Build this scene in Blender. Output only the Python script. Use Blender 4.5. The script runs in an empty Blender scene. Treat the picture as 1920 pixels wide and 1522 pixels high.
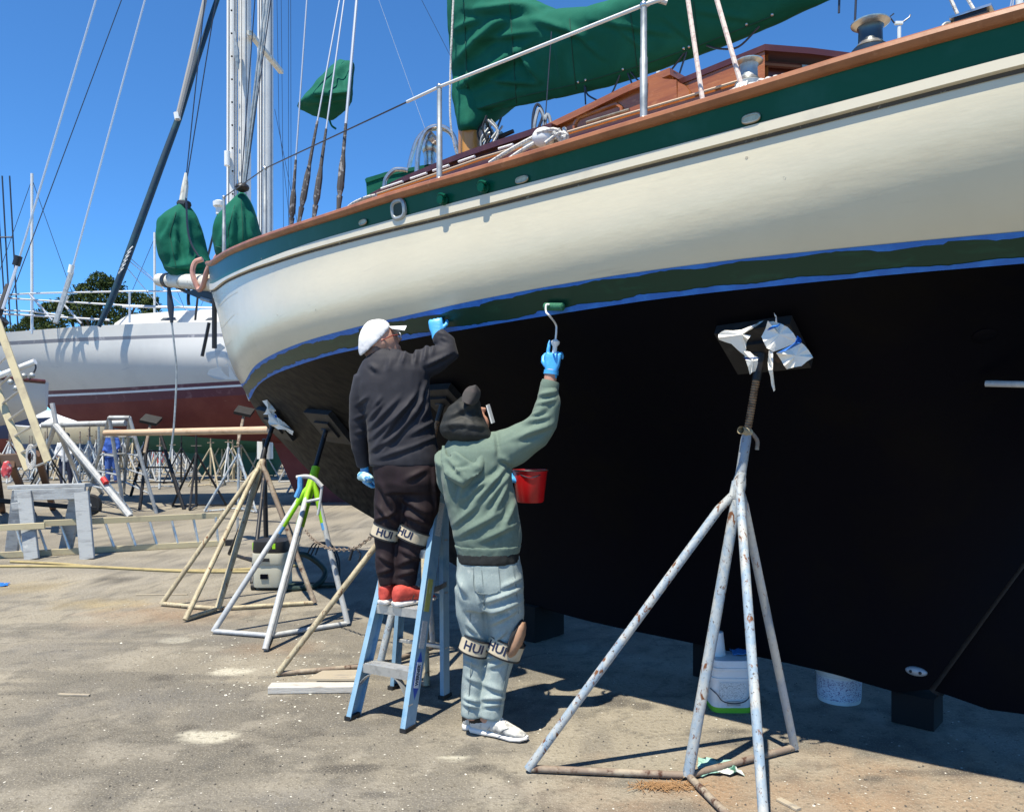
import bpy, bmesh, math, random
import numpy as np
from mathutils import Vector, Matrix, noise
random.seed(7); np.random.seed(7)
R = math.radians
sc = bpy.context.scene
COL = sc.collection

# ---------------------------------------------------------------- camera
FPX, HOR, CZ = 1450.0, 815.0, 1.5          # focal length in photo pixels, horizon row, eye height
cam_d = bpy.data.cameras.new('camera'); cam = bpy.data.objects.new('camera', cam_d); COL.objects.link(cam)
cam.location = (0, 0, CZ); cam.rotation_euler = (R(90), 0, 0)
cam_d.sensor_fit = 'HORIZONTAL'; cam_d.sensor_width = 36; cam_d.lens = 36*FPX/1920
cam_d.shift_y = (HOR-761)/1920; cam_d.clip_start = 0.05; cam_d.clip_end = 2000
sc.camera = cam
# ---------------------------------------------------------------- sky, sun, exposure
SUN = Vector((-0.20, -0.35, 1.0)).normalized()
w = bpy.data.worlds.new('World'); sc.world = w; w.use_nodes = True
nt = w.node_tree; nt.nodes.clear()
sky = nt.nodes.new('ShaderNodeTexSky'); sky.sky_type = 'NISHITA'; sky.sun_disc = False
sky.sun_elevation = math.asin(SUN.z); sky.sun_rotation = math.atan2(SUN.x, SUN.y)
sky.altitude = 0; sky.air_density = 0.7; sky.dust_density = 0.0; sky.ozone_density = 8.0
bg = nt.nodes.new('ShaderNodeBackground'); bg.inputs['Strength'].default_value = 0.105
wo = nt.nodes.new('ShaderNodeOutputWorld')
tint = nt.nodes.new('ShaderNodeMix'); tint.data_type = 'RGBA'; tint.blend_type = 'MULTIPLY'; tint.inputs['Factor'].default_value = 1.0
tint.inputs['B'].default_value = (0.70, 1.16, 1.36, 1)          # the deep clear blue of the whole sky
nt.links.new(sky.outputs[0], tint.inputs['A']); nt.links.new(tint.outputs['Result'], bg.inputs[0]); nt.links.new(bg.outputs[0], wo.inputs[0])
sun_d = bpy.data.lights.new('sun', 'SUN'); sun_d.energy = 5.0; sun_d.angle = R(0.5); sun_d.color = (1.0, 0.925, 0.775)
sun = bpy.data.objects.new('sun', sun_d); COL.objects.link(sun)
sun.rotation_euler = (-SUN).to_track_quat('-Z', 'Y').to_euler(); sun.location = (-4, -8, 20)
sc.view_settings.view_transform = 'Standard'; sc.view_settings.look = 'None'
sc.view_settings.gamma = 1.0; sc.view_settings.exposure = 0.72; sc.view_settings.use_curve_mapping = False
sc.render.engine = 'CYCLES'

# ---------------------------------------------------------------- geometry helpers
def P(px, py, Y):
    """the world point that the photo shows at (px,py) when it stands Y metres away"""
    return Vector(((px-960)/FPX*Y, Y, CZ+(HOR-py)/FPX*Y))
def G(px, py, z=0.0):
    return P(px, py, FPX*(CZ-z)/(py-HOR))
def proj(p):
    return 960+FPX*p[0]/p[1], HOR-FPX*(p[2]-CZ)/p[1]

def frame(d):
    d = Vector(d).normalized()
    a = Vector((0, 0, 1)) if abs(d.z) < 0.92 else Vector((1, 0, 0))
    x = d.cross(a).normalized(); y = x.cross(d).normalized()
    return x, y, d

class MB:
    def __init__(s): s.v = []; s.f = []
    def add(s, vs, fs):
        o = len(s.v); s.v += [tuple(p) for p in vs]; s.f += [tuple(i+o for i in f) for f in fs]; return s
    def box(s, c, size, rot=None):
        c = Vector(c); hx, hy, hz = [k/2 for k in size]
        m = rot if rot is not None else Matrix.Identity(3)
        vs = [c+m@Vector((x*hx, y*hy, z*hz)) for x in (-1, 1) for y in (-1, 1) for z in (-1, 1)]
        return s.add(vs, [(0,1,3,2),(4,6,7,5),(0,4,5,1),(2,3,7,6),(0,2,6,4),(1,5,7,3)])
    def beam(s, p0, p1, wd, ht, up=(0,0,1)):
        """bar of rectangular section: wd across, ht along `up`"""
        p0 = Vector(p0); p1 = Vector(p1); d = (p1-p0).normalized(); up = Vector(up)
        x = d.cross(up).normalized(); y = x.cross(d).normalized()
        b = min(wd, ht)*0.12
        prof = [(-wd/2+b,-ht/2),(wd/2-b,-ht/2),(wd/2,-ht/2+b),(wd/2,ht/2-b),(wd/2-b,ht/2),(-wd/2+b,ht/2),(-wd/2,ht/2-b),(-wd/2,-ht/2+b)]
        rings = [[q+x*a+y*c for a, c in prof] for q in (p0, p1)]
        return s.rings(rings, True)
    def rings(s, rings, cap=True, closed=True, loop=False):
        n = len(rings[0]); vs = [p for r in rings for p in r]; fs = []
        m = len(rings)
        for i in range(m if loop else m-1):
            j = (i+1) % m
            for k in range(n if closed else n-1):
                l = (k+1) % n
                fs.append((i*n+k, i*n+l, j*n+l, j*n+k))
        if cap and not loop:
            fs.append(tuple(range(n))[::-1]); fs.append(tuple((m-1)*n+k for k in range(n)))
        return s.add(vs, fs)
    def tube(s, pts, r, n=10, cap=True, flat=1.0):
        pts = [Vector(p) for p in pts]; m = len(pts)
        rs = r if isinstance(r, (list, tuple)) else [r]*m
        d0 = (pts[1]-pts[0]).normalized(); x, y, _ = frame(d0); rings = []
        for i in range(m):
            if i == 0: d = pts[1]-pts[0]
            elif i == m-1: d = pts[-1]-pts[-2]
            else: d = (pts[i+1]-pts[i]).normalized()+(pts[i]-pts[i-1]).normalized()
            d = d.normalized() if d.length > 1e-9 else d0
            x = (x-d*x.dot(d)).normalized(); y = d.cross(x).normalized()
            rings.append([pts[i]+(x*math.cos(a)+y*math.sin(a)*flat)*rs[i] for a in [2*math.pi*k/n for k in range(n)]])
        return s.rings(rings, cap)
    def lathe(s, p, d, prof, n=20, cap=True):
        """prof: list of (radius, height along d)"""
        p = Vector(p); x, y, d = frame(d)
        rings = [[p+d*h+(x*math.cos(a)+y*math.sin(a))*max(r, 1e-4) for a in [2*math.pi*k/n for k in range(n)]] for r, h in prof]
        return s.rings(rings, cap)
    def ball(s, c, r, n=12, m=8, rot=None):
        c = Vector(c); r = r if isinstance(r, (tuple, list)) else (r, r, r)
        mt = rot if rot is not None else Matrix.Identity(3)
        rings = []
        for i in range(m+1):
            t = math.pi*i/m; t = min(max(t, 0.02), math.pi-0.02)
            rings.append([c+mt@Vector((r[0]*math.sin(t)*math.cos(a), r[1]*math.sin(t)*math.sin(a), r[2]*math.cos(t))) for a in [2*math.pi*k/n for k in range(n)]])
        return s.rings(rings, True)
    def grid(s, rows):
        """open sheet through rows of points"""
        return s.rings(rows, False, False)
    def slab(s, poly, off):
        """thick sheet: polygon extruded by vector off"""
        n = len(poly); poly = [Vector(p) for p in poly]; off = Vector(off)
        vs = poly+[p+off for p in poly]
        fs = [tuple(range(n))[::-1], tuple(range(n, 2*n))]+[(i, (i+1) % n, n+(i+1) % n, n+i) for i in range(n)]
        return s.add(vs, fs)
    def shell(s, rows, th):
        """grid of points given thickness along its normals"""
        a = [[Vector(p) for p in r] for r in rows]; m, n = len(a), len(a[0]); b = []
        for i in range(m):
            r = []
            for j in range(n):
                du = a[min(i+1, m-1)][j]-a[max(i-1, 0)][j]; dv = a[i][min(j+1, n-1)]-a[i][max(j-1, 0)]
                nn = du.cross(dv); nn = nn.normalized() if nn.length > 1e-12 else Vector((0, 0, 1))
                r.append(a[i][j]+nn*th)
            b.append(r)
        vs = [p for r in a for p in r]+[p for r in b for p in r]; o = m*n; fs = []
        for i in range(m-1):
            for j in range(n-1):
                q = (i*n+j, i*n+j+1, (i+1)*n+j+1, (i+1)*n+j)
                fs.append(q); fs.append(tuple(o+k for k in q)[::-1])
        for i in range(m-1):
            for j in (0, n-1):
                q = (i*n+j, (i+1)*n+j, o+(i+1)*n+j, o+i*n+j); fs.append(q if j else q[::-1])
        for j in range(n-1):
            for i in (0, m-1):
                q = (i*n+j, i*n+j+1, o+i*n+j+1, o+i*n+j); fs.append(q[::-1] if i else q)
        return s.add(vs, fs)
    def mesh(s, name, org=(0,0,0)):
        me = bpy.data.meshes.new(name); o = Vector(org)
        me.from_pydata([(p[0]-o.x, p[1]-o.y, p[2]-o.z) for p in s.v], [], s.f); return me
    def build(s, name, mat, parent=None, smooth=40, fixn=True, org=None):
        if parent is not None:
            root = parent
            while root.parent: root = root.parent
            og = Vector(root['_o']) if '_o' in root else root.location.copy()
        elif org is not None: og = Vector(org)
        else:
            a = np.array(s.v); og = Vector(((a[:,0].min()+a[:,0].max())/2, (a[:,1].min()+a[:,1].max())/2, a[:,2].min()))
        me = s.mesh(name, og)
        if fixn:
            bm = bmesh.new(); bm.from_mesh(me); bmesh.ops.recalc_face_normals(bm, faces=bm.faces); bm.to_mesh(me); bm.free()
        if smooth:
            me.polygons.foreach_set('use_smooth', [True]*len(me.polygons)); me.set_sharp_from_angle(angle=R(smooth))
        me.materials.append(mat)
        o = bpy.data.objects.new(name, me); COL.objects.link(o)
        if parent is not None: o.parent = parent
        else: o.location = og
        return o

def tag(o, label, cat, group=None):
    o['label'] = label; o['category'] = cat
    if group: o['group'] = group
    return o
def thing(name, label, cat, loc, group=None):
    o = bpy.data.objects.new(name, None); COL.objects.link(o); o.location = Vector(loc); o.empty_display_size = 0.1
    return tag(o, label, cat, group)
def dup(root, loc, rz=0.0, scale=1.0, label=None):
    r = root.copy(); COL.objects.link(r); r.location = Vector(loc); r.rotation_euler = (0, 0, rz); r.scale = (scale,)*3 if not isinstance(scale, tuple) else scale
    if label: r['label'] = label
    for ch in root.children:
        c = ch.copy(); COL.objects.link(c); c.parent = r
        for g in ch.children:
            d = g.copy(); COL.objects.link(d); d.parent = c
    return r
def curve(pts, n=8):
    """Catmull-Rom through 3-D points"""
    pts = [Vector(p) for p in pts]; out = []
    q = [2*pts[0]-pts[1]]+pts+[2*pts[-1]-pts[-2]]
    for i in range(1, len(q)-2):
        for k in range(n):
            t = k/n; a, b, c, d = q[i-1], q[i], q[i+1], q[i+2]
            out.append(0.5*((2*b)+(c-a)*t+(2*a-5*b+4*c-d)*t*t+(3*b-a-3*c+d)*t**3))
    out.append(pts[-1]); return out

# ---------------------------------------------------------------- materials
def mat(name, col, rough=0.6, metal=0.0, layers=(), bump=(), spec=0.5, coat=0.0, sheen=0.0, sub=0.0, stretch=None):
    """layers: (colour, scale, lo, hi[, detail, distortion, stretch]) noise-masked colours; bump: (scale, strength, distance[, stretch])"""
    m = bpy.data.materials.new(name); m.use_nodes = True; t = m.node_tree; n = t.nodes; L = t.links
    b = n['Principled BSDF']; b.inputs['Roughness'].default_value = rough; b.inputs['Metallic'].default_value = metal
    b.inputs['Specular IOR Level'].default_value = spec
    b.inputs['Coat Weight'].default_value = coat; b.inputs['Coat Roughness'].default_value = 0.12
    b.inputs['Sheen Weight'].default_value = sheen
    tc = n.new('ShaderNodeTexCoord')
    def coords(st):
        if not st: return tc.outputs['Object']
        mp = n.new('ShaderNodeMapping'); mp.inputs['Scale'].default_value = st; L.new(tc.outputs['Object'], mp.inputs[0]); return mp.outputs[0]
    last = None
    rgb = n.new('ShaderNodeRGB'); rgb.outputs[0].default_value = (*col, 1); last = rgb.outputs[0]
    for ly in layers:
        c, s, lo, hi = ly[:4]; det = ly[4] if len(ly) > 4 else 5; dis = ly[5] if len(ly) > 5 else 0; st = ly[6] if len(ly) > 6 else stretch
        nz = n.new('ShaderNodeTexNoise'); nz.inputs['Scale'].default_value = s; nz.inputs['Detail'].default_value = det
        nz.inputs['Roughness'].default_value = 0.62; nz.inputs['Distortion'].default_value = dis
        L.new(coords(st), nz.inputs['Vector'])
        mr = n.new('ShaderNodeMapRange'); mr.inputs['From Min'].default_value = lo; mr.inputs['From Max'].default_value = hi
        L.new(nz.outputs['Fac'], mr.inputs['Value'])
        mx = n.new('ShaderNodeMix'); mx.data_type = 'RGBA'; L.new(mr.outputs[0], mx.inputs['Factor'])
        L.new(last, mx.inputs['A']); mx.inputs['B'].default_value = (*c, 1); last = mx.outputs['Result']
    L.new(last, b.inputs['Base Color'])
    nrm = None
    for bp in bump:
        s, stg, ds = bp[:3]; st = bp[3] if len(bp) > 3 else stretch
        nz = n.new('ShaderNodeTexNoise'); nz.inputs['Scale'].default_value = s; nz.inputs['Detail'].default_value = 5
        L.new(coords(st), nz.inputs['Vector'])
        bn = n.new('ShaderNodeBump'); bn.inputs['Strength'].default_value = stg; bn.inputs['Distance'].default_value = ds
        L.new(nz.outputs['Fac'], bn.inputs['Height'])
        if nrm: L.new(nrm, bn.inputs['Normal'])
        nrm = bn.outputs[0]
    if nrm: L.new(nrm, b.inputs['Normal'])
    m['_bsdf'] = 1
    return m

RUST = (0.16, 0.065, 0.028); DRUST = (0.07, 0.03, 0.017)
M = {}
M['cream'] = mat('cream_hull_paint', (0.64, 0.58, 0.43), 0.22, layers=[((0.585,0.53,0.39), 1.3, 0.45, 0.75), ((0.54,0.49,0.37), 3.0, 0.60, 0.78, 8, 0.4, (1,1,6)), ((0.40,0.36,0.28), 22, 0.72, 0.76)], bump=[(2.2, 0.25, 0.02), (8, 0.18, 0.004, (1,1,5)), (60, 0.06, 0.002)], coat=0.0, spec=0.4)
M['strake'] = mat('cream_strake_paint', (0.66, 0.60, 0.46), 0.3, layers=[((0.55,0.50,0.39), 5, 0.55, 0.75)], bump=[(30, 0.08, 0.003)])
M['groove'] = mat('dark_weathered_seam', (0.085, 0.065, 0.045), 0.9, layers=[((0.3,0.27,0.2), 40, 0.62, 0.7)])
M['bgreen'] = mat('glossy_green_bulwark_paint', (0.001, 0.070, 0.040), 0.30, spec=0.15, layers=[((0.008,0.085,0.058), 4, 0.5, 0.7)], bump=[(3, 0.10, 0.006), (40, 0.04, 0.001)])
M['boot'] = mat('wet_green_boot_stripe', (0.003, 0.036, 0.021), 0.35, spec=0.35, layers=[((0.005,0.060,0.034), 5, 0.55, 0.72, 6, 0.6, (1,1,4)), ((0.03,0.06,0.035), 5, 0.70, 0.80, 6, 0.8)], bump=[(25, 0.2, 0.004)])
M['seam'] = mat('hairline_plank_seam', (0.40,0.36,0.27), 0.6)
M['tape'] = mat('blue_masking_tape', (0.012, 0.13, 0.52), 0.55, layers=[((0.02,0.18,0.62), 12, 0.45, 0.65)], bump=[(40, 0.15, 0.002)])
M['bottom'] = mat('black_bottom_paint', (0.0012, 0.0012, 0.0022), 0.55, layers=[((0.0016,0.0020,0.0050), 1.6, 0.5, 0.75, 5, 0.5), ((0.012,0.011,0.009), 6, 0.66, 0.8, 5, 0.5, (1,1,3))], bump=[(14, 0.25, 0.006)], spec=0.12)
M['varnish'] = mat('varnished_mahogany', (0.40, 0.135, 0.035), 0.22, layers=[((0.27,0.08,0.022), 3, 0.4, 0.7, 6, 0.5, (1,1,9)), ((0.46,0.18,0.06), 14, 0.55, 0.7, 4, 0, (1,1,5))], bump=[(30, 0.06, 0.002)], coat=0.5)
M['rail'] = mat('oiled_rail_wood', (0.33, 0.13, 0.055), 0.38, layers=[((0.22,0.08,0.033), 6, 0.4, 0.7), ((0.4,0.18,0.09), 30, 0.6, 0.75)], bump=[(40, 0.12, 0.003)])
M['dkwood'] = mat('dark_stained_wood', (0.075, 0.02, 0.014), 0.3, layers=[((0.11,0.035,0.02), 8, 0.5, 0.7)], coat=0.3)
M['canvas'] = mat('green_acrylic_canvas', (0.0035, 0.098, 0.062), 0.85, layers=[((0.008,0.13,0.085), 3, 0.5, 0.75, 6, 0.5), ((0.05,0.17,0.12), 16, 0.72, 0.8)], bump=[(2.5, 0.5, 0.03), (9, 0.4, 0.012), (300, 0.2, 0.001)], spec=0.2)
M['steel'] = mat('dull_stainless', (0.55, 0.55, 0.54), 0.3, 0.9, layers=[((0.30,0.30,0.29), 12, 0.5, 0.7)])
M['galv'] = mat('weathered_galvanised', (0.42, 0.44, 0.43), 0.5, 0.6, layers=[((0.22,0.24,0.25), 14, 0.45, 0.7)])
M['bronze'] = mat('bronze', (0.40, 0.36, 0.27), 0.38, 0.8, layers=[((0.22,0.2,0.14), 25, 0.5, 0.7)])
M['dark'] = mat('dark_metal', (0.02, 0.02, 0.022), 0.45, 0.3)
M['black'] = mat('black_rubber', (0.012, 0.012, 0.013), 0.6, layers=[((0.03,0.03,0.03), 20, 0.55, 0.7)])
M['white'] = mat('white_paint', (0.74, 0.74, 0.72), 0.35, layers=[((0.62,0.62,0.60), 4, 0.5, 0.75)])
M['rope'] = mat('white_braided_rope', (0.62, 0.60, 0.55), 0.85, layers=[((0.32,0.31,0.30), 90, 0.5, 0.6)], bump=[(120, 0.6, 0.004)])
M['pinkrope'] = mat('sun_bleached_rope', (0.66, 0.56, 0.50), 0.85, layers=[((0.5,0.38,0.34), 60, 0.5, 0.6)])
M['wire'] = mat('rigging_wire', (0.05, 0.055, 0.07), 0.4, 0.5)
M['wirelight'] = mat('bright_rigging_wire', (0.55, 0.57, 0.6), 0.35, 0.4)
M['leather'] = mat('weathered_wrapped_rigging', (0.06, 0.055, 0.055), 0.8, layers=[((0.25,0.24,0.24), 25, 0.55, 0.62)])

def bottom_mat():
    m = mat('black_bottom_paint_bow_bounce', (0.0009,0.0012,0.0036), 0.55, layers=[((0.0035,0.0032,0.003), 1.6, 0.5, 0.75, 5, 0.5)], bump=[(14,0.25,0.006)], spec=0.07)
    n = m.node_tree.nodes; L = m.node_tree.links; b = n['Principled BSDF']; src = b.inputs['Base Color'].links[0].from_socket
    at = n.new('ShaderNodeAttribute'); at.attribute_name = 'bow_bounce'
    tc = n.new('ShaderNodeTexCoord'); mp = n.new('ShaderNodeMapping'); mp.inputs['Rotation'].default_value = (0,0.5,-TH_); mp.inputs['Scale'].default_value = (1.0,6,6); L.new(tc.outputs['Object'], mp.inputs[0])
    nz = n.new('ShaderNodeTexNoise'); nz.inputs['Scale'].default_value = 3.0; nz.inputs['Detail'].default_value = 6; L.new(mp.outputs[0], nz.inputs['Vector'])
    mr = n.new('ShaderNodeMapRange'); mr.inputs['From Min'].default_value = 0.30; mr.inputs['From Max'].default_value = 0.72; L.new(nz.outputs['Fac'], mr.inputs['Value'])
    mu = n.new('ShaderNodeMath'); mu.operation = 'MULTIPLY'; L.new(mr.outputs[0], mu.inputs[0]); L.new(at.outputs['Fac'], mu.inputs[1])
    mx = n.new('ShaderNodeMix'); mx.data_type = 'RGBA'; L.new(mu.outputs[0], mx.inputs['Factor']); L.new(src, mx.inputs['A']); mx.inputs['B'].default_value = (0.050,0.044,0.032,1); L.new(mx.outputs['Result'], b.inputs['Base Color'])  # streaky lighter brown: bounce from the sunlit ground, painted into the bottom colour
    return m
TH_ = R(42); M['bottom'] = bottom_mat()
# ---------------------------------------------------------------- ground
def vnoise(x, y, sc_, octv=4, seed=0):
    """value noise for numpy arrays, 0..1"""
    out = np.zeros_like(x); amp = 1.0; tot = 0.0
    for o in range(octv):
        X = x*sc_*2**o+seed*17.3+o*5.1; Y = y*sc_*2**o+seed*9.7+o*3.3
        xi = np.floor(X); yi = np.floor(Y); fx = X-xi; fy = Y-yi; fx = fx*fx*(3-2*fx); fy = fy*fy*(3-2*fy)
        h = lambda a, b: np.mod(np.sin(a*127.1+b*311.7)*43758.5453, 1.0)
        v = (h(xi, yi)*(1-fx)+h(xi+1, yi)*fx)*(1-fy)+(h(xi, yi+1)*(1-fx)+h(xi+1, yi+1)*fx)*fy
        out += v*amp; tot += amp; amp *= 0.55
    return out/tot
def ground_mat():
    m = bpy.data.materials.new('worn_asphalt_yard'); m.use_nodes = True; t = m.node_tree; n = t.nodes; L = t.links
    b = n['Principled BSDF']; b.inputs['Roughness'].default_value = 0.9; b.inputs['Specular IOR Level'].default_value = 0.2
    tc = n.new('ShaderNodeTexCoord'); co = tc.outputs['Object']
    at = n.new('ShaderNodeAttribute'); at.attribute_name = 'wear'; c = at.outputs['Color']
    def nz(s, det):
        x = n.new('ShaderNodeTexNoise'); x.inputs['Scale'].default_value = s; x.inputs['Detail'].default_value = det; L.new(co, x.inputs['Vector']); return x.outputs['Fac']
    def lay(c, f, lo, hi, to, colr):
        x = n.new('ShaderNodeMapRange'); x.inputs['From Min'].default_value = lo; x.inputs['From Max'].default_value = hi; x.inputs['To Max'].default_value = to; L.new(f, x.inputs['Value'])
        k = n.new('ShaderNodeMix'); k.data_type = 'RGBA'; L.new(x.outputs[0], k.inputs['Factor']); L.new(c, k.inputs['A']); k.inputs['B'].default_value = (*colr, 1); return k.outputs['Result']
    f1 = nz(38, 4); f2 = nz(120, 2)
    c = lay(c, f1, 0.54, 0.72, 0.75, (0.115, 0.102, 0.08))
    c = lay(c, f2, 0.56, 0.70, 0.75, (0.37, 0.335, 0.26))
    c = lay(c, f1, 0.285, 0.265, 1.0, (0.56, 0.54, 0.48))
    L.new(c, b.inputs['Base Color'])
    b1 = n.new('ShaderNodeBump'); b1.inputs['Strength'].default_value = 0.6; b1.inputs['Distance'].default_value = 0.008; L.new(f2, b1.inputs['Height'])
    b2 = n.new('ShaderNodeBump'); b2.inputs['Strength'].default_value = 0.6; b2.inputs['Distance'].default_value = 0.02; L.new(f1, b2.inputs['Height']); L.new(b1.outputs[0], b2.inputs['Normal'])
    L.new(b2.outputs[0], b.inputs['Normal'])
    return m
def axis(lo, hi, a, b, d):
    mid = list(np.arange(a, b, d)); r = []; x, k = b, d
    while x < hi: r.append(x); k *= 1.09; x += k
    r.append(hi); l = []; x, k = a-d, d
    while x > lo: l.append(x); k *= 1.09; x -= k
    l.append(lo); return np.array(l[::-1]+mid+r)
gx = axis(-700, 700, -4.6, 3.4, 0.035); gy = axis(-60, 1200, 2.7, 6.2, 0.03)
GX, GY = np.meshgrid(gx, gy); fxy = (GX.ravel(), GY.ravel())
colr = np.tile(np.array([0.248, 0.222, 0.175]), (len(fxy[0]), 1))
def layc(mask, c, amt=1.0):
    global colr
    k = np.clip(mask, 0, 1)[:, None]*amt; colr = colr*(1-k)+np.array(c)*k
X_, Y_ = fxy
layc((vnoise(X_, Y_, 0.5, 5, 1)-0.45)/0.2, (0.165, 0.150, 0.124), 0.95)
layc((vnoise(X_, Y_, 1.6, 5, 2)-0.52)/0.16, (0.285, 0.255, 0.20), 0.6)
layc((vnoise(X_*0.5, Y_*2.2, 1.5, 5, 3)-0.56)/0.12, (0.125, 0.115, 0.098), 0.75)
layc((vnoise(X_*2.0, Y_*0.7, 2.0, 5, 4)-0.58)/0.12, (0.15, 0.138, 0.118), 0.6)
layc((vnoise(X_, Y_, 7, 3, 5)-0.62)/0.12, (0.105, 0.098, 0.086), 0.65)
layc((vnoise(X_, Y_, 4.5, 4, 8)-0.60)/0.08, (0.33, 0.30, 0.245), 0.35)
layc(1-np.abs(vnoise(X_, Y_, 0.9, 4, 9)-0.5)/0.012, (0.075, 0.07, 0.062), 0.55)
layc(1-np.abs(vnoise(X_, Y_, 0.55, 5, 12)-0.47)/0.007, (0.07, 0.065, 0.058), 0.6)
wob = vnoise(X_, Y_, 6, 4, 6)
def stain(px, py, wpx, hpx, c, amt, soft=0.35):
    p = G(px, py); rx = wpx/2/FPX*p.y; ry = abs(G(px, py-hpx/2).y-G(px, py+hpx/2).y)/2
    d = np.hypot((X_-p.x)/rx, (Y_-p.y)/max(ry, 0.03))+(wob-0.5)*1.7
    layc((1+soft*0.4-d)/(soft*1.4), c, amt)
SAND = (0.29, 0.19, 0.115)
stain(1700, 1495, 1000, 170, SAND, 0.7, 1.1); stain(1360, 1475, 320, 60, SAND, 0.5, 0.9); stain(320, 1150, 260, 46, SAND, 0.5, 0.9); stain(520, 1215, 200, 26, SAND, 0.4, 0.8)
for q in ((1010,1287,50,20),(1145,1310,70,26),(1205,1322,46,14),(1390,1370,60,14),(455,1398,40,16),(590,1375,34,12),(350,1365,34,14),(900,1440,60,16),(660,1440,120,18),(1800,1448,200,18),(1640,1460,80,14),(300,1270,60,16),(230,1085,90,16),(700,1490,160,20)):
    stain(*q, (0.07, 0.064, 0.057), 0.75, 0.35)
for q in ((390,1382,100,18),(360,1376,50,12),(330,1200,50,10),(430,1260,90,14),(540,1260,80,14),(850,1420,60,8)):
    stain(*q, (0.5, 0.47, 0.38), 0.75, 0.35)
for q in ((60,1100,130,22),(190,1132,190,20)): stain(*q, (0.36, 0.27, 0.11), 0.4, 0.8)
for q in ((200,1062,460,26),(430,1185,380,40),(120,1210,300,80),(600,1490,700,60),(260,1320,360,60)): stain(*q, (0.145, 0.138, 0.128), 0.5, 0.9)
gn = len(gx); gq = [(j*gn+i, j*gn+i+1, (j+1)*gn+i+1, (j+1)*gn+i) for j in range(len(gy)-1) for i in range(gn-1)]
gme = bpy.data.meshes.new('ground'); gme.from_pydata(np.stack([X_, Y_, X_*0], 1).tolist(), [], gq)
ga = gme.attributes.new('wear', 'FLOAT_COLOR', 'POINT'); ga.data.foreach_set('color', np.hstack([colr, np.ones((len(colr), 1))]).astype(np.float32).ravel())
gme.materials.append(ground_mat()); g = bpy.data.objects.new('ground', gme); COL.objects.link(g); g['kind'] = 'structure'

# ---------------------------------------------------------------- the green and cream sailboat
HX, HY = 2.15, 4.0                     # heel of the keel on the ground plan
TH = R(42); U = Vector((-math.cos(TH), math.sin(TH), 0)); N = Vector((-math.sin(TH), -math.cos(TH), 0))
S0 = -3.2                              # stern
def BP(s, wd, z): return Vector((HX, HY, 0))+U*s+N*wd+Vector((0, 0, z))
def s_at(px, wd=0.0):
    k = (px-960)/FPX
    bx, by = HX+N.x*wd, HY+N.y*wd
    return (k*by-bx)/(U.x-k*U.y)
CA = [(398,500),(424,481),(470,462),(527,443),(590,423),(653,404),(716,383),(780,364),(885,336),(990,306),(1095,276),(1180,250),(1306,215),(1432,177),(1520,151),(1667,107),(1793,71),(1920,40)]
CB = [(400,533),(433,515),(485,492),(548,468),(611,447),(674,430),(738,412),(780,401),(885,372),(990,345),(1095,318),(1180,297),(1306,264),(1432,231),(1520,208),(1667,169),(1793,135),(1920,101)]
CC = [(401,547),(422,529),(464,510),(506,496),(569,475),(632,458),(695,441),(780,421),(885,396),(990,369),(1095,343),(1180,321),(1306,289),(1432,257),(1520,233),(1667,196),(1793,162),(1920,130)]
CD = [(460,722),(467,699),(480,683),(511,664),(564,642),(616,627),(669,613),(780,588),(885,564),(990,544),(1095,526),(1180,512),(1306,496),(1432,480),(1520,472),(1667,457),(1793,445),(1920,434)]
CE = [(470,750),(477,731),(490,716),(517,700),(564,683),(616,666),(669,655),(780,633),(885,615),(990,597),(1095,581),(1180,567),(1306,551),(1432,538),(1520,529),(1667,515),(1793,504),(1920,494)]
def half(W, sm, sb, p, q, aft, ap=2.0):
    def f(s):
        if s >= sm:
            x = min((s-sm)/(sb-sm), 1.0); return W*max(1-x**p, 0)**q
        x = (sm-s)/(sm-S0); return W*(1-(1-aft)*x**ap)
    return f
SA, SB, SC, SD, SE = [s_at(c[0][0]) for c in (CA, CB, CC, CD, CE)]
WA = half(1.62, 1.4, SA, 2.35, 1.0, 0.60)
WB = half(1.60, 1.4, SB, 2.35, 1.0, 0.60)
WC = half(1.595, 1.4, SC, 2.35, 1.0, 0.60)
WD = half(1.53, 1.5, SD, 2.4, 1.0, 0.22, 2.0)
WE = half(1.45, 1.5, SE, 2.3, 1.0, 0.15, 2.0)
def zfit(curv, W, sb, deg=6):
    """height of a hull line along s, read off its place in the photo"""
    xs = np.array([c[0] for c in curv], float); ys = np.array([c[1] for c in curv], float)
    ss = np.linspace(-0.55, sb, 160); zz = []
    keep = []
    for s in ss:
        p = BP(s, W(s), 0); px = 960+FPX*p.x/p.y
        if px < xs[0]-0.01 or px > 1925: continue
        py = np.interp(px, xs, ys); zz.append(CZ+(HOR-py)/FPX*p.y); keep.append(s)
    keep = np.array(keep); zz = np.array(zz); s_lo = keep[0]
    grid_ = np.linspace(s_lo, sb, 240); zg = np.interp(grid_, keep, zz)
    k = np.exp(-0.5*(np.arange(-12, 13)/6.0)**2); k /= k.sum()
    pad = np.concatenate([2*zg[0]-zg[12:0:-1], zg, 2*zg[-1]-zg[-2:-14:-1]]); zg = np.convolve(pad, k, 'valid')
    d0 = (np.interp(s_lo+0.7, grid_, zg)-zg[0])/0.7
    def z(s):
        if s < s_lo:
            x = s_lo-s; return float(zg[0]-d0*x*0.6+0.018*x*x)
        return float(np.interp(s, grid_, zg))
    return z
ZA, ZB, ZC, ZD, ZE = zfit(CA, WA, SA), zfit(CB, WB, SB), zfit(CC, WC, SC), zfit(CD, WD, SD, 7), zfit(CE, WE, SE, 7)
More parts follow.
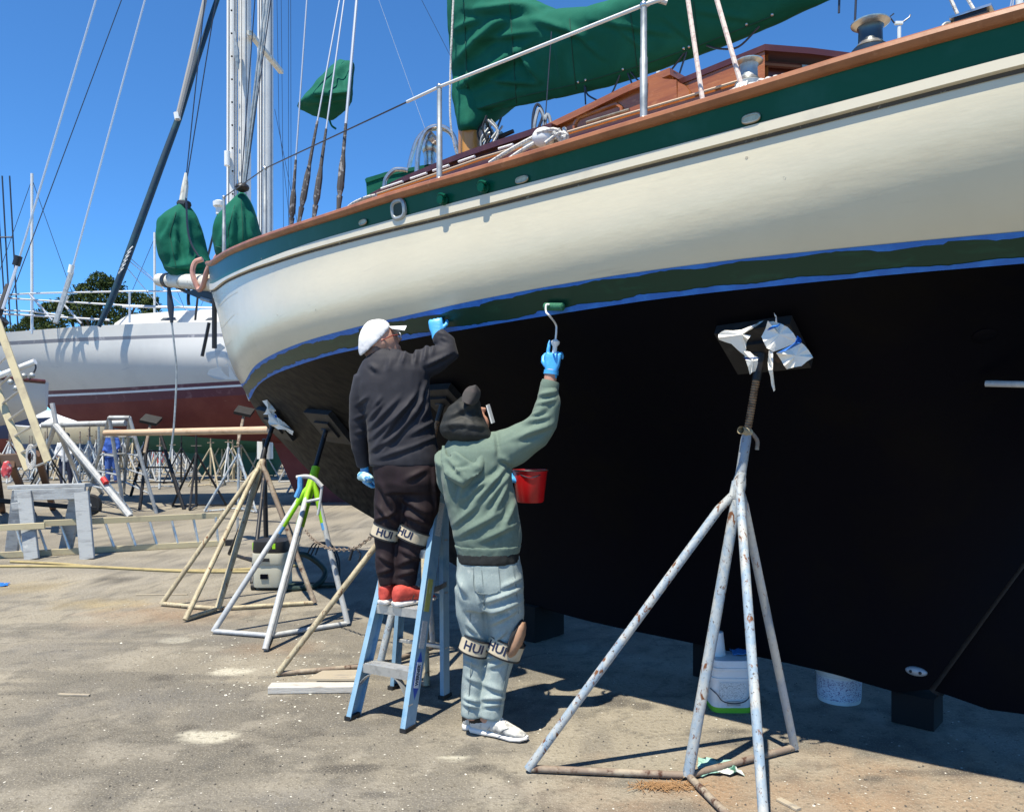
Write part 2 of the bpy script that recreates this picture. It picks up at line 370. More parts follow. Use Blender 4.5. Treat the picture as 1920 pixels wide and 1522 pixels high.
# keel profile on the centre plane
kp = [(s_at(px), CZ+(HOR-py)/FPX*BP(s_at(px), 0, 0).y) for px, py in ((470,750),(493,789),(538,833),(590,883),(643,927),(669,943))]
kp = sorted([(-0.05, 0.165), (0.15, 0.175), (0.5, 0.205), (1.2, 0.215), (2.2, 0.23), (2.9, 0.31), (3.6, 0.52)]+kp)
kp = [k for k in kp]
KS = np.array([k[0] for k in kp]); KZ = np.array([k[1] for k in kp])
def smooth_interp(x, xs, ys):
    i = int(np.clip(np.searchsorted(xs, x)-1, 0, len(xs)-2)); h = xs[i+1]-xs[i]; t = np.clip((x-xs[i])/h, 0, 1)
    def sl(k):
        if k == 0: return (ys[1]-ys[0])/(xs[1]-xs[0])
        if k == len(xs)-1: return (ys[-1]-ys[-2])/(xs[-1]-xs[-2])
        return (ys[k+1]-ys[k-1])/(xs[k+1]-xs[k-1])
    a, b = sl(i)*h, sl(i+1)*h
    return float((2*t**3-3*t*t+1)*ys[i]+(t**3-2*t*t+t)*a+(-2*t**3+3*t*t)*ys[i+1]+(t**3-t*t)*b)
def ZK(s):
    if s < 0:     # raked sternpost, then the counter
        return 0.16+1.72*(-s) if s > -0.98 else 0.16+1.72*0.98+(-s-0.98)*0.17
    return smooth_interp(s, KS, KZ)
def stations(sb, n=90):
    t = np.linspace(0, 1, n); t = 1-(1-t)**1.7
    return [S0+(sb-S0)*x for x in t]
def fine(sb, n=90):          # closer stations towards the stem
    t = np.linspace(0, 1, n); t = 1-(1-t)**1.5; return t
TT = fine(0)
def row(W, Z, sb, off=0.0, dz=0.0, side=1):
    out = []
    for t in TT:
        s = S0+(sb-S0)*t; out.append(BP(s, side*(W(s)+off), Z(s)+dz))
    return out
def topside_rows(side, n=14):
    rows = []
    for k in range(n+1):
        v = k/n; r = []
        for t in TT:
            sc_, sd = S0+(SC-S0)*t, S0+(SD-S0)*t
            s = sc_+(sd-sc_)*v
            w0, w1, z0, z1 = WC(sc_)-0.006, WD(sd), ZC(sc_), ZD(sd)
            h = z0-z1
            m0 = 0.02*h                                     # nearly upright under the strake
            bowf = np.clip((t-0.62)/0.3, 0, 1)
            m1 = (0.55*(1-bowf)+0.28*bowf+0.45*np.clip((0.45-t)/0.2, 0, 1))*h
            a = (2*v**3-3*v*v+1); b_ = (v**3-2*v*v+v); c_ = (-2*v**3+3*v*v); d_ = (v**3-v*v)
            wd = a*w0+b_*(-m0)+c_*w1+d_*(-m1)
            if t > 0.999: wd = 0
            r.append(BP(s, side*max(wd, 0), z0+(z1-z0)*v))
        rows.append(r)
    return rows
def bottom_rows(side, n=22):
    rows = []
    for k in range(n+1):
        v = 1-k/n; r = []
        for t in TT:
            s = S0+(SE-S0)*t; ze, zk = ZE(s), ZK(s); we = WE(s)
            zk = min(zk, ze-0.004)
            bow = np.clip((s-2.2)/3.6, 0, 1); e = 2.5*(1-bow)+1.05*bow
            thick = 0.12*np.clip((SE-s)/2.5, 0, 1)*np.clip((s+1.3)/1.2, 0.15, 1)
            wd = thick*(1-v)+we*v**e+thick*0.6*v*(1-v)
            r.append(BP(s, side*wd, zk+(ze-zk)*v))
        rows.append(r)
    return rows
def lerp_rows(a, b, n):
    return [[p+(q-p)*(k/n) for p, q in zip(a, b)] for k in range(n+1)]

boat = thing('sailboat', 'big wooden sailboat with cream hull, green bulwark and black bottom propped up on stands', 'sailboat', BP(1.5, 0, 0.0))
for side in (1, -1):
    A, B, C = row(WA, ZA, SA, side=side), row(WB, ZB, SB, side=side), row(WC, ZC, SC, side=side)
    D, E = row(WD, ZD, SD, side=side), row(WE, ZE, SE, side=side)
    MB().grid(lerp_rows(A, B, 3)).build('bulwark', M['bgreen'], boat)
    # cream strake stands 12 mm proud of the planking, with a dark open seam below it
    sB = row(WB, ZB, SB, 0.010, 0.0, side); sC = row(WC, ZC, SC, 0.014, 0.012, side); sC2 = row(WC, ZC, SC, -0.010, 0.006, side)
    st = MB().grid([B]+lerp_rows(sB, sC, 3)+[sC2]); st.build('rub_strake', M['strake'], boat)
    gC = row(WC, ZC, SC, -0.004, 0.010, side); gC2 = row(WC, ZC, SC, -0.002, -0.008, side)
    MB().grid([gC, gC2]).build('hull_seam', M['groove'], boat)
    tr = topside_rows(side)
    MB().grid(tr).build('topsides', M['cream'], boat, smooth=60)
    MB().grid(lerp_rows(D, E, 4)).build('boot_stripe', M['boot'], boat, smooth=60)
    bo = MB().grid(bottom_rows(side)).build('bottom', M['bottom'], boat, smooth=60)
    sa = bo.data.attributes.new('bow_bounce', 'FLOAT', 'POINT'); nt_ = len(TT)
    sa.data.foreach_set('value', [float(np.clip((S0+(SE-S0)*TT[i % nt_]-2.6)/3.0, 0, 1)) for i in range(len(bo.data.vertices))])  # painted bounce light grows towards the bow
    for v_, t0_, t1_ in ((0.17,0.62,0.93),(0.40,0.66,0.84),(0.60,0.70,0.90)):     # plank seams telegraphing through the paint
        rr_ = topside_rows(side, 100)[int(v_*100):int(v_*100)+2]; i0, i1 = int(t0_*(nt_-1)), int(t1_*(nt_-1))
        MB().grid([[p+N*side*0.0012 for p in r_[i0:i1]] for r_ in ([rr_[0]], ) for r_ in r_]+[[p+N*side*0.0012-Vector((0,0,0.0035)) for p in rr_[0][i0:i1]]]).build('plank_seam', M['seam'], boat)
    # masking tape along both edges of the stripe, its inner edge ragged where wet paint covers it
    def tape_rows(edge, other, wlo, whi, seed):
        rnd = random.Random(seed); r0, r1 = [], []
        n = 700; cur = 0.3; hold = 0
        for i in range(n+1):
            f = i/n*(len(TT)-1); a = int(min(f, len(TT)-2)); u = f-a
            p = edge[a]+(edge[a+1]-edge[a])*u; q = other[a]+(other[a+1]-other[a])*u
            if hold <= 0:
                cur = rnd.uniform(wlo, whi); hold = rnd.randint(6, 40)
            hold -= 1
            sm = cur+0.05*math.sin(i*0.35)*rnd.uniform(0.2, 1)
            nrm = (N*side*0.9+Vector((0, 0, -0.4))).normalized()*0.003
            r0.append(p+nrm); r1.append(p+(q-p)*max(sm, 0.05)+nrm)
        return [r0, r1]
    MB().grid(tape_rows(D, E, 0.09, 0.24, 3)).build('masking_tape', M['tape'], boat, smooth=0)
    MB().grid(tape_rows(E, D, 0.10, 0.27, 9)).build('masking_tape', M['tape'], boat, smooth=0)
    # cap rail: rounded wooden rail overhanging the bulwark
    rr = []
    prof = [(-0.11,0.0),(0.018,-0.002),(0.032,0.006),(0.040,0.020),(0.036,0.036),(0.022,0.046),(-0.11,0.050)]
    ring_rows = []
    for o, z in prof: ring_rows.append(row(lambda s, o=o: max(WA(s)+o, 0.0), ZA, SA, 0, z, side))
    MB().rings(ring_rows, cap=True, closed=False, loop=True).build('cap_rail', M['rail'], boat)
    # dark toe board set inside the rail
    tb = [row(lambda s, o=o: max(WA(s)+o, 0.0), ZA, SA, 0, z, side) for o, z in ((-0.045,0.048),(-0.045,0.068),(-0.085,0.068),(-0.085,0.048))]
    MB().rings(tb, cap=True, closed=False, loop=True).build('toe_board', M['dkwood'], boat)
# deck, transom
dk = [row(WA, ZA, SA, -0.03, -0.06, sd) for sd in (1,)]
rowsd = []
for k in range(9):
    f = 1-2*k/8
    rowsd.append([BP(S0+(SA-S0)*t, f*max(WA(S0+(SA-S0)*t)-0.02, 0), ZA(S0+(SA-S0)*t)-0.07+0.05*(1-f*f)) for t in TT])
MB().grid(rowsd).build('deck', mat('laid_deck', (0.32,0.25,0.17), 0.7), boat)
tr_l = [BP(S0, WA(S0)*f, ZA(S0)) for f in (1, -1)]; 
tp = [BP(S0, WA(S0), ZA(S0)), BP(S0, WC(S0), ZC(S0)), BP(S0, WD(S0), ZD(S0)), BP(S0, WE(S0), ZE(S0)), BP(S0, 0, ZK(S0)), BP(S0, -WE(S0), ZE(S0)), BP(S0, -WD(S0), ZD(S0)), BP(S0, -WC(S0), ZC(S0)), BP(S0, -WA(S0), ZA(S0))]
MB().slab(tp, -U*0.02).build('transom', M['cream'], boat)
# stem timber
stp = [BP(SA+0.01, 0, ZA(SA)), BP(SC+0.012, 0, ZC(SC)), BP(SD+(SC-SD)*0.55+0.01, 0, (ZC(SC)+ZD(SD))/2), BP(SD+0.012, 0, ZD(SD)), BP(SE+0.012, 0, ZE(SE))]
MB().tube(curve(stp, 6), 0.020, 8).build('stem', M['cream'], boat)
# rudder, hung on the raked sternpost
def rud(side):
    pts = [(-0.045, 0.20), (-0.28, 0.16), (-0.75, 0.20), (-1.15, 0.55), (-1.35, 1.2), (-1.42, 1.75), (-0.98, 1.80), (-0.62, 1.20), (-0.33, 0.70)]
    return [BP(a, side*0.05, z) for a, z in pts]
MB().slab(rud(1), -N*0.10).build('rudder', M['bottom'], boat)
MB().tube([BP(-0.03, 0, 0.19), BP(-0.955, 0, 1.78)], 0.05, 10).build('rudder_post', M['black'], boat)

# where a line of sight meets the port side: used to set fittings and pads ON the hull
from mathutils.bvhtree import BVHTree
_hb = MB(); _hb.grid(topside_rows(1)); _hb.grid(lerp_rows(row(WD, ZD, SD), row(WE, ZE, SE), 4)); _hb.grid(bottom_rows(1)); _hb.grid(lerp_rows(row(WA, ZA, SA), row(WC, ZC, SC), 4))
_bvh = BVHTree.FromPolygons([Vector(v) for v in _hb.v], _hb.f)
def hull_hit(px, py):
    d = (P(px, py, 1.0)-Vector((0, 0, CZ))).normalized()
    h = _bvh.ray_cast(Vector((0, 0, CZ)), d)
    n_ = h[1]
    if n_.dot(d) > 0: n_ = -n_
    return h[0], n_
def atW(px, py, wd):
    s_ = s_at(px, wd); return P(px, py, BP(s_, wd, 0).y)
def railpt(px, inset=0.05, dz=0.05):
    """point on the cap rail seen at column px"""
    lo, hi = -1.2, SA
    for _ in range(40):
        m = (lo+hi)/2; p = BP(m, max(WA(m)-inset, 0), 0)
        if 960+FPX*p.x/p.y > px: lo = m
        else: hi = m
    return BP(m, max(WA(m)-inset, 0), ZA(m)+dz), m
# ---------------------------------------------------------------- deck, rig and fittings of the sailboat
def pipe(name, pts, r, m, parent, n=8, smooth_pts=0):
    return MB().tube(curve(pts, smooth_pts) if smooth_pts else pts, r, n).build(name, m, parent)
# stanchions and lifelines
tops = []
for px, ytop in ((420,370),(497,316),(824,163),(1207,10),(1990,-250)):
    b, s_ = railpt(px); t = Vector((b.x, b.y, CZ+(HOR-ytop)/FPX*b.y)); tops.append(t)
    m = M['galv']
    st = MB().tube([b-Vector((0,0,0.03)), b+(t-b)*0.55, b+(t-b)*0.56, t], [0.0165,0.0165,0.014,0.014], 10).build('stanchion', m, boat)
    MB().lathe(b-Vector((0,0,0.012)), (0,0,1), [(0.034,0),(0.034,0.01),(0.02,0.035)], 12).build('base', M['steel'], st)
    MB().ball(t, 0.018, 10, 6).build('cap', M['steel'], st)
w0 = tops[1]+(tops[2]-tops[1])*0.86
pipe('lifeline', [tops[0], tops[1], w0], 0.0045, M['wire'], boat, 6)
pipe('lifeline', [w0, tops[2], tops[3], tops[3]+(tops[4]-tops[3])*0.07], 0.0085, M['white'], boat, 8)
pipe('lifeline', [tops[3]+(tops[4]-tops[3])*0.07, tops[4]], 0.005, M['wirelight'], boat, 6)
MB().tube(curve([tops[3]+Vector((0.01,0,0)), tops[3]+Vector((0.05,0.0,0.022)), tops[3]+Vector((0.10,0,0.010))], 5), 0.011, 8).build('lashing', M['rope'], boat)

# cabin sides: strips along lines seen in the photo, each at its own distance from the centre line
def strip(name, line, wd, th, mt, depth=0.45, n=40, side=1, parent=boat):
    xs = [q[0] for q in line]; rows_t, rows_b, rt2, rb2 = [], [], [], []
    for i in range(n+1):
        px = xs[0]+(xs[-1]-xs[0])*i/n; py = np.interp(px, xs, [q[1] for q in line])
        p = atW(px, py, wd); q = p-Vector((0,0,depth))
        rows_t.append(p); rows_b.append(q); rt2.append(p-N*th); rb2.append(q-N*th)
    return MB().rings([rows_t, rows_b, rb2, rt2], cap=False, closed=False, loop=True).build(name, mt, parent)
L1 = [(640,398),(700,367),(780,340),(900,298),(1000,268),(1100,238),(1180,214),(1280,185),(1395,150)]
L2 = [(668,384),(750,340),(850,298),(930,270),(1010,244),(1040,236)]
strip('coaming', L1, 1.18, 0.03, M['varnish'], 0.30)
pts = [atW(px, np.interp(px, [q[0] for q in L1], [q[1] for q in L1])-1, 1.19) for px in range(650, 1396, 15)]
MB().tube(pts, 0.006, 6).build('coaming_bead', mat('worn_pale_varnish', (0.55,0.42,0.30), 0.4), boat)
strip('grab_rail', [(690,377),(780,346),(900,306),(1000,276),(1180,223),(1300,190)], 1.30, 0.02, M['dkwood'], 0.04)
for a_, b_ in ((715,755),(770,800),(812,842),(860,890),(935,962),(1100,1180)):
    q = [atW(px, np.interp(px, [k[0] for k in L1], [k[1] for k in L1])-8, 1.12) for px in (a_, b_)]
    MB().tube(q, 0.008, 6).build('handrail', M['white'] if b_ < 1000 else M['bronze'], boat)
strip('cabin_side', L2, 0.95, 0.04, M['dkwood'], 0.45)
strip('cabin_side', [(1005,252),(1020,243),(1100,205),(1180,166),(1262,133)], 0.90, 0.04, M['varnish'], 0.6)
# front of the cabin and its roof
def roof(name, line, wd, mt, camber, n=20, over=0.03, lift=0.0):
    xs = [q[0] for q in line]; rows = []
    for i in range(n+1):
        px = xs[0]+(xs[-1]-xs[0])*i/n; py = np.interp(px, xs, [q[1] for q in line])
        p = atW(px, py, wd); s_ = s_at(px, wd); z = p.z+lift
        rows.append([BP(s_, f*(wd+over), z+camber*(1-f*f)) for f in np.linspace(1, -1, 13)])
    return MB().shell(rows, 0.035).build(name, mt, boat)
roof('cabin_roof', L2, 0.95, M['dkwood'], 0.02, lift=-0.03)
roof('cabin_roof', [(1005,252),(1020,243),(1100,205),(1180,166),(1262,133)], 0.90, M['varnish'], 0.03, lift=-0.03)
# doghouse with cambered roof, its after end facing us
DH = [(1262,157),(1350,122),(1438,86)]
strip('doghouse_side', [(1262,163),(1350,128),(1434,94)], 0.835, 0.04, M['varnish'], 0.7)
sA = s_at(1438, 0.82); pz = atW(1438, 86, 0.82).z; sF = s_at(1262, 0.82); pzF = atW(1262, 157, 0.82).z
plan = [(sF, 0.842), (sA, 0.842), (sA-0.15, 0.66), (sA-0.36, 0.36), (sA-0.44, 0.12), (sA-0.46, 0.0)]
def house_ring(ins, dz, cam_=0.0):
    r = [(s_, w_-ins) for s_, w_ in plan]; r = r+[(s_, -w_) for s_, w_ in r[::-1][1:]]
    return [BP(s_+(ins if s_ < sF else -ins), w_, (pz if s_ < sF else pzF)+dz) for s_, w_ in r]
top_in = [BP((sF+sA)/2, 0, (pz+pzF)/2+0.07)]
rt, rb = house_ring(0.0, 0.0), house_ring(0.0, -0.030); rc = house_ring(0.16, 0.03)
mb = MB(); mb.rings([rb, rt, rc], cap=False); n_ = len(rc); mb.add(rc+[BP(sA+0.3, 0, pz+0.05)], [(k, (k+1) % n_, n_) for k in range(n_)]); mb.add(rb, [tuple(range(n_))])
mb.build('doghouse_roof', M['dkwood'], boat)
wl = house_ring(0.05, -0.045); wb_ = [Vector((p.x, p.y, 2.6)) for p in wl]
hw_ = [k for k in range(n_)]
mb = MB(); mb.grid([wl[1:-1], wb_[1:-1]]); mb.build('doghouse_bulkhead', mat('dark_red_bulkhead', (0.085,0.024,0.018), 0.35, layers=[((0.05,0.014,0.012), 5, 0.45, 0.7)]), boat)
MB().tube([p+Vector((0,0,-0.075)) for p in house_ring(0.03, 0)[1:-1]], 0.014, 8).build('roof_trim', M['dkwood'], boat)
MB().beam(BP(sA+0.05, 0.80, 2.6), BP(sA+0.05, 0.80, pz-0.045), 0.06, 0.06).build('corner_post', M['varnish'], boat)
MB().beam(BP(sA-0.10, 0.66, pz-0.085), BP(sA-0.20, 0.53, pz-0.085), 0.03, 0.03).build('vent', M['bronze'], boat)
# the shaped coaming board between cabin and doghouse
cb = [(1214,205),(1216,150),(1221,141),(1245,148),(1268,150),(1270,205)]
MB().slab([atW(x, y, 1.02) for x, y in cb], -N*0.03).build('coaming_board', M['varnish'], boat)
cb2 = [(1270,204),(1271,154),(1284,160),(1292,170),(1293,205)]
MB().slab([atW(x, y, 1.04) for x, y in cb2], -N*0.03).build('coaming_board', M['varnish'], boat)
# two timber-edge portlights
for px, py in ((1120,225),):
    c = atW(px, py, 0.905)
    MB().tube([c+U*a*0.16+Vector((0,0,z)) for a, z in ((1,-0.05),(1,0.02),(0.8,0.05),(-0.8,0.05),(-1,0.02),(-1,-0.05))], 0.012, 6).build('portlight', M['varnish'], boat)

# winches
def winch(px, py, wd, h, r, mdrum):
    c = atW(px, py, wd)
    wr = MB().lathe(c, (0,0,1), [(r*1.45,-0.02),(r*1.5,0.03*h/0.16),(r*1.25,0.25*h),(r*0.95,0.38*h),(r*0.92,0.75*h),(r*1.05,0.85*h)], 24).build('winch', mdrum, boat)
    MB().lathe(c+Vector((0,0,0.84*h)), (0,0,1), [(r*1.05,0),(r*1.5,0.09*h),(r*1.52,0.12*h),(r*1.2,0.15*h),(r*0.3,0.17*h)], 24).build('winch_flange', M['steel'], wr)
    MB().lathe(c+Vector((0,0,0.24*h)), (0,0,1), [(r*1.36,0),(r*1.2,0.04*h),(r*1.0,0.14*h)], 24).build('winch_skirt', M['steel'], wr)
winch(1632, 108, 1.32, 0.135, 0.046, mat('winch_drum', (0.10,0.11,0.11), 0.28, 0.8))
winch(1404, 168, 1.22, 0.125, 0.040, M['galv'])
# wrapped rope on the cleat by the rail
rnd = random.Random(5)
c = atW(1408, 168, 1.42)
MB().beam(c-U*0.10-Vector((0,0,0.02)), c+U*0.10-Vector((0,0,0.02)), 0.05, 0.04).build('mooring_cleat', M['galv'], boat)
for k in range(6):
    a = c+U*rnd.uniform(-0.06,0.06)
    MB().tube(curve([a+Vector((0,0,-0.02))+N*0.03, a+Vector((0,0,0.035)), a-N*0.03+Vector((0,0,-0.01))], 5), 0.008, 7).build('cleat_turn', M['galv'] if k < 3 else M['rope'], boat)
rp = [atW(x, y, 1.42) for x, y in ((1365,176),(1385,166),(1405,160),(1425,158),(1440,152),(1462,150),(1480,146),(1470,155),(1445,161))]
MB().tube(curve(rp, 5), 0.011, 8).build('rope_tail', M['rope'], boat)
for k in range(4):
    q = [atW(1425+k*14+dx, 158-k*3+dy, 1.44) for dx, dy in ((-6,4),(0,-6),(8,-4),(10,6))]
    MB().tube(curve(q, 4), 0.010, 7).build('rope_turn', M['rope'], boat)
# turning block by the rail at the right
c = atW(1822, 44, 1.30)
MB().box(c, (0.10,0.05,0.055), Matrix.Rotation(-TH,3,'Z')).build('turning_block', M['dark'], boat)
MB().box(c+Vector((0,0,0.031)), (0.13,0.06,0.008), Matrix.Rotation(-TH,3,'Z')).build('block_cheek', M['steel'], boat)
MB().tube([c+U*0.075+Vector((0.022*math.cos(a),0,0.026*math.sin(a))) for a in np.linspace(0,6.28,17)], 0.007, 7).build('block_ring', M['galv'], boat)
for x0, x1 in ((1800,1783),(1838,1815)):
    p0 = atW(x0, 38, 1.28); p1 = atW(x1, 0, 1.28); pipe('sheet', [p0, p1+(p1-p0)*6], 0.006, M['rope'], boat, 6)
# two bleached tackle lines up to the boom
for (x0, y0), (x1, y1) in (((1318,192),(1290,0)),((1390,160),(1344,0))):
    p0 = atW(x0, y0, 1.40); p1 = P(x1, y1, p0.y+0.10); pipe('tackle_line', [p0, p1+(p1-p0)*1.2], 0.0105, M['pinkrope'], boat, 8)
# white block with rope at the rail
c = atW(1020, 258, 1.45)
MB().ball(c, (0.060,0.045,0.050), 14, 10).build('rope_block', M['white'], boat)
for k in range(7):
    a = rnd.uniform(0,6.28)
    q = [c+Vector((math.cos(a)*0.05+k*0.012, -0.03, math.sin(a)*0.05)), c+Vector((0.05+k*0.010, -0.05, 0.02*math.sin(k))), c+Vector((0.10+0.02*math.sin(k*2), -0.02, -0.05))]
    MB().tube(curve(q, 5), 0.011, 7).build('block_strop', M['rope'], boat)
for (x0,y0),(x1,y1) in (((918,306),(1000,258)),((950,302),(1008,266))):
    pipe('braided_line', curve([atW(x0,y0,1.50), atW((x0+x1)/2,(y0+y1)/2-2,1.48), atW(x1,y1,1.45)], 5), 0.011, M['rope'], boat, 8)
MB().beam(atW(985,272,1.40), atW(1050,268,1.40), 0.05, 0.03).build('rail_fitting', M['galv'], boat)
# rope along the cabin edge, forward
pipe('rope_tail', curve([atW(x,y,1.25) for x,y in ((645,398),(660,383),(685,371),(705,366))],5), 0.011, M['rope'], boat)

# ---------------------------------------------------------------- mast, boom, shrouds
sm = s_at(882); mY = BP(sm,0,0).y
M['spruce'] = mat('golden_spruce_mast', (0.50,0.24,0.055), 0.35, layers=[((0.38,0.16,0.035), 6, 0.45, 0.7, 5, 0.3, (1,1,0.1))], coat=0.4)
MB().tube([BP(sm,0,2.7), BP(sm,0,15.2)], [0.100,0.085], 20).build('mast', M['spruce'], boat)
MB().lathe(BP(sm,0,3.62), (0,0,1), [(0.125,0),(0.13,0.03),(0.115,0.09)], 16).build('mast_boot', M['canvas'], boat)
MB().tube([BP(sm-0.10,0,4.20), BP(-2.4,0,4.10)], 0.055, 12).build('boom', M['spruce'], boat)
for sd in (1,-1):
    MB().beam(BP(sm,0,11.0), BP(sm,sd*1.0,11.1), 0.06, 0.03).build('spreader', M['spruce'], boat)
# gear at the foot of the mast
mb = MB()
for k in range(16):
    a = P(rnd.uniform(905,950), rnd.uniform(215,262), mY-rnd.uniform(0.1,0.3)); b = a+Vector((rnd.uniform(-.06,.06),0,-rnd.uniform(.12,.3)))
    MB().tube(curve([a,(a+b)/2+Vector((rnd.uniform(-.06,.06),0,0)),b],4), 0.009, 6).build('halyard_end', rnd.choice([M['wire'],M['rope'],M['dark'],M['galv']]), boat)
MB().tube(curve([P(908,256,mY-.2),P(920,250,mY-.2),P(930,262,mY-.2),P(940,250,mY-.2),P(946,272,mY-.2)],4), 0.016, 8).build('mast_cleat', M['galv'], boat)
MB().tube([P(935,258,mY-.2),P(963,246,mY-.25)], [0.02,0.016], 8).build('winch_handle', M['black'], boat)
MB().tube(curve([P(1000,262,5.1),P(1004,225,5.1),P(1012,205,5.1),P(1022,232,5.1),P(1015,256,5.1),P(1026,215,5.1),P(1032,240,5.1),P(1010,250,5.1)],6), 0.012, 7).build('rope_coil', M['galv'], boat)
MB().tube(curve([P(998,265,5.15),P(1000,215,5.15),P(1008,196,5.15),P(1018,215,5.15),P(1010,240,5.15)],6), 0.010, 7).build('rope_coil', M['wire'], boat)
# shrouds with wrapped rigging screws at the rail
for bx, by, mx, my, top in ((545,420,557,300,BP(sm,1.0,11.1)),(557,412,577,218,BP(sm,0.05,10.5)),(586,408,614,234,BP(sm,0.05,12.0)),(633,397,649,205,BP(sm,0.05,15.0))):
    b, s_ = railpt(bx, 0.06); b = b-Vector((0,0,0.03)); d = top-b
    q = b+d*((CZ+(HOR-my)/FPX*b.y-b.z)/d.z); m1 = b+(q-b)*0.22; m2 = b+(q-b)*0.62
    sh = MB().tube([b, top], 0.006 if bx < 630 else 0.010, 7).build('shroud', M['wirelight'], boat)
    MB().tube([m1, b+(q-b)*0.3, b+(q-b)*0.5, m2], [0.012,0.024,0.022,0.012], 8).build('rigging_screw', M['leather'], sh)
    MB().tube([b, b+(m1-b)*0.5, m1], [0.022,0.014,0.020], 8).build('chainplate', M['leather'], sh)
    MB().tube([m2, q], [0.013,0.009], 7).build('shroud_boot', M['leather'], sh)
# halyard down to the foredeck in front of the mast
pipe('halyard', curve([P(860,303,5.85),P(850,265,5.82),P(844,215,5.8),P(845,120,5.8),P(850,0,5.8),P(880,-700,6.0)],6), 0.008, M['rope'], boat, 6)
pipe('topping_wire', [P(1022,230,5.2), P(1031,105,5.2), P(1034,60,5.2)], 0.004, M['wire'], boat, 5)

# ---------------------------------------------------------------- foredeck gear
def hoop(pts, r=0.016): return MB().tube(curve(pts, 7), r, 9).build('guard_hoop', M['steel'], boat)
hoop([P(781,335,6.6),P(785,280,6.6),P(800,245,6.6),P(826,238,6.6),P(848,252,6.6),P(858,285,6.6),P(861,305,6.6)], 0.022)
hoop([P(764,330,6.9),P(770,300,6.9),P(783,262,6.9),P(806,243,6.9),P(840,246,6.9),P(862,280,6.9),P(866,300,6.9)], 0.02)
hoop([P(720,356,6.5),P(724,335,6.5),P(738,320,6.5),P(752,318,6.5),P(765,320,6.5)], 0.02)
v = P(806,312,6.7)
cv = MB().tube(curve([v, v+Vector((0,0,0.12)), v+Vector((0.0,0,0.20)), v+Vector((0.05,-0.02,0.24))],5), [0.05]*4+[0.055]*4+[0.065]*4+[0.075]*4, 14, cap=False)
cv.build('cowl_vent', M['steel'], boat)
MB().ball(v+Vector((0.0,0,0.17)), (0.075,0.07,0.09), 14, 8).build('cowl_vent', M['steel'], boat)
hb = [(686,334),(720,324),(742,320),(760,318),(818,306),(822,330),(822,380),(690,400)]
MB().slab([P(x,y,6.7) for x,y in hb], (0.28,0.35,0.0)).build('hatch_cover', M['canvas'], boat)
MB().slab([P(x,y,6.69) for x,y in ((684,336),(722,323),(820,305),(822,311),(724,330),(686,343))], (0.29,0.36,0.0)).build('cover_hem', M['canvas'], boat)
# bowsprit with its rigging
bs0 = BP(6.6,0,3.12); bs1 = P(300,525,BP(9.25,0,0).y)
M['sprit'] = mat('peeling_white_spar', (0.62,0.60,0.53), 0.5, layers=[((0.40,0.36,0.28), 9, 0.55, 0.65)])
MB().tube([bs0, bs1], [0.11,0.085], 16).build('bowsprit', M['sprit'], boat)
e = (bs1-bs0).normalized()
MB().tube([bs1-e*0.32, bs1-e*0.22], 0.098, 14).build('sprit_band', M['dark'], boat)
MB().ball(bs1, (0.085,0.085,0.085), 12, 8).build('sprit_end', M['sprit'], boat)
bob = P(316,535,bs1.y-.2); bobe = BP(SD+0.05,0,2.35)
MB().tube([bob, P(320,575,bs1.y-.2), P(322,605,bs1.y-.2)], [0.02,0.045,0.02], 8).build('hanging_block', M['wire'], boat)
pipe('hanging_line', curve([P(322,605,bs1.y-.2),P(327,650,bs1.y-.2),P(331,700,bs1.y-.2),P(326,800,bs1.y-.25),P(318,860,bs1.y-.3)],5), 0.012, M['galv'], boat, 6)
pipe('bobstay', [P(318,533,bs1.y-.1), P(392,565,9.3), BP(SC+.02,0,ZC(SC)-.12)], 0.02, M['dark'], boat, 7)
MB().slab([P(342,548,9.6),P(372,541,9.4),P(398,548,9.2),P(398,566,9.2),P(378,560,9.35)], (0.05,0.25,0.0)).build('anchor_platform', M['dark'], boat)
pipe('bow_chain', [P(378,560,9.35),P(398,566,9.2)], 0.025, M['galv'], boat, 7)
pipe('fender_pole', [P(402,560,8.95), P(402,653,8.95)], 0.030, M['dark'], boat, 8)
pipe('dangling_line', curve([P(392,605,9.1),P(386,635,9.1),P(379,668,9.1)],4), 0.02, M['dark'], boat, 6)
pipe('dangling_line', curve([P(354,540,9.6),P(353,560,9.6),P(354,572,9.6)],4), 0.02, M['dark'], boat, 6)
M['hose'] = mat('pink_rubber_hose', (0.50,0.27,0.22), 0.55, layers=[((0.4,0.2,0.16), 12, 0.5, 0.65)])
pipe('water_hose', curve([P(380,486,9.2),P(366,492,9.2),P(361,510,9.2),P(366,530,9.2),P(373,543,9.2),P(381,535,9.1),P(386,515,9.0),P(392,500,8.95),P(400,494,8.9)],6), 0.030, M['hose'], boat, 9)
pipe('water_hose', curve([P(404,485,8.9),P(418,465,8.8),P(430,453,8.75),P(443,449,8.7),P(455,453,8.65),P(464,461,8.6)],6), 0.028, M['hose'], boat, 9)
pipe('bow_post', [P(413,480,8.9), P(415,440,8.9)], 0.04, M['leather'], boat, 8)
pipe('forestay', [P(347,352,10.0), P(384,0,10.0), P(430,-440,10.0)], 0.007, M['wire'], boat, 6)
pipe('forestay', [P(348,352,10.0), P(405,0,10.0), P(476,-440,10.0)], 0.007, M['wire'], boat, 6)
pipe('staysail_tack', [P(343,378,10.0), P(347,350,10.0), P(349,325,10.0)], [0.05,0.045,0.02], M['sprit'], boat, 8)
for k, (x0,x1) in enumerate(((452,478),(455,497),(458,503),(460,508))):
    pipe('inner_forestay', [P(x0,352,8.6), P(x1,0,8.4), P(x1+(x1-x0)*1.25,-440,8.2)], 0.012 if k in (1,2) else 0.006, M['galv'] if k in (1,2) else M['wire'], boat, 7)
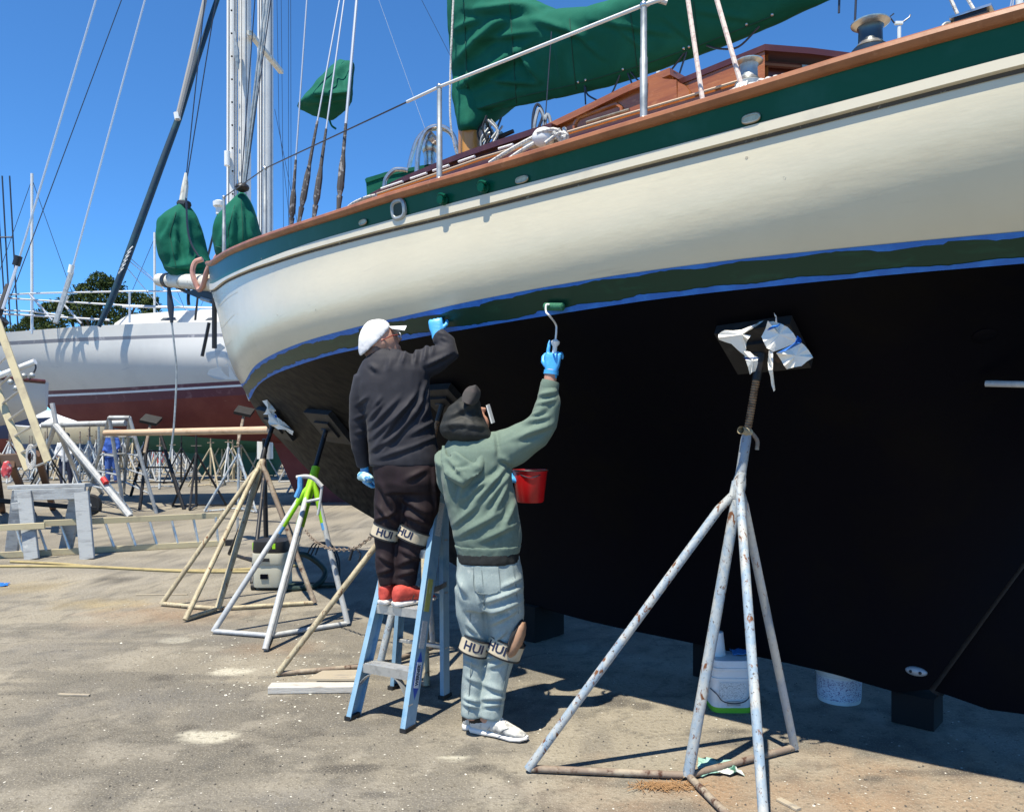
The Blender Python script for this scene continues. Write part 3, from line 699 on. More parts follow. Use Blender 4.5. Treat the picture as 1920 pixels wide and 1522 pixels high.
MB().ball(P(454,352,8.6), (0.08,0.08,0.05), 10, 6).build('stay_swivel', M['dark'], boat)

# ---------------------------------------------------------------- fittings on the hull itself
def on_hull(px, py, off=0.0):
    p, n_ = hull_hit(px, py); return p+n_*off, n_
def ring_on(name, px, py, rx, rz, r, mt, n=24, fill=None):
    c, n_ = on_hull(px, py, 0.006); tx = (U-n_*U.dot(n_)).normalized(); tz = n_.cross(tx).normalized()
    pts = [c+tx*math.copysign(abs(math.cos(a))**0.7,math.cos(a))*rx+tz*math.copysign(abs(math.sin(a))**0.7,math.sin(a))*rz for a in np.linspace(0,2*math.pi,n+1)]
    o = MB().tube(pts, r, 8).build(name, mt, boat)
    if fill: MB().slab(pts[:-1], n_*0.004).build('opening', fill, o)
    return o
M['hole'] = mat('dark_opening', (0.012,0.03,0.022), 0.6)
ring_on('hawse_hole', 749, 393, 0.055, 0.048, 0.014, M['galv'], fill=M['hole'])
for px, py in ((682,417),(980,337),(1409,223)): ring_on('scupper', px, py, 0.036 if px < 1400 else 0.032, 0.012 if px < 1400 else 0.014, 0.006, M['bronze'], fill=M['bronze'])
for px, py in ((834,375),(910,352)):
    c, n_ = on_hull(px, py, 0.0)
    f = MB().lathe(c, n_, [(0.030,0),(0.030,0.008),(0.018,0.012),(0.018,0.025),(0.024,0.030),(0.022,0.038)], 14).build('deck_drain', M['bgreen'], boat)
    MB().tube(curve([c+n_*0.025+U*0.03+Vector((0,0,0.012)), c+n_*0.035+Vector((0,0,0.028)), c+n_*0.03-U*0.035+Vector((0,0,0.014))],5), 0.008, 8).build('clip', M['bgreen'], f)
for px, py in ((592,580),(520,590),(637,455),(1400,296),(490,485)):
    c, n_ = on_hull(px, py, 0.0); MB().lathe(c-n_*0.001, n_, [(0.007,0),(0.006,0.002)], 10).build('bung', M['seam'], boat)
# zinc anode on the keel, small through-hull on the bottom
c, n_ = on_hull(1718, 1258, 0.0)
tz = n_.cross(U).normalized()
rm = Matrix((U, n_, tz)).transposed()
an = MB().ball(c, (0.052,0.022,0.024), 18, 10, rm).build('zinc_anode', mat('zinc', (0.35,0.38,0.40), 0.5, 0.3), boat)
for k in (-1,1): MB().ball(c+U*0.022*k+n_*0.019, (0.008,)*3, 8, 5).build('anode_bolt', M['dark'], an)
for px, py in ((1845,628),):
    c, n_ = on_hull(px, py, 0.0); MB().lathe(c, n_, [(0.045,0),(0.045,0.006),(0.034,0.010),(0.012,0.010)], 18).build('through_hull', M['bottom'], boat)
# ---------------------------------------------------------------- canvas: boom cover, sail bags, cover on the shrouds
def relax(mb, voxel, it=6, folds=(), jitter=0.0, jscale=6.0, seed=0, sub=None):
    """fuse the pieces into one skin, smooth it and press folds into it; returns an MB"""
    me = mb.mesh('tmp'); o = bpy.data.objects.new('tmp', me); COL.objects.link(o)
    bm = bmesh.new(); bm.from_mesh(me); bmesh.ops.recalc_face_normals(bm, faces=bm.faces); bm.to_mesh(me); bm.free()
    r = o.modifiers.new('r', 'REMESH'); r.mode = 'VOXEL'; r.voxel_size = voxel
    if it:
        s_ = o.modifiers.new('s', 'SMOOTH'); s_.factor = 0.5; s_.iterations = it
    dg = bpy.context.evaluated_depsgraph_get(); dg.update()
    m2 = bpy.data.meshes.new_from_object(o.evaluated_get(dg))
    nv = len(m2.vertices); co = np.empty(nv*3); m2.vertices.foreach_get('co', co); co = co.reshape(-1, 3)
    no = np.empty(nv*3); m2.vertices.foreach_get('normal', no); no = no.reshape(-1, 3)
    fs = [tuple(p.vertices) for p in m2.polygons]
    disp = np.zeros(nv)
    pxy = np.stack([960+FPX*co[:, 0]/co[:, 1], HOR-FPX*(co[:, 2]-CZ)/co[:, 1]], 1); face = np.clip(-no[:, 1]*1.6+0.25, 0, 1)
    for A_, B_, wd, amp in folds:
        A_ = np.array(A_, float); B_ = np.array(B_, float); d = B_-A_; l2 = (d*d).sum()
        t = np.clip(((pxy-A_)@d)/l2, 0, 1); q = A_+t[:, None]*d
        e_ = pxy-q; ds = np.linalg.norm(e_, axis=1)
        sgn = np.sign(d[0]*e_[:, 1]-d[1]*e_[:, 0])
        taper = np.sin(np.pi*np.clip(t*0.86+0.07, 0, 1))
        prof = np.where(sgn > 0, np.exp(-(ds/(wd*0.55))**2), np.exp(-(ds/(wd*1.1))**2))-0.5*np.exp(-((ds-1.5*wd)/(wd*0.8))**2)*(sgn > 0)
        disp += amp*taper*face*prof
    if jitter:
        for i in range(nv):
            p = Vector(co[i])*jscale+Vector((seed*3.1, seed*1.7, 0)); disp[i] += jitter*(noise.noise(p)+0.5*noise.noise(p*2.3))
    co = co+no*disp[:, None]
    if len(folds):
        ed = np.array([tuple(e.vertices) for e in m2.edges]); deg = np.bincount(ed.ravel(), minlength=nv)[:, None]
        for _ in range(2):
            acc = np.zeros_like(co); np.add.at(acc, ed[:, 0], co[ed[:, 1]]); np.add.at(acc, ed[:, 1], co[ed[:, 0]]); co = co*0.5+0.5*acc/np.maximum(deg, 1)
    bpy.data.objects.remove(o); bpy.data.meshes.remove(me); bpy.data.meshes.remove(m2)
    out = MB(); out.v = [tuple(p) for p in co]; out.f = fs
    return out
def blob(sections, n=20, e=2.0):
    """loft of super-ellipses: (centre, half vector a, half vector b)"""
    rings = []
    for c, a, b in sections:
        c, a, b = Vector(c), Vector(a), Vector(b); r = []
        for k in range(n):
            t = 2*math.pi*k/n; x, y = math.cos(t), math.sin(t)
            r.append(c+a*math.copysign(abs(x)**(2/e), x)+b*math.copysign(abs(y)**(2/e), y))
        rings.append(r)
    return MB().rings(rings, True)
# boom cover: sections along the boom read from the photo at the boom's own distance
sec = []
for px, top, bot, hw in ((862,-70,240,0.14),(868,-75,248,0.18),(886,-85,238,0.23),(920,-70,212,0.27),(960,-35,203,0.29),(1010,5,192,0.29),(1060,27,182,0.28),(1130,22,166,0.27),(1200,0,144,0.26),(1300,-40,108,0.25),(1420,-95,62,0.24),(1560,-170,-2,0.22),(1760,-280,-95,0.20),(2300,-560,-340,0.16)):
    s_ = s_at(px); zt = CZ+(HOR-top)/FPX*BP(s_,0,0).y; zb = CZ+(HOR-bot)/FPX*BP(s_,0,0).y
    sec.append((BP(s_,0,(zt+zb)/2), N*hw, Vector((0,0,(zt-zb)/2))))
prof_ = curve([(0,1,0),(0.45,0.95,0),(0.85,0.72,0),(1.0,0.42,0),(0.93,0.10,0),(0.62,-0.42,0),(0.34,-0.82,0),(0.0,-1,0)], 3)
prof_ = [(p.x, p.y) for p in prof_]; prof_ = prof_+[(-x, y) for x, y in prof_[::-1][1:-1]]
cov = MB().rings([[c_+a_*x+b_*y for x, y in prof_] for c_, a_, b_ in sec], True)
def W_(px, py): return atW(px, py, 0.17)
fl = [((848,175),(990,88),13,.055),((852,120),(950,30),13,.045),((850,215),(950,190),8,.03),((880,20),(1010,14),10,.045),((1000,38),(1100,70),9,.035),((900,75),(1000,62),8,.03),((965,85),(1012,150),9,.045),((905,150),(1010,158),7,.03),((1060,45),(1130,110),7,.022),((1105,38),(1265,66),7,.016),((1150,45),(1215,100),6,.014),((1040,70),(1052,150),7,.018),((1300,20),(1420,40),7,.012),((1240,30),(1300,80),6,.012),((848,60),(900,35),8,.03),((870,100),(890,200),7,.018)]
cv = relax(cov, 0.016, 2, [(a,b,w_*0.8,am*1.15) for a,b,w_,am in fl], 0.005, 7.0, 1)
sail_cover = cv.build('sail_cover', M['canvas'], smooth=70); tag(sail_cover, 'long dark green canvas cover over the boom of the cream sailboat', 'sail cover')
_cb = BVHTree.FromPolygons([Vector(v) for v in cv.v], cv.f)
M['thread_g'] = mat('dark_green_seam', (0.003,0.06,0.04), 0.85)
def on_skin(bv, px, py, off_=0.002):
    d = (P(px, py, 1.0)-Vector((0,0,CZ))).normalized(); h = bv.ray_cast(Vector((0,0,CZ)), d); return h[0]-d*off_ if h[0] else None
def seam(bv, pts, parent, r=0.0035, n=24):
    q = []
    for k in range(n+1):
        f = k/n*(len(pts)-1); i = min(int(f), len(pts)-2); u_ = f-i; p = on_skin(bv, pts[i][0]*(1-u_)+pts[i+1][0]*u_, pts[i][1]*(1-u_)+pts[i+1][1]*u_)
        if p: q.append(p)
    if len(q) > 2: MB().tube(q, r, 5).build('seam', M['thread_g'], parent)
for pts in ([(870,5),(874,110),(880,228)],[(955,2),(962,90),(968,195)],[(1068,36),(1074,110),(1080,168)],[(1180,12),(1188,70),(1195,135)],[(1300,3),(1305,50),(1310,95)],[(860,215),(960,185),(1080,158),(1200,124),(1320,82),(1450,30)]): seam(_cb, pts, sail_cover)
for px, py in ((1084,158),(1098,154),(1168,134),(1282,95),(1292,92),(1400,50),(1448,32)):
    c = on_skin(_cb, px, py-4, 0.0) or atW(px, py-3, 0.13); MB().ball(c, 0.010, 8, 5).build('grommet', M['steel'], sail_cover)
for q in (((1098,164),(1102,178),(1122,190)),((1166,132),(1150,170),(1140,186)),((1174,130),(1186,160)),((1180,132),(1195,150),(1210,158)),((1284,98),(1260,130),(1246,145)),((1288,96),(1280,120),(1272,145)),((1325,86),(1350,92),(1385,88),(1424,50)),((1574,-12),(1573,25)),((1606,-25),(1603,42)),((1096,160),(1098,196))):
    pts = [atW(x, y, 0.05) for x, y in q]
    MB().tube(curve(pts, 6) if len(pts) > 2 else pts, 0.006, 6).build('lacing', M['wire'], sail_cover)
# collar of the cover round the mast
col_s = [(P(x0*.5+x1*.5, y, mY), Vector(((x1-x0)/2/FPX*mY,0,0)), Vector((0,0.17,0))) for x0, x1, y in ((846,1000,150),(848,985,185),(852,950,210),(858,905,245),(862,900,252))]
relax(blob(col_s, 18), 0.025, 3, (), 0.01, 6, 4).build('mast_collar', M['canvas'], sail_cover, smooth=70)

def bag(name, outline, Y, dx, label, cat, folds, seed):
    """outline: (py, x left, x right, half depth)"""
    s_ = [(P((a+b)/2, y, Y), Vector(((b-a)/2/FPX*Y, 0, 0)), Vector((0, d, 0))) for y, a, b, d in outline]
    o = relax(blob(s_, 24, 2.0), 0.028, 2, [(a, b, w_*145, am) for a, b, w_, am in folds], 0.03, 2.6, seed).build(name, M['canvas'], smooth=70)
    tag(o, label, cat, 'green sail bags at the bow'); return o
b1 = bag('sail_bag', [(372,341,349,.05),(385,333,356,.10),(400,318,366,.20),(418,299,374,.30),(440,296,378,.34),(465,300,385,.36),(485,305,393,.36),(500,313,403,.34),(515,322,405,.30),(528,336,400,.22),(538,352,392,.10)], 9.9, 0.3,
    'tall green sail bag hanging on the stay above the bowsprit', 'sail bag', [((348,385),(352,520),.05,.05),((356,390),(390,480),.05,.06),((334,392),(302,450),.04,.05),((308,505),(398,492),.06,.07),((340,430),(362,515),.04,.05),((330,400),(325,500),.04,.04),((375,440),(398,495),.04,.05),((318,515),(380,520),.04,.05)], 2)
b2 = bag('sail_bag', [(360,449,456,.04),(372,443,462,.10),(392,428,471,.22),(415,411,480,.32),(435,404,488,.36),(455,401,490,.36),(475,404,486,.34),(488,412,478,.28)], 8.75, 0.3,
    'pointed green sail bag standing on the foredeck behind the rail', 'sail bag', [((452,366),(455,470),.04,.05),((448,372),(412,450),.05,.05),((458,372),(484,440),.04,.05),((440,390),(430,475),.04,.04),((465,395),(470,470),.04,.04)], 3)
for bg_, pl in ((b1, ([(330,398),(318,440),(330,500)],[(366,408),(384,450),(392,485)],[(312,500),(350,508),(400,500)])),(b2, ([(452,372),(455,420),(456,470)],[(440,385),(428,430),(430,468)],[(404,462),(440,470),(486,466)]))):
    bt_ = BVHTree.FromPolygons([v.co+bg_.location for v in bg_.data.vertices], [tuple(p.vertices) for p in bg_.data.polygons])
    for pts in pl: seam(bt_, pts, bg_, 0.0045)
for bg_, pts in ((b1, ((349,372),(352,430),(360,460),(376,486))),):
    MB().tube(curve([P(x, y, 9.9-0.36) for x, y in pts], 6), 0.012, 6).build('seam_lacing', M['wire'], bg_)
MB().tube([P(338,382,9.9),P(352,384,9.75)], 0.05, 8).build('neck_tie', M['black'], b1)
Yc = 5.75
top_ = [(636,110),(664,116)]; mid = [(556,197),(592,176),(658,172)]; botm = [(556,206),(606,224),(622,231),(648,206)]
vv = [P(636,110,Yc+.08),P(662,113,Yc-.02),P(666,122,Yc+.16),P(612,130,Yc-.04),P(590,174,Yc-.22),P(655,171,Yc-.20),P(554,195,Yc-.05),P(556,206,Yc+.02),P(606,223,Yc+.05),P(622,230,Yc+.08),P(650,206,Yc+.02),P(662,190,Yc+.14),P(660,150,Yc+.22),P(600,190,Yc+.20),P(640,130,Yc+.22)]
bm = bmesh.new(); bvv = [bm.verts.new(v) for v in vv]; bmesh.ops.convex_hull(bm, input=bm.verts); cm = MB()
for v_i, v_ in enumerate(bm.verts): v_.index = v_i
cm.v = [tuple(v_.co) for v_ in bm.verts]; cm.f = [tuple(v_.index for v_ in f_.verts) for f_ in bm.faces]; bm.free()
cc = relax(cm, 0.014, 2, [((648,116),(604,170),5,.03),((655,130),(650,168),4,.025),((625,135),(640,168),4,.025),((575,192),(655,185),5,.03),((590,178),(655,173),4,.04)], 0.01, 9, 5).build('canvas_cover', M['canvas'], smooth=60)
tag(cc, 'small boot-shaped green canvas cover lashed high on the shrouds', 'canvas cover')
MB().tube(curve([P(618,226,Yc),P(622,236,Yc),P(630,242,Yc)],4), 0.008, 6).build('tie', M['canvas'], cc)
# ---------------------------------------------------------------- jack stands
def paintpipe(name, c1, c2, rust=0.6, sc_=14): return mat(name, c1, 0.6, 0.1, layers=[(c2, sc_*0.9, 0.42, 0.60, 6, 0.8, (1,1,0.45)), (RUST, sc_*2.0, rust+0.02, rust+0.08, 6, 0.6, (1,1,0.5)), ((0.09,0.075,0.065), sc_*4.5, rust+0.06, rust+0.12, 4)], bump=[(sc_*3, 0.4, 0.004)], spec=0.3)
M['pblue'] = paintpipe('flaking_blue_paint_pipe', (0.25,0.33,0.41), (0.44,0.45,0.43), 0.55, 18)
M['pgrey'] = paintpipe('flaking_grey_paint_pipe', (0.34,0.35,0.34), (0.25,0.29,0.34), 0.58, 16)
M['prust'] = mat('rusty_pipe', (0.22,0.17,0.13), 0.8, 0.1, layers=[((0.34,0.29,0.22), 9, 0.5, 0.62), (DRUST, 22, 0.56, 0.66)], bump=[(50,0.5,0.004)])
M['pcream'] = paintpipe('flaking_cream_paint_pipe', (0.46,0.40,0.27), (0.33,0.28,0.19), 0.57, 17)
M['pwhite'] = paintpipe('chipped_white_paint_pipe', (0.47,0.48,0.48), (0.36,0.38,0.40), 0.63, 16)
M['plime'] = paintpipe('lime_green_paint_pipe', (0.28,0.56,0.02), (0.24,0.50,0.02), 0.72, 16)
M['psky'] = paintpipe('sky_blue_paint_pipe', (0.08,0.30,0.66), (0.12,0.36,0.66), 0.72, 16)
M['pdark'] = mat('black_greasy_pipe', (0.018,0.018,0.02), 0.5, 0.3, layers=[((0.09,0.06,0.04), 14, 0.6, 0.72)])
M['paper'] = mat('white_masking_paper', (0.85,0.81,0.73), 0.8, layers=[((0.74,0.70,0.62), 9, 0.5, 0.7)], bump=[(12,0.6,0.02)])
M['thread'] = mat('rusty_screw_thread', (0.27,0.17,0.10), 0.55, 0.4, layers=[((0.12,0.07,0.04), 30, 0.5, 0.65)])

def jackstand(label, base, feet, top, nrm, fapex, mats, r=0.027, pad=0.15, group='jack stands under the cream sailboat', ftop=0.80, handle=True, threads=True, upper=None):
    """base: foot of the centre post (None for a plain tripod); feet; top: pad point on the hull; fapex: where the legs meet along base-top"""
    b = Vector(base); t = Vector(top)+Vector(nrm)*0.07; d = t-b; ap = b+d*fapex; ax = d.normalized()
    js = thing('jack_stand', label, 'jack stand', (b.x, b.y, 0), group)
    b = b+Vector((0,0,r))
    sl = b+d*ftop
    MB().tube([b, ap, ap+ax*0.10], [r*1.25,r*1.2,r*1.2], 14).build('centre_post', mats[0], js)
    MB().tube([ap+ax*0.08, sl-ax*0.03, sl], [r*1.15,r*1.15,r*0.95], 14).build('sleeve', mats[1], js)
    for k, f in enumerate(feet):
        f = Vector(f)+Vector((0,0,r*0.8)); a = ap+ax*(0.015*k)+(Vector((f.x-ap.x,f.y-ap.y,0)).normalized())*r*0.9
        knee = a+(f-a)*0.07+Vector((0,0,0.02))
        lg = MB().tube([a+ax*0.06, a, knee, f], [r*0.8,r*0.95,r,r], 12).build('leg', mats[2+k % (len(mats)-2)], js)
        if upper: MB().tube([a+ax*0.07, a, knee, a+(f-a)*0.28], [r*0.9,r*1.05,r*1.07,r*1.07], 12).build('painted_leg_top', upper[0], lg); MB().tube([a+(f-a)*0.28, a+(f-a)*0.33], r*1.07, 12).build('painted_band', upper[1], lg)
        MB().tube([b+(f-b).normalized()*r*1.1+Vector((0,0,r*0.1)), f-(f-b).normalized()*r*0.6+Vector((0,0,r*0.2))], r*0.80, 10).build('base_bar', M['prust'] if mats[0] is M['pblue'] else mats[0], js)
    MB().lathe(ap-ax*0.02, ax, [(r*1.3,0),(r*1.55,0.02),(r*1.55,0.07),(r*1.25,0.10)], 14).build('leg_collar', mats[0], js)
    # screw
    L_ = (t-sl).length; tr_ = r*0.88
    if threads:
        prof = []; h = -0.02; k = 0; n_t = max(8, int(L_*0.7/0.011))
        for k in range(n_t):
            hh = L_*0.72*k/n_t; prof += [(tr_*0.82,hh),(tr_*1.02,hh+L_*0.72/n_t*0.4),(tr_*1.02,hh+L_*0.72/n_t*0.6)]
        MB().lathe(sl-ax*0.01, ax, prof, 12).build('screw', M['thread'], js)
        MB().tube([sl+ax*L_*0.66, t-ax*0.0], tr_*1.12, 12).build('screw_head', M['pdark'], js)
    else:
        MB().tube([sl-ax*0.02, t], tr_, 12).build('screw', M['pdark'], js)
    if handle:
        sx = ax.cross(Vector((0,1,0))).normalized()
        c = sl+ax*0.005
        hd = MB().tube([c-sx*0.01, c+sx*0.045-Vector((0,0.05,0))], 0.017, 12, cap=False).build('handle_socket', M['pcream'], js)
        MB().tube(curve([c-sx*0.02, c-sx*0.05-ax*0.03, c-sx*0.055-ax*0.07], 4), 0.009, 8).build('handle', M['prust'], js)
    if pad:
        nn = Vector(nrm).normalized(); tx = (U-nn*U.dot(nn)).normalized(); tz = nn.cross(tx).normalized()
        rm = Matrix((tx, nn, tz)).transposed(); c = Vector(top)+nn*0.03
        pd = MB().box(c, (pad*2,0.05,pad*1.7), rm).build('pad', M['black'], js, smooth=0)
        MB().box(c+nn*0.035, (pad*1.1,0.02,pad*0.8), rm).build('pad_plate', M['pdark'], pd, smooth=0)
        MB().tube([c+nn*0.04+tx*0.05, t], 0.02, 8).build('pad_yoke', M['pdark'], pd)
        js['_pad'] = 0
    return js
def paper(js, polys, Y0, seed, off=0.03):
    rr = random.Random(seed)
    for i, (poly, mt) in enumerate(polys):
        pts = []
        n = len(poly)
        for k in range(n):
            x, y = poly[k]; x2, y2 = poly[(k+1) % n]
            pts.append(P(x, y, Y0-off-0.012*i+rr.uniform(-0.02,0.02))); pts.append(P((x+x2)/2+rr.uniform(-1.5,1.5), (y+y2)/2+rr.uniform(-1.5,1.5), Y0-off-0.012*i+rr.uniform(-0.025,0.025)))
        c = sum(pts, Vector())/len(pts)+Vector((0,-0.015,0)); c2 = c+Vector((0.0,0.0015,0))
        m = len(pts); vs = pts+[p+Vector((0,0.0015,0)) for p in pts]+[c,c2]; fs = []
        for k in range(m):
            l = (k+1) % m; fs += [(k,l,2*m),(m+l,m+k,2*m+1),(k,m+k,m+l,l)]
        MB().add(vs, fs).build('masking_paper' if mt is M['paper'] else 'tape_strip', mt, js, smooth=25)
def cr(pts, x0, y0, k): return [(x0+a/k, y0+b/k) for a, b in pts]

h, hn = hull_hit(1434, 640)
js1 = jackstand('nearest jack stand, flaking blue and white pipe legs, paper-wrapped pad', G(1290,1462), [G(990,1448), G(1490,1408), G(1437,1610)], h, hn, 0.665, [M['pblue'],M['pgrey'],M['pblue'],M['pgrey'],M['pblue']], 0.0195, 0.17, ftop=0.80)
pc = lambda q: cr(q, 1280, 560, 5.072)
paper(js1, [(pc([(340,340),(400,300),(560,295),(700,240),(770,210),(640,290),(575,330),(650,350),(605,420),(590,540),(465,430),(345,390)]), M['paper']),
    (pc([(580,500),(640,505),(720,560),(715,610),(690,690),(640,722),(600,585)]), M['paper']),
    (pc([(750,360),(810,210),(860,215),(940,240),(1000,270),(1090,390),(1050,430),(860,505),(800,470)]), M['paper']),
    (pc([(890,515),(1010,470),(1130,420),(1190,480),(1240,560),(1130,640),(990,670),(940,590)]), M['paper']),
    (pc([(820,495),(858,505),(850,640),(880,870),(866,882),(835,740),(810,600)]), M['paper']),
    (pc([(870,135),(890,160),(900,230),(880,215),(885,175)]), M['paper']),
    (pc([(800,300),(860,255),(935,232),(925,250),(860,285)]), M['tape']),
    (pc([(900,515),(1010,455),(1080,400),(1090,350),(1125,380),(1128,418),(1040,470)]), M['tape']),
    (pc([(572,553),(600,565),(720,560),(722,572),(600,578)]), M['tape'])], h.y-0.10, 4, 0.14)
# second stand, hidden behind the two painters
h, hn = hull_hit(838, 742)
jackstand('jack stand behind the two painters, one rusty cream leg sticking out left', G(712,1252), [G(520,1268), G(812,1216), G(800,1290)], h, hn, 0.66, [M['pblue'],M['pdark'],M['pcream'],M['pgrey']], 0.019, 0.15)
# lime green stand
h, hn = hull_hit(622, 795)
js3 = jackstand('white jack stand with lime green top and black screw', G(507,1197), [G(400,1188), G(497,1222), G(652,1173)], h, hn, 0.70, [M['pwhite'],M['pdark'],M['pwhite'],M['pwhite'],M['pwhite']], 0.022, 0.20, ftop=0.80, threads=False, handle=False, upper=(M['plime'], M['psky']))
ap3 = Vector(js3.location)+Vector((0,0,0.03)); ax3 = (h+hn*0.07-ap3); 
def seg3(f0, f1): return [ap3+ax3*f0, ap3+ax3*f1]
MB().tube(seg3(0.50,0.80), 0.034, 14).build('lime_post', M['plime'], js3)
hy = h.y-0.5
MB().tube(curve([P(556,895,hy),P(575,893,hy),P(590,898,hy),P(604,912,hy)],4), 0.017, 9).build('screw_handle', M['pwhite'], js3)
MB().tube([P(604,912,hy),P(599,950,hy),P(596,965,hy)], 0.011, 8).build('handle_drop', M['pwhite'], js3)
MB().tube([P(563,893,hy),P(563,915,hy),P(556,932,hy)], 0.022, 8).build('painted_handle', M['psky'], js3)
MB().tube([P(575,940,hy),P(600,935,hy)], 0.011, 8).build('handle_bar', M['pwhite'], js3)
# cream stand near the bow
h, hn = hull_hit(522, 790)
js4 = jackstand('rusty cream jack stand nearest the bow with torn paper on its pad', G(408,1146), [G(303,1136), G(347,1166), G(590,1134)], h, hn, 0.75, [M['pcream'],M['pdark'],M['pcream'],M['pcream'],M['prust']], 0.0225, 0.20, ftop=0.86, threads=False, handle=False)
pc = lambda q: cr(q, 440, 720, 5.434)
paper(js4, [(pc([(280,170),(330,160),(420,270),(400,290),(370,300),(290,310),(330,240)]), M['paper']), (pc([(340,310),(400,290),(440,340),(520,400),(600,480),(590,520),(540,470),(440,460),(390,430),(340,390)]), M['paper']), (pc([(405,310),(430,325),(432,345),(408,340)]), M['tape'])], h.y-0.22, 6, 0.05)
# darker stand standing behind the cream one
jb = G(500,1062); tp5 = P(492,812,8.6)
jackstand('dark jack stand just behind the rusty cream one', jb, [G(473,1096), G(566,1050), G(430,1040)], tp5, (0.3,-0.2,-0.9), 0.72, [M['pdark'],M['pdark'],M['pdark'],M['prust']], 0.022, 0.0, ftop=0.9, threads=False, handle=False)

# chain slung between two stands
ck = [P(571,992,5.9),P(587,1011,5.8),P(609,1025,5.7),P(635,1030,5.55),P(666,1027,5.4),P(697,1006,5.25)]
cpts = curve(ck, 24); chain = thing('chain', 'slack rusty chain hanging from the lime green stand to the next', 'chain', (cpts[0].x, cpts[0].y, 0))
lm = MB(); 
rg = [Vector((0.022*math.cos(a), 0.012*math.sin(a), 0)) for a in np.linspace(0, 2*math.pi, 11)[:-1]]
lm.rings([[p+p.normalized()*0.004*math.cos(t)+Vector((0,0,0.004*math.sin(t))) for t in np.linspace(0,2*math.pi,6)[:-1]] for p in rg], loop=True)
first = None; k = 0; acc = 0.0
for i in range(len(cpts)-1):
    a, b = cpts[i], cpts[i+1]; sl_ = (b-a).length; acc += sl_
    if acc < 0.034: continue
    acc -= 0.034; p = b; d = (b-a).normalized(); x, y, _ = frame(d); sx_ = x if k % 2 else y; rm = Matrix((d, sx_, d.cross(sx_))).transposed(); k += 1
    if first is None:
        me = lm.mesh('link'); me.materials.append(M['prust']); first = True
    o = bpy.data.objects.new('link', me); COL.objects.link(o); o.parent = chain; o.matrix_local = Matrix.Translation(p-chain.location) @ rm.to_4x4()
MB().tube([P(661,1030,5.4),P(655,1050,5.4)], 0.010, 8).build('hook', M['dark'], chain)
MB().tube(curve([P(667,1028,5.4),P(676,1038,5.38),P(672,1052,5.38)],4), 0.006, 6).build('hook_arm', M['dark'], chain)

# ---------------------------------------------------------------- blue fibreglass stepladder
M['lblue'] = mat('blue_fibreglass', (0.20,0.35,0.48), 0.5, layers=[((0.27,0.41,0.52), 5, 0.45, 0.7), ((0.12,0.27,0.42), 11, 0.56, 0.7), ((0.48,0.50,0.50), 18, 0.70, 0.76), ((0.10,0.10,0.10), 30, 0.74, 0.80)], bump=[(60,0.15,0.002)])
M['alu'] = mat('scuffed_aluminium', (0.60,0.60,0.58), 0.38, 0.75, layers=[((0.42,0.42,0.41), 20, 0.5, 0.7)], bump=[(40,0.1,0.002)])
FR, FL_ = Vector((-0.519,3.92,0)), Vector((-0.855,4.10,0)); TR, TL = Vector((-0.378,4.22,1.165)), Vector((-0.615,4.345,1.165))
RR, RL = Vector((-0.372,4.41,0)), Vector((-0.707,4.59,0)); TR2, TL2 = TR+Vector((0.012,0.06,-0.02)), TL+Vector((0.012,0.06,-0.02))
lad = thing('stepladder', 'light blue fibreglass stepladder under the painter in black', 'stepladder', ((FR+RL)/2))
side = (FL_-FR).normalized(); fwd = Vector((side.y,-side.x,0)); fwd = fwd if fwd.y < 0 else -fwd
def channel(name, a, b, wd, dp, inward, mt, parent=lad):
    """C-channel rail: web facing outward, flanges inward"""
    d = (b-a).normalized(); up = (fwd-d*fwd.dot(d)).normalized(); inn = inward
    t = 0.006; mb = MB()
    prof = [(-wd/2,0),(wd/2,0),(wd/2,dp),(wd/2-t,dp),(wd/2-t,t),(-wd/2+t,t),(-wd/2+t,dp),(-wd/2,dp)]
    mb.rings([[q+up*u_+inn*v_ for u_, v_ in prof] for q in (a, b)], True)
    return mb.build(name, mt, parent)
channel('front_rail', FR, TR, 0.086, 0.030, side, M['lblue']); channel('front_rail', FL_, TL, 0.086, 0.030, -side, M['lblue'])
channel('rear_rail', RR, TR2, 0.060, 0.026, side, M['lblue']); channel('rear_rail', RL, TL2, 0.060, 0.026, -side, M['lblue'])
for a in (FR, FL_, RR, RL):
    MB().box(a+Vector((0,0,0.012))+side*(0.012 if a in (FR, RR) else -0.012), (0.038,0.088,0.020), Matrix.Rotation(math.atan2(side.y,side.x),3,'Z')).build('foot_pad', M['black'], lad)
for z in (0.285, 0.585, 0.885):
    f = z/1.165; a = FR+(TR-FR)*f+side*0.006; b = FL_+(TL-FL_)*f-side*0.006
    dpt = 0.085
    stp_ = MB(); u = -fwd
    prof = [(-0.045,0.0),(-0.045,-0.045),(-0.040,-0.045),(-0.040,-0.006),(0.040,-0.006),(0.040,-0.03),(0.045,-0.03),(0.045,0.0)]
    stp_.rings([[q+u*x_+Vector((0,0,y_)) for x_, y_ in prof] for q in (a, b)], True)
    o = stp_.build('step', M['alu'], lad)
    for k in range(5): MB().tube([a+u*(-0.03+k*0.015)+Vector((0,0,0.001)), b+u*(-0.03+k*0.015)+Vector((0,0,0.001))], 0.002, 5).build('tread_rib', M['alu'], o)
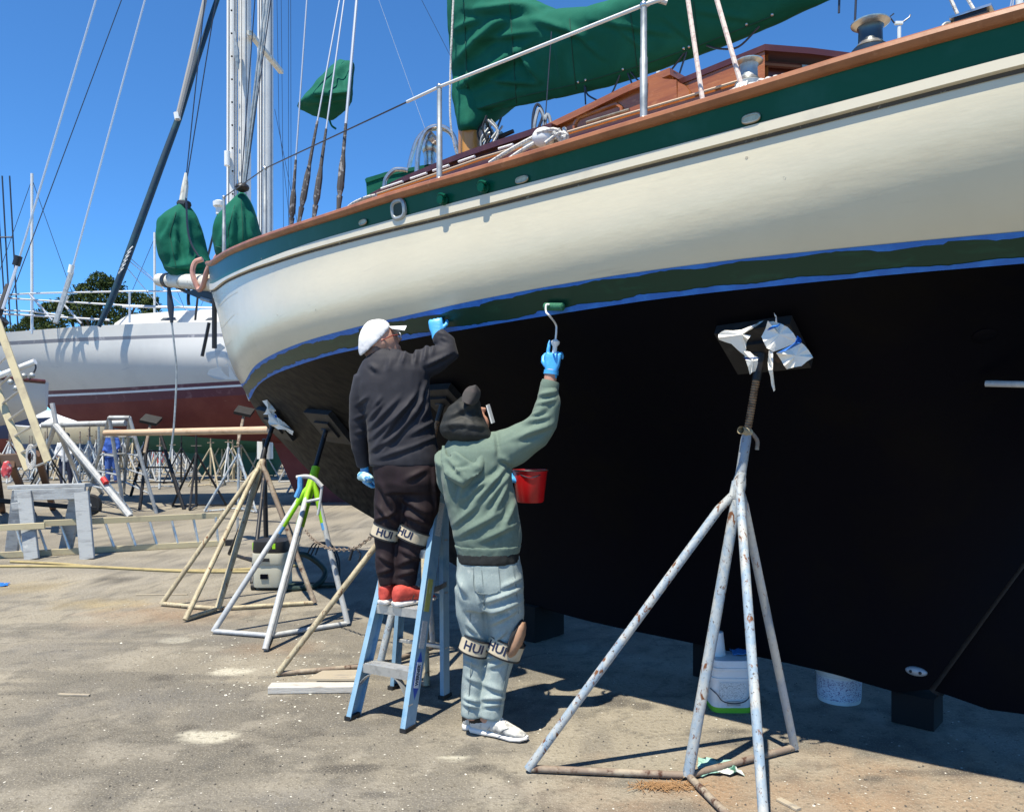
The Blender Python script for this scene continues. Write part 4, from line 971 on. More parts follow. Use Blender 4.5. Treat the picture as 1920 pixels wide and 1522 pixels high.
for a, b in ((FR, FL_), (FL_, FR)):
    d = (b-a).normalized(); st0 = a+Vector((0,0,0.09))+(TR-FR)*0.03; st1 = a+(b-a)*0.36+Vector((0.02,0.06,0.245))
    pts = curve([st0, a+(b-a)*0.10+Vector((0.01,0.03,0.17)), a+(b-a)*0.22+Vector((0.015,0.045,0.22)), st1], 4)
    mb = MB(); mb.rings([[p+fwd*0.02, p+fwd*0.02+Vector((0,0,0.004)), p-fwd*0.02+Vector((0,0,0.004)), p-fwd*0.02] for p in pts], True); mb.build('knee_brace', M['alu'], lad)
for z in (0.30, 0.62, 0.92):
    f = z/1.145; a = RR+(TR2-RR)*f; b = RL+(TL2-RL)*f; MB().beam(a, b, 0.03, 0.02).build('rear_brace', M['alu'], lad)
for a0, a1, b0, b1_ in ((FR,TR,RR,TR2),(FL_,TL,RL,TL2)):
    f = 0.58; p = a0+(a1-a0)*f; q = b0+(b1_-b0)*f; m_ = (p+q)/2+Vector((0,0,-0.006)); MB().beam(p, m_, 0.006, 0.03).build('spreader_arm', M['alu'], lad); MB().beam(m_, q, 0.006, 0.028).build('spreader_arm', M['alu'], lad)
MB().box((TR+TL)/2+Vector((0.0,0.03,0.01)), (0.33,0.15,0.035), Matrix.Rotation(math.atan2(side.y,side.x),3,'Z')).build('top_cap', M['lblue'], lad)
# stickers on the right rail
d_ = (TR-FR).normalized(); up_ = (fwd-d_*fwd.dot(d_)).normalized(); out_ = -side
def rail_pt(f, u_=0.0, off=0.0015): return FR+(TR-FR)*f+up_*u_+out_*off
def sticker(name, f0, f1, u0, u1, mt, off=0.0015): return MB().slab([rail_pt(f0,u0,off), rail_pt(f0,u1,off), rail_pt(f1,u1,off), rail_pt(f1,u0,off)], out_*0.0006).build(name, mt, lad, smooth=0)
def printed(name, c0, c1, sc_): return mat(name, c0, 0.5, layers=[(c1, sc_*2.2, 0.55, 0.60, 2, 0, (1,1,2.5))])
sticker('yellow_sticker', 0.49, 0.63, -0.020, 0.026, printed('yellow_warning_print', (0.50,0.52,0.16), (0.10,0.11,0.03), 140))
sticker('white_sticker', 0.335, 0.45, -0.022, 0.024, printed('white_instruction_print', (0.62,0.64,0.66), (0.05,0.06,0.07), 120))
sticker('worn_label', 0.82, 0.97, -0.026, 0.026, printed('worn_label_print', (0.60,0.62,0.60), (0.16,0.28,0.40), 60))
MB().slab([rail_pt(0.125,0.0), rail_pt(0.18,0.028), rail_pt(0.27,0.028), rail_pt(0.325,0.0), rail_pt(0.27,-0.028), rail_pt(0.18,-0.028)], out_*0.0006).build('logo_diamond', mat('logo_blue', (0.01,0.07,0.42), 0.4), lad, smooth=0)
MB().slab([rail_pt(0.172,0.021,0.0025), rail_pt(0.278,0.021,0.0025), rail_pt(0.278,-0.021,0.0025), rail_pt(0.172,-0.021,0.0025)], out_*0.0006).build('logo_panel', mat('logo_white', (0.62,0.68,0.74), 0.4), lad, smooth=0)
def text_mesh(txt, size, bold=0.0):
    cu = bpy.data.curves.new('txt', 'FONT'); cu.body = txt; cu.size = size; cu.align_x = 'CENTER'; cu.align_y = 'CENTER'; cu.extrude = 0.0005; cu.offset = bold; cu.resolution_u = 2
    o = bpy.data.objects.new('txt', cu); COL.objects.link(o); dg = bpy.context.evaluated_depsgraph_get(); dg.update()
    me = bpy.data.meshes.new_from_object(o.evaluated_get(dg)); v = [tuple(p.co) for p in me.vertices]; f = [tuple(p.vertices) for p in me.polygons]
    bpy.data.objects.remove(o); bpy.data.curves.remove(cu); bpy.data.meshes.remove(me); return v, f
v, f = text_mesh('WERNER', 0.036, 0.0012)
c = rail_pt(0.225, 0, 0.0038); sgn_ = 1 if d_.cross(-up_).dot(out_) > 0 else -1
M['ink'] = mat('dark_ink', (0.01,0.015,0.05), 0.5)
MB().add([c+d_*p[0]*0.72-up_*p[1]*sgn_+out_*p[2] for p in v], f).build('lettering', M['ink'], lad, smooth=0, fixn=False)

# ---------------------------------------------------------------- buckets under the hull
M['pwht'] = mat('white_plastic', (0.70,0.70,0.69), 0.45, layers=[((0.58,0.58,0.57), 8, 0.5, 0.7)], sub=0)
M['pgrn'] = mat('bright_green_plastic', (0.20,0.55,0.04), 0.45)
M['label'] = printed('grey_label_print', (0.66,0.67,0.66), (0.22,0.23,0.23), 70)
bc = G(1376,1338); bY = bc.y+0.12; bk = thing('bucket', 'white square plastic bucket with bright green rim on the ground behind the nearest stand', 'bucket', (bc.x,bY,0))
k_ = bY/FPX
def sq(z, hw, e=5.0, c=None): 
    c = c or Vector((bc.x,bY,0)); return (c+Vector((0,0,z)), Vector((hw,0,0)), Vector((0,hw,0)))
blob([sq(0.0,0.108),sq(0.028,0.112)], 36, 5).build('rim_band', M['pgrn'], bk)
blob([sq(0.028,0.109),sq(0.03,0.111),sq(0.17,0.108),sq(0.172,0.112),sq(0.186,0.112),sq(0.188,0.107),sq(0.225,0.106),sq(0.227,0.110),sq(0.240,0.110),sq(0.242,0.105),sq(0.27,0.103),sq(0.278,0.100)], 36, 5).build('body', M['pwht'], bk)
fy = bY-0.1115
MB().slab([(bc.x-0.075,fy,0.075),(bc.x+0.07,fy,0.075),(bc.x+0.07,fy,0.165),(bc.x-0.075,fy,0.165)], (0,-0.001,0)).build('label', M['label'], bk, smooth=0)
MB().slab([(bc.x-0.035,fy-0.006,0.045),(bc.x+0.035,fy-0.006,0.045),(bc.x+0.035,fy-0.006,0.068),(bc.x-0.035,fy-0.006,0.068)], (0,-0.006,0)).build('grip', M['galv'], bk, smooth=0)
MB().tube(curve([(bc.x-0.112,fy+0.05,0.12),(bc.x-0.09,fy-0.01,0.105),(bc.x-0.06,fy-0.012,0.07),(bc.x,fy-0.012,0.057),(bc.x+0.06,fy-0.012,0.07),(bc.x+0.09,fy-0.01,0.105),(bc.x+0.112,fy+0.05,0.12)],5), 0.003, 6).build('handle', M['wire'], bk)
tc_ = Vector((bc.x-0.055, bY+0.03, 0.279)); tub = MB().lathe(tc_, (0,0,1), [(0.052,0),(0.050,0.006),(0.038,0.125),(0.034,0.128),(0.004,0.128)], 22).build('plastic_cup', M['pwht']); tag(tub, 'white plastic cup upside down on the square bucket', 'cup')
rg_ = MB(); rr = random.Random(3)
rows = [[Vector((bc.x+0.03+i*0.022, bY-0.02+j*0.022, 0.286+0.022*rr.random())) for i in range(5)] for j in range(5)]
o = MB().shell(rows, 0.004).build('rag', mat('blue_paper_rag', (0.05,0.20,0.48), 0.8), smooth=60); tag(o, 'crumpled blue rag on top of the square bucket', 'rag')
b2c = P(1573, 1290, 4.39); b2c.z = 0
bk2 = thing('bucket', 'round white paint bucket in the shade beyond the keel', 'bucket', b2c)
MB().lathe(b2c, (0,0,1), [(0.113,0),(0.115,0.01),(0.120,0.15),(0.126,0.155),(0.126,0.175),(0.115,0.18)], 28).build('body', M['pwht'], bk2)
MB().lathe(b2c, (0,0,1), [(0.1165,0.02),(0.1205,0.14)], 28, cap=False).build('label', printed('printed_bucket_label', (0.62,0.64,0.70), (0.10,0.05,0.18), 45), bk2)
# keel blocks
for k, (s_, hh) in enumerate(((2.62,ZK(2.62)),(1.2,ZK(1.2)),(0.05,ZK(0.05)))):
    kb = MB(); c = BP(s_,0,hh/2); kb.box(c,(0.20,0.18,hh-0.01) if k else (0.20,0.34,hh-0.01),Matrix.Rotation(-TH,3,'Z')); 
    o = kb.build('keel_block', mat('dark_timber',(0.004,0.0035,0.0035),0.95), smooth=0); tag(o, ['timber block under the forward end of the keel','timber block under the middle of the keel','timber block under the heel of the keel'][k], 'keel block', 'blocks under the keel')
# white bar sticking into view at the right
yw_ = hull_hit(1850,719)[0].y; yw2_ = hull_hit(1915,721)[0].y; wb = MB().tube([P(1848,719,yw_-.06), P(1990,722,min(yw_,yw2_)-.25)], 0.014, 10); o = wb.build('pole', M['pwhite']); tag(o, 'end of a white pole poking in at the right edge against the black hull', 'pole')

# ---------------------------------------------------------------- things lying on the ground
M['wplank'] = mat('white_painted_plank', (0.46,0.44,0.40), 0.7, layers=[((0.22,0.19,0.16), 7, 0.56, 0.68, 6, 0, (1,6,6))], bump=[(20,0.4,0.004,(1,6,6))])
M['ply'] = mat('weathered_plywood', (0.36,0.31,0.23), 0.8, layers=[((0.20,0.18,0.16), 4, 0.52, 0.7, 5, 0, (1,5,1)), ((0.45,0.40,0.31), 12, 0.6, 0.72)], bump=[(20,0.3,0.003)])
a = G(503,1300); b = G(668,1298); o = MB().beam(a+Vector((0,0.03,0.022)), b+Vector((0,0.03,0.022)), 0.09, 0.042).build('plank', M['wplank']); tag(o, 'chipped white plank lying on the ground left of the stepladder', 'plank')
o = MB().slab([G(574,1292)+Vector((0,0,.05)), G(672,1292)+Vector((0,0,.05)), G(680,1264)+Vector((0,0,.02)), G(605,1266)+Vector((0,0,.02))], (0,0,0.012)).build('plywood_offcut', M['ply'], smooth=0); tag(o, 'grey plywood offcut leaning on the white plank', 'plywood')
a = G(105,1303); b = G(168,1304)
for (x0,y0,x1,y1,lab) in ((110,1303,168,1305,'thin wood stick alone on the bare ground at left'),(255,1116,352,1115,'thin lath on the ground left of the rusty cream stand'),(1460,1500,1498,1520,'pale wood chip by the right leg of the nearest stand')):
    a = G(x0,y0); b = G(x1,y1); o = MB().beam(a+Vector((0,0,.006)), b+Vector((0,0,.006)), 0.018 if x0 < 1000 else 0.03, 0.010).build('wood_stick', M['ply']); tag(o, lab, 'stick')
rr = random.Random(11)
def rag(label, pts, col_, seed, h=0.035):
    rr = random.Random(seed); n = 9; q = [G(*p) for p in pts]; rows = []
    for i in range(n):
        r = []
        for j in range(n):
            u, v = i/(n-1), j/(n-1); p = (q[0]*(1-u)+q[1]*u)*(1-v)+(q[3]*(1-u)+q[2]*u)*v
            r.append(p+Vector((rr.uniform(-.008,.008), rr.uniform(-.02,.02), 0.006+h*abs(noise.noise(Vector((u*3+seed,v*3,0)))))))
        rows.append(r)
    o = MB().shell(rows, 0.003).build('rag', col_, smooth=60); tag(o, label, 'rag'); return o
rag('paint-stained green and white rag under the nearest stand', ((1305,1458),(1392,1455),(1372,1432),(1310,1425)), mat('stained_rag', (0.30,0.52,0.44), 0.9, layers=[((0.02,0.10,0.07), 9, 0.5, 0.58), ((0.65,0.68,0.64), 7, 0.56, 0.62), ((0.03,0.06,0.14), 12, 0.62, 0.68)]), 2)
rag('scrap of blue tape on the ground at the left edge', ((-4,1100),(14,1099),(16,1095),(0,1094)), M['tape'], 8, 0.02)
# pine needles and paint flakes: nobody could count them
def chips(name, label, cat, n, where, mt, lo, hi, flat=0.25, long=1.0, seed=1):
    rr = random.Random(seed); mb = MB()
    for _ in range(n):
        c = where(rr); sz = rr.uniform(lo, hi); a = rr.uniform(0, 6.28); dx = Vector((math.cos(a), math.sin(a), rr.uniform(-.1,.25)))*sz*long; dy = Vector((-math.sin(a), math.cos(a), rr.uniform(-.2,.2)))*sz*(1 if long == 1 else 0.08)
        t = Vector((0,0,sz*flat)); b = c+Vector((0,0,0.002))
        mb.add([b-dx-dy, b+dx-dy*rr.uniform(.3,1), b+dx*rr.uniform(.4,1)+dy, b-dx*rr.uniform(.4,1)+dy*rr.uniform(.4,1), b+t], [(0,1,2,3),(0,1,4),(1,2,4),(2,3,4),(3,0,4)])
    o = mb.build(name, mt, smooth=0, org=(0,3,0)); o['kind'] = 'stuff'; o['label'] = label; o['category'] = cat; return o
chips('paint_flakes', 'white paint flakes and grit scattered over the yard', 'debris', 420, lambda r: G(r.uniform(-100,2000), 1040+490*r.random()**0.7), mat('paint_flake', (0.56,0.53,0.46), 0.8), 0.0015, 0.006, seed=4)
chips('grit', 'dark grit scattered over the yard', 'debris', 900, lambda r: G(r.uniform(-100,2000), 1040+490*r.random()**0.7), mat('dark_grit', (0.06,0.055,0.05), 0.9), 0.0015, 0.005, 0.8, seed=5)
chips('paint_flakes', 'cluster of pale flakes by the white stand', 'debris', 260, lambda r: G(r.gauss(520,110), min(max(r.gauss(1262,45),1150),1420)), mat('pale_flake', (0.62,0.60,0.52), 0.8), 0.002, 0.008, seed=6)
chips('pine_needles', 'brown pine needles heaped at the foot of the nearest stand', 'pine needles', 380, lambda r: G(r.gauss(1245,30), r.gauss(1475,4))+Vector((0,0,r.uniform(0,.010))), mat('dry_needles', (0.30,0.17,0.075), 0.8), 0.010, 0.024, 0.05, 1.4, seed=7)
# ---------------------------------------------------------------- the two painters
def limb(pts, radii, n=14, flat=1.0): return MB().tube(pts, radii, n, True, flat)
def joinmb(*ms):
    o = MB()
    for m in ms: o.add(m.v, m.f)
    return o
M['skin'] = mat('skin', (0.50,0.27,0.19), 0.5, layers=[((0.42,0.20,0.14), 9, 0.5, 0.7)], bump=[(80,0.1,0.002)])
M['hair'] = mat('dark_hair', (0.03,0.025,0.02), 0.6)
M['shirt'] = mat('black_sports_shirt', (0.024,0.024,0.031), 0.7, layers=[((0.031,0.031,0.039), 12, 0.5, 0.7)], bump=[(7,0.12,0.01),(700,0.12,0.001)], sheen=0.05, spec=0.22)
M['trackpants'] = mat('dark_plum_track_pants', (0.018,0.011,0.013), 0.7, layers=[((0.026,0.015,0.019), 7, 0.5, 0.7)], bump=[(12,0.2,0.01)], spec=0.25)
M['hoodie'] = mat('sage_green_fleece', (0.135,0.185,0.150), 0.95, layers=[((0.115,0.160,0.130), 5, 0.45, 0.7), ((0.15,0.2,0.165), 60, 0.5, 0.7)], bump=[(9,0.2,0.012),(350,0.35,0.0015)], spec=0.15, sheen=0.1)
M['denim'] = mat('washed_light_denim', (0.30,0.36,0.35), 0.9, layers=[((0.25,0.30,0.30), 6, 0.45, 0.68, 6, 0.5), ((0.43,0.465,0.43), 16, 0.56, 0.72), ((0.23,0.28,0.28), 140, 0.5, 0.7)], bump=[(10,0.25,0.012),(500,0.3,0.001)], spec=0.15)
M['glove'] = mat('blue_nitrile_glove', (0.06,0.34,0.72), 0.4, layers=[((0.10,0.44,0.80), 20, 0.5, 0.7)], bump=[(60,0.4,0.004)])
M['cap'] = mat('white_cap_cotton', (0.70,0.70,0.71), 0.85, layers=[((0.58,0.58,0.60), 14, 0.5, 0.7)], bump=[(14,0.35,0.008),(400,0.2,0.001)])
M['hood'] = mat('charcoal_nylon', (0.017,0.018,0.017), 0.65, layers=[((0.035,0.036,0.034), 14, 0.5, 0.7)], bump=[(16,0.45,0.012)], spec=0.3)
M['redshoe'] = mat('red_mesh_shoe', (0.52,0.065,0.045), 0.75, layers=[((0.38,0.04,0.03), 40, 0.5, 0.65)], bump=[(120,0.4,0.002)])
M['whiteshoe'] = mat('white_mesh_shoe', (0.56,0.55,0.51), 0.75, layers=[((0.30,0.30,0.29), 16, 0.50, 0.60)], bump=[(150,0.4,0.002)])
M['sole'] = mat('white_foam_sole', (0.72,0.69,0.64), 0.6, layers=[((0.55,0.52,0.48), 16, 0.55, 0.7)])
M['strap'] = mat('cream_knee_strap', (0.50,0.43,0.31), 0.75, layers=[((0.40,0.34,0.24), 20, 0.5, 0.7), ((0.20,0.16,0.12), 9, 0.60, 0.72)], bump=[(100,0.2,0.001)])
M['padtan'] = mat('tan_leather_pad', (0.33,0.19,0.115), 0.6, layers=[((0.25,0.14,0.085), 14, 0.5, 0.7)], bump=[(40,0.2,0.003)])

def finger(root, dirs, lens, r):
    """chain of bent joints"""
    p = Vector(root); pts = [p]
    for d, l in zip(dirs, lens): p = p+Vector(d).normalized()*l; pts.append(p)
    return limb(pts, [r*1.05]+[r]*(len(pts)-2)+[r*0.75], 8)
def hand(wr, fd, back, thumb_side, curl, name, parent, mt=None, index_out=False, voxel=0.0042, k=1.0):
    """wr: wrist, fd: direction of the metacarpals, back: direction the back of the hand faces, thumb_side: +1/-1 along back x fd"""
    wr = Vector(wr); fd = Vector(fd).normalized(); bk = Vector(back); bk = (bk-fd*bk.dot(fd)).normalized(); sd = bk.cross(fd).normalized()*thumb_side
    palm = blob([(wr-fd*0.03*k, sd*0.030*k, bk*0.022*k), (wr, sd*0.030*k, bk*0.021*k), (wr+fd*0.035*k, sd*0.040*k, bk*0.019*k), (wr+fd*0.075*k, sd*0.043*k, bk*0.017*k), (wr+fd*0.092*k, sd*0.040*k, bk*0.013*k)], 16, 2.6)
    parts = [palm]
    for i, (off, ln) in enumerate(((0.031,0.072),(0.0105,0.080),(-0.0105,0.075),(-0.031,0.060))):
        c = curl if not (index_out and i == 0) else 0.12
        root = wr+fd*0.085*k+sd*off*k; a = 0.0; ds = []; ls = []
        for j, f in enumerate((0.42,0.33,0.25)):
            a += c*(0.9 if j == 0 else 1.0); ds.append(fd*math.cos(a)-bk*math.sin(a)+sd*off*0.6); ls.append(ln*f*k*1.05)
        parts.append(finger(root, ds, ls, 0.0095*k))
    tr_ = wr+fd*0.028*k+sd*0.032*k
    parts.append(finger(tr_, [sd*0.8+fd*0.7-bk*0.3, fd*0.9+sd*0.25-bk*0.5*min(curl,1), fd*0.8-sd*0.2-bk*0.7*min(curl,1)], [0.034*k,0.032*k,0.026*k], 0.0115*k))
    return relax(joinmb(*parts), voxel, 3).build(name, mt or M['glove'], parent, smooth=70)
def shoe(heel, toe, parent, up_m, sole_m, accent=None, hgt=0.075, lift=0.0):
    h, t = Vector(heel), Vector(toe); d = (t-h); L_ = d.length; d.normalize(); sd = Vector((d.y,-d.x,0)).normalized(); z = Vector((0,0,1))
    def S(f, w0, z0, z1, o=0.0): return (h+d*L_*f+z*(z0+z1)/2+sd*o, sd*w0, z*(z1-z0)/2)
    sl = blob([S(-0.01,0.022,0.008,0.028),S(0.03,0.032,0.0,0.032),S(0.25,0.035,0.001,0.032),S(0.5,0.036,0.004,0.028),S(0.75,0.046,0.0,0.026),S(0.92,0.040,0.006,0.028),S(1.0,0.020,0.014,0.028)], 20, 3.0)
    root = sl.build('shoe', sole_m, parent, smooth=60)
    up = joinmb(blob([S(0.00,0.020,0.02,0.095),S(0.05,0.033,0.02,0.112),S(0.20,0.037,0.02,0.116),S(0.36,0.038,0.02,0.110),S(0.52,0.040,0.02,0.092),S(0.70,0.044,0.02,0.068),S(0.87,0.038,0.02,0.047),S(0.965,0.024,0.02,0.036)], 20, 2.3))
    relax(up, 0.007, 2, (), 0.002, 30, 1).build('upper', up_m, root, smooth=60)
    for f in (0.40,0.47,0.54,0.61):
        zz = 0.118-(f-0.36)*0.16; MB().tube(curve([h+d*L_*f+sd*0.026+z*(zz-0.010), h+d*L_*f+z*(zz+0.006), h+d*L_*f-sd*0.026+z*(zz-0.010)],3), 0.0032, 6).build('lace', sole_m if accent else up_m, root)
    for f0, f1, w_ in ((0.55,0.72,0.0445),(0.34,0.44,0.0395)):
        MB().tube(curve([S(f0,0,0.03,0.03)[0]+sd*w_, S((f0+f1)/2,0,0.05,0.06)[0]+sd*(w_*0.98), S(f1,0,0.06,0.075)[0]+sd*w_*0.72],3), 0.0025, 5).build('overlay', M['galv'] if accent else M['hood'], root)
    if accent: MB().tube([S(0.20,0,0.08,0.10)[0], S(0.20,0,0.15,0.16)[0]], 0.040, 14).build('sock', M['hood'], root)
    if accent:
        blob([S(-0.008,0.022,0.036,0.098),S(0.05,0.0350,0.034,0.116),S(0.20,0.0390,0.040,0.119),S(0.33,0.0400,0.070,0.114)], 20, 2.3).build('heel_counter', accent, root)
    return root
def strap(parent, c, ax, rx, ry, hgt, text=None, face=(0,-1,0), pad_dir=None, padc=None, shift=0.0, size=0.042):
    """band round a leg: c centre, ax leg direction, rx/ry half widths"""
    ax = Vector(ax).normalized(); f = Vector(face); f = (f-ax*f.dot(ax)).normalized(); x = f.cross(ax).normalized()
    if x.x < 0: x = -x
    c = Vector(c)
    def pt(a, h, off=0.0): return c+x*(rx+off)*math.sin(a)+f*(ry+off)*math.cos(a)+ax*h
    n = 36
    band = MB().rings([[pt(a, h, o) for a in [2*math.pi*k/n for k in range(n)]] for h, o in ((-hgt/2,0),(-hgt/2,0.005),(hgt/2,0.005),(hgt/2,0))], cap=False, loop=True)
    root = band.build('knee_pad', M['strap'], parent)
    for s_ in (-1,1): MB().rings([[pt(a, s_*hgt/2+h, o) for a in [2*math.pi*k/n for k in range(n)]] for h, o in ((-0.004,0.001),(-0.004,0.008),(0.004,0.008),(0.004,0.001))], cap=False, loop=True).build('binding', M['black'], root)
    if text:
        v, fc = text_mesh(text, size, 0.0014); up = ax if ax.z > 0 else -ax
        r_ = (rx+ry)/2
        MB().add([c+x*(rx+0.0062+p[2])*math.sin((p[0]+shift)/r_)+f*(ry+0.0062+p[2])*math.cos((p[0]+shift)/r_)+up*p[1] for p in v], fc).build('lettering', M['ink'], root, smooth=0, fixn=False)
    if pad_dir is not None:
        pdv = Vector(pad_dir); pdv = (pdv-ax*pdv.dot(ax)).normalized(); y = ax.cross(pdv).normalized(); up = ax if ax.z > 0 else -ax
        b_ = Vector(padc) if padc else c+pdv*(rx*0.8)
        pad_ = blob([(b_-up*0.07, y*0.035, pdv*0.012),(b_-up*0.05, y*0.055, pdv*0.026),(b_, y*0.060, pdv*0.034),(b_+up*0.05, y*0.055, pdv*0.032),(b_+up*0.09, y*0.040, pdv*0.022),(b_+up*0.112, y*0.020, pdv*0.010)], 18, 2.6)
        pad_.build('cap', M['padtan'], root, smooth=60)
        MB().tube(curve([b_-pdv*0.012+y*0.058-up*0.04, b_-pdv*0.012+y*0.058+up*0.05, b_-pdv*0.008+up*0.116, b_-pdv*0.012-y*0.058+up*0.05, b_-pdv*0.012-y*0.058-up*0.04],5), 0.007, 7).build('piping', M['black'], root)
    return root
def torso(secs, Y):
    """secs: (py, left px, right px, half depth, dy)"""
    return blob([(P((a+b)/2, y, Y+o), Vector(((b-a)/2/FPX*Y,0,0)), Vector((0,d,0))) for y, a, b, d, o in secs], 24, 2.35)

# ======================= painter on the ladder: black shirt, white cap
YA = 4.17
def A(px, py, dy=0.0): return P(px, py, YA+dy)
kA = YA/FPX
shA = [A(784,688), A(812,674,0.03), A(840,660,0.04), A(835,642,0.05), A(820,626,0.06)]
slA = [A(688,708,-0.01), A(677,745,0.0), A(672,795,0.02), A(674,840,0.05), A(682,874,0.09)]
hdA = A(712,641,0.01)
fA = Vector((0.80,0.42,0.36)).normalized(); sideA = fA.cross(Vector((0,0,1))).normalized(); upA = sideA.cross(fA).normalized()
def HA(f, s_, u): return hdA+fA*f+sideA*s_+upA*u
# body
legLA = [A(738,905), A(734,960), A(724,1010,0.02), A(724,1060), A(720,1108)]; legRA = [A(786,905), A(783,960), A(775,1010,0.02), A(766,1060), A(758,1106)]
headA = joinmb(MB().ball(hdA, (0.096,0.074,0.112), 20, 14, Matrix((fA,sideA,upA)).transposed()), MB().ball(HA(0.035,0,-0.055), (0.062,0.056,0.062), 14, 10, Matrix((fA,sideA,upA)).transposed()),
    MB().tube([HA(0.090,0,0.012), HA(0.118,0,-0.022), HA(0.096,0,-0.032)], [0.008,0.015,0.008], 8), MB().ball(HA(0.092,0,-0.062), (0.014,0.024,0.010), 8, 6), MB().ball(HA(0.085,0,-0.098), 0.022, 8, 6),
    MB().ball(HA(-0.012,0.076,-0.008), (0.016,0.008,0.030), 10, 8, Matrix((fA,sideA,upA)).transposed()), MB().ball(HA(-0.012,-0.076,-0.008), (0.016,0.008,0.030), 10, 8, Matrix((fA,sideA,upA)).transposed()),
    MB().tube([HA(-0.01,0,-0.05), A(722,672,0.0), A(730,695,0.0)], [0.062,0.062,0.075], 14))
bodyA = joinmb(headA, torso([(690,690,790,.085,0),(740,690,798,.10,0),(800,702,806,.10,0),(860,704,812,.10,0),(920,712,812,.10,0)], YA), limb(shA, [0.05,0.045,0.04,0.036,0.026]), limb(slA, [0.05,0.045,0.04,0.034,0.026]), limb(legLA, [0.07,0.065,0.05,0.042,0.034]), limb(legRA, [0.07,0.065,0.05,0.042,0.034]))
pA = relax(bodyA, 0.009, 2).build('person', M['skin'], smooth=70, org=A(740,1140)); pA['_o'] = tuple(pA.location)
tag(pA, 'person in white cap, black long-sleeved shirt and red shoes standing on the stepladder', 'person')
# shirt
shirt = joinmb(torso([(655,702,748,.06,.0),(664,692,772,.085,0),(676,680,794,.105,0),(695,671,806,.12,0),(720,668,806,.13,0),(745,672,806,.135,0),(770,682,809,.135,0),(800,689,814,.135,0),(835,691,820,.135,0),(860,692,825,.135,0),(874,694,826,.132,0)], YA),
    limb(shA, [0.080,0.082,0.066,0.056,0.043], 16), limb(slA, [0.074,0.064,0.052,0.046,0.040], 16))
def L(x0,y0,x1,y1,w_,am): return ((640+x0/3.805,560+y0/3.805),(640+x1/3.805,560+y1/3.805),w_,am)
fs = [L(205,930,420,700,5,.010),L(205,860,300,735,4,.009),L(215,1000,480,755,5,.011),L(240,1060,560,650,6,.012),L(300,1080,620,720,5,.010),L(330,940,520,690,4,.008),L(600,600,540,780,5,.012),L(590,700,470,860,5,.009),L(640,700,560,870,5,.011),L(210,1090,420,960,5,.009),L(260,1140,560,1040,5,.008),L(480,980,690,860,5,.008),L(500,1060,690,980,4,.007),L(230,780,290,700,4,.008),L(620,640,600,740,4,.012),
      L(470,330,420,480,5,.010),L(540,330,520,470,5,.012),L(610,320,580,460,5,.012),L(660,300,640,400,4,.010),L(700,270,760,300,4,.008),L(690,240,760,270,4,.008),L(600,480,790,390,5,.014),L(110,760,190,700,4,.008),L(90,860,180,820,4,.007),L(100,960,170,940,4,.007),L(200,470,260,520,5,.010),L(350,420,330,520,6,.006)]
relax(shirt, 0.0075, 3, [(a,b,w_*0.85,am*1.5) for a,b,w_,am in fs], 0.004, 9, 3).build('shirt', M['shirt'], pA, smooth=80)
MB().rings([[A(x+dx, y, dz) for x, y, dz in ((702,664,.03),(712,658,-.06),(728,654,-.07),(742,658,-.02),(745,664,.05),(725,668,.08))] for dx in (0,1.5)], cap=False).build('collar', M['shirt'], pA)
# trousers
pants = joinmb(torso([(850,698,822,.12,0),(880,700,826,.13,0),(905,703,829,.132,0),(922,706,827,.12,0)], YA),
    limb([A(738,905),A(731,955),A(723,1003,.01),A(723,1050),A(727,1096)], [0.100,0.088,0.064,0.056,0.050], 16), limb([A(790,905),A(788,955),A(777,1003,.01),A(764,1050),A(758,1096)], [0.104,0.100,0.080,0.066,0.060], 16))
fp = [((712,905),(740,960),6,.014),((705,945),(745,985),5,.014),((748,930),(800,965),6,.014),((752,960),(805,985),5,.013),((760,900),(800,880),6,.010),((703,975),(742,960),4,.012),((748,1030),(790,1050),5,.010),((745,1060),(780,1045),5,.011),((742,1080),(782,1070),4,.011),((708,1040),(738,1060),4,.010),((708,1075),(740,1065),4,.010),((812,880),(818,960),4,.008),((760,940),(770,1000),5,.008)]
relax(pants, 0.0075, 2, [(a,b,w_*0.9,am*1.4) for a,b,w_,am in fp], 0.006, 8, 5).build('trousers', M['trackpants'], pA, smooth=80)
# shoes on the second step
zs = 0.588
def onz(px, Y): return Vector(((px-960)/FPX*Y, Y, zs))
shoe(onz(716,4.13), onz(728,4.13)+Vector((0.06,0.25,0)), pA, M['redshoe'], M['sole'])
shoe(onz(738,4.09), onz(738,4.09)+Vector((0.20,0.175,0)), pA, M['redshoe'], M['sole'])
strap(pA, A(724,997,0.01), A(721,1010)-A(729,985), 0.074, 0.074, 0.066, 'HUI', (-0.1,-1,0.1), (0.6,0.9,0), None, 0.012, 0.052)
strap(pA, A(775,1001,0.01), A(769,1014)-A(779,990), 0.090, 0.086, 0.066, 'HUI', (-0.25,-1,0.1), (0.9,0.35,0), None, -0.014, 0.052)
# gloves
hand(A(819,627,0.06), Vector((-0.12,0.22,0.95)), Vector((-0.15,-0.95,0.3)), -1, 1.1, 'glove', pA, k=0.95)
hand(A(683,876,0.09), Vector((0.10,0.15,-0.95)), Vector((-0.8,-0.5,0)), 1, 0.75, 'glove', pA)
rg_ = relax(joinmb(MB().ball(A(682,893,0.06), (0.038,0.03,0.03), 12, 8), MB().ball(A(690,897,0.04), (0.03,0.03,0.022), 10, 8)), 0.006, 2, (), 0.006, 40, 2)
o = rg_.build('rag', mat('pale_blue_rag', (0.42,0.62,0.66), 0.8, layers=[((0.05,0.25,0.55), 30, 0.52, 0.58)]), smooth=60); tag(o, 'pale blue rag in the left hand of the painter on the ladder', 'rag')
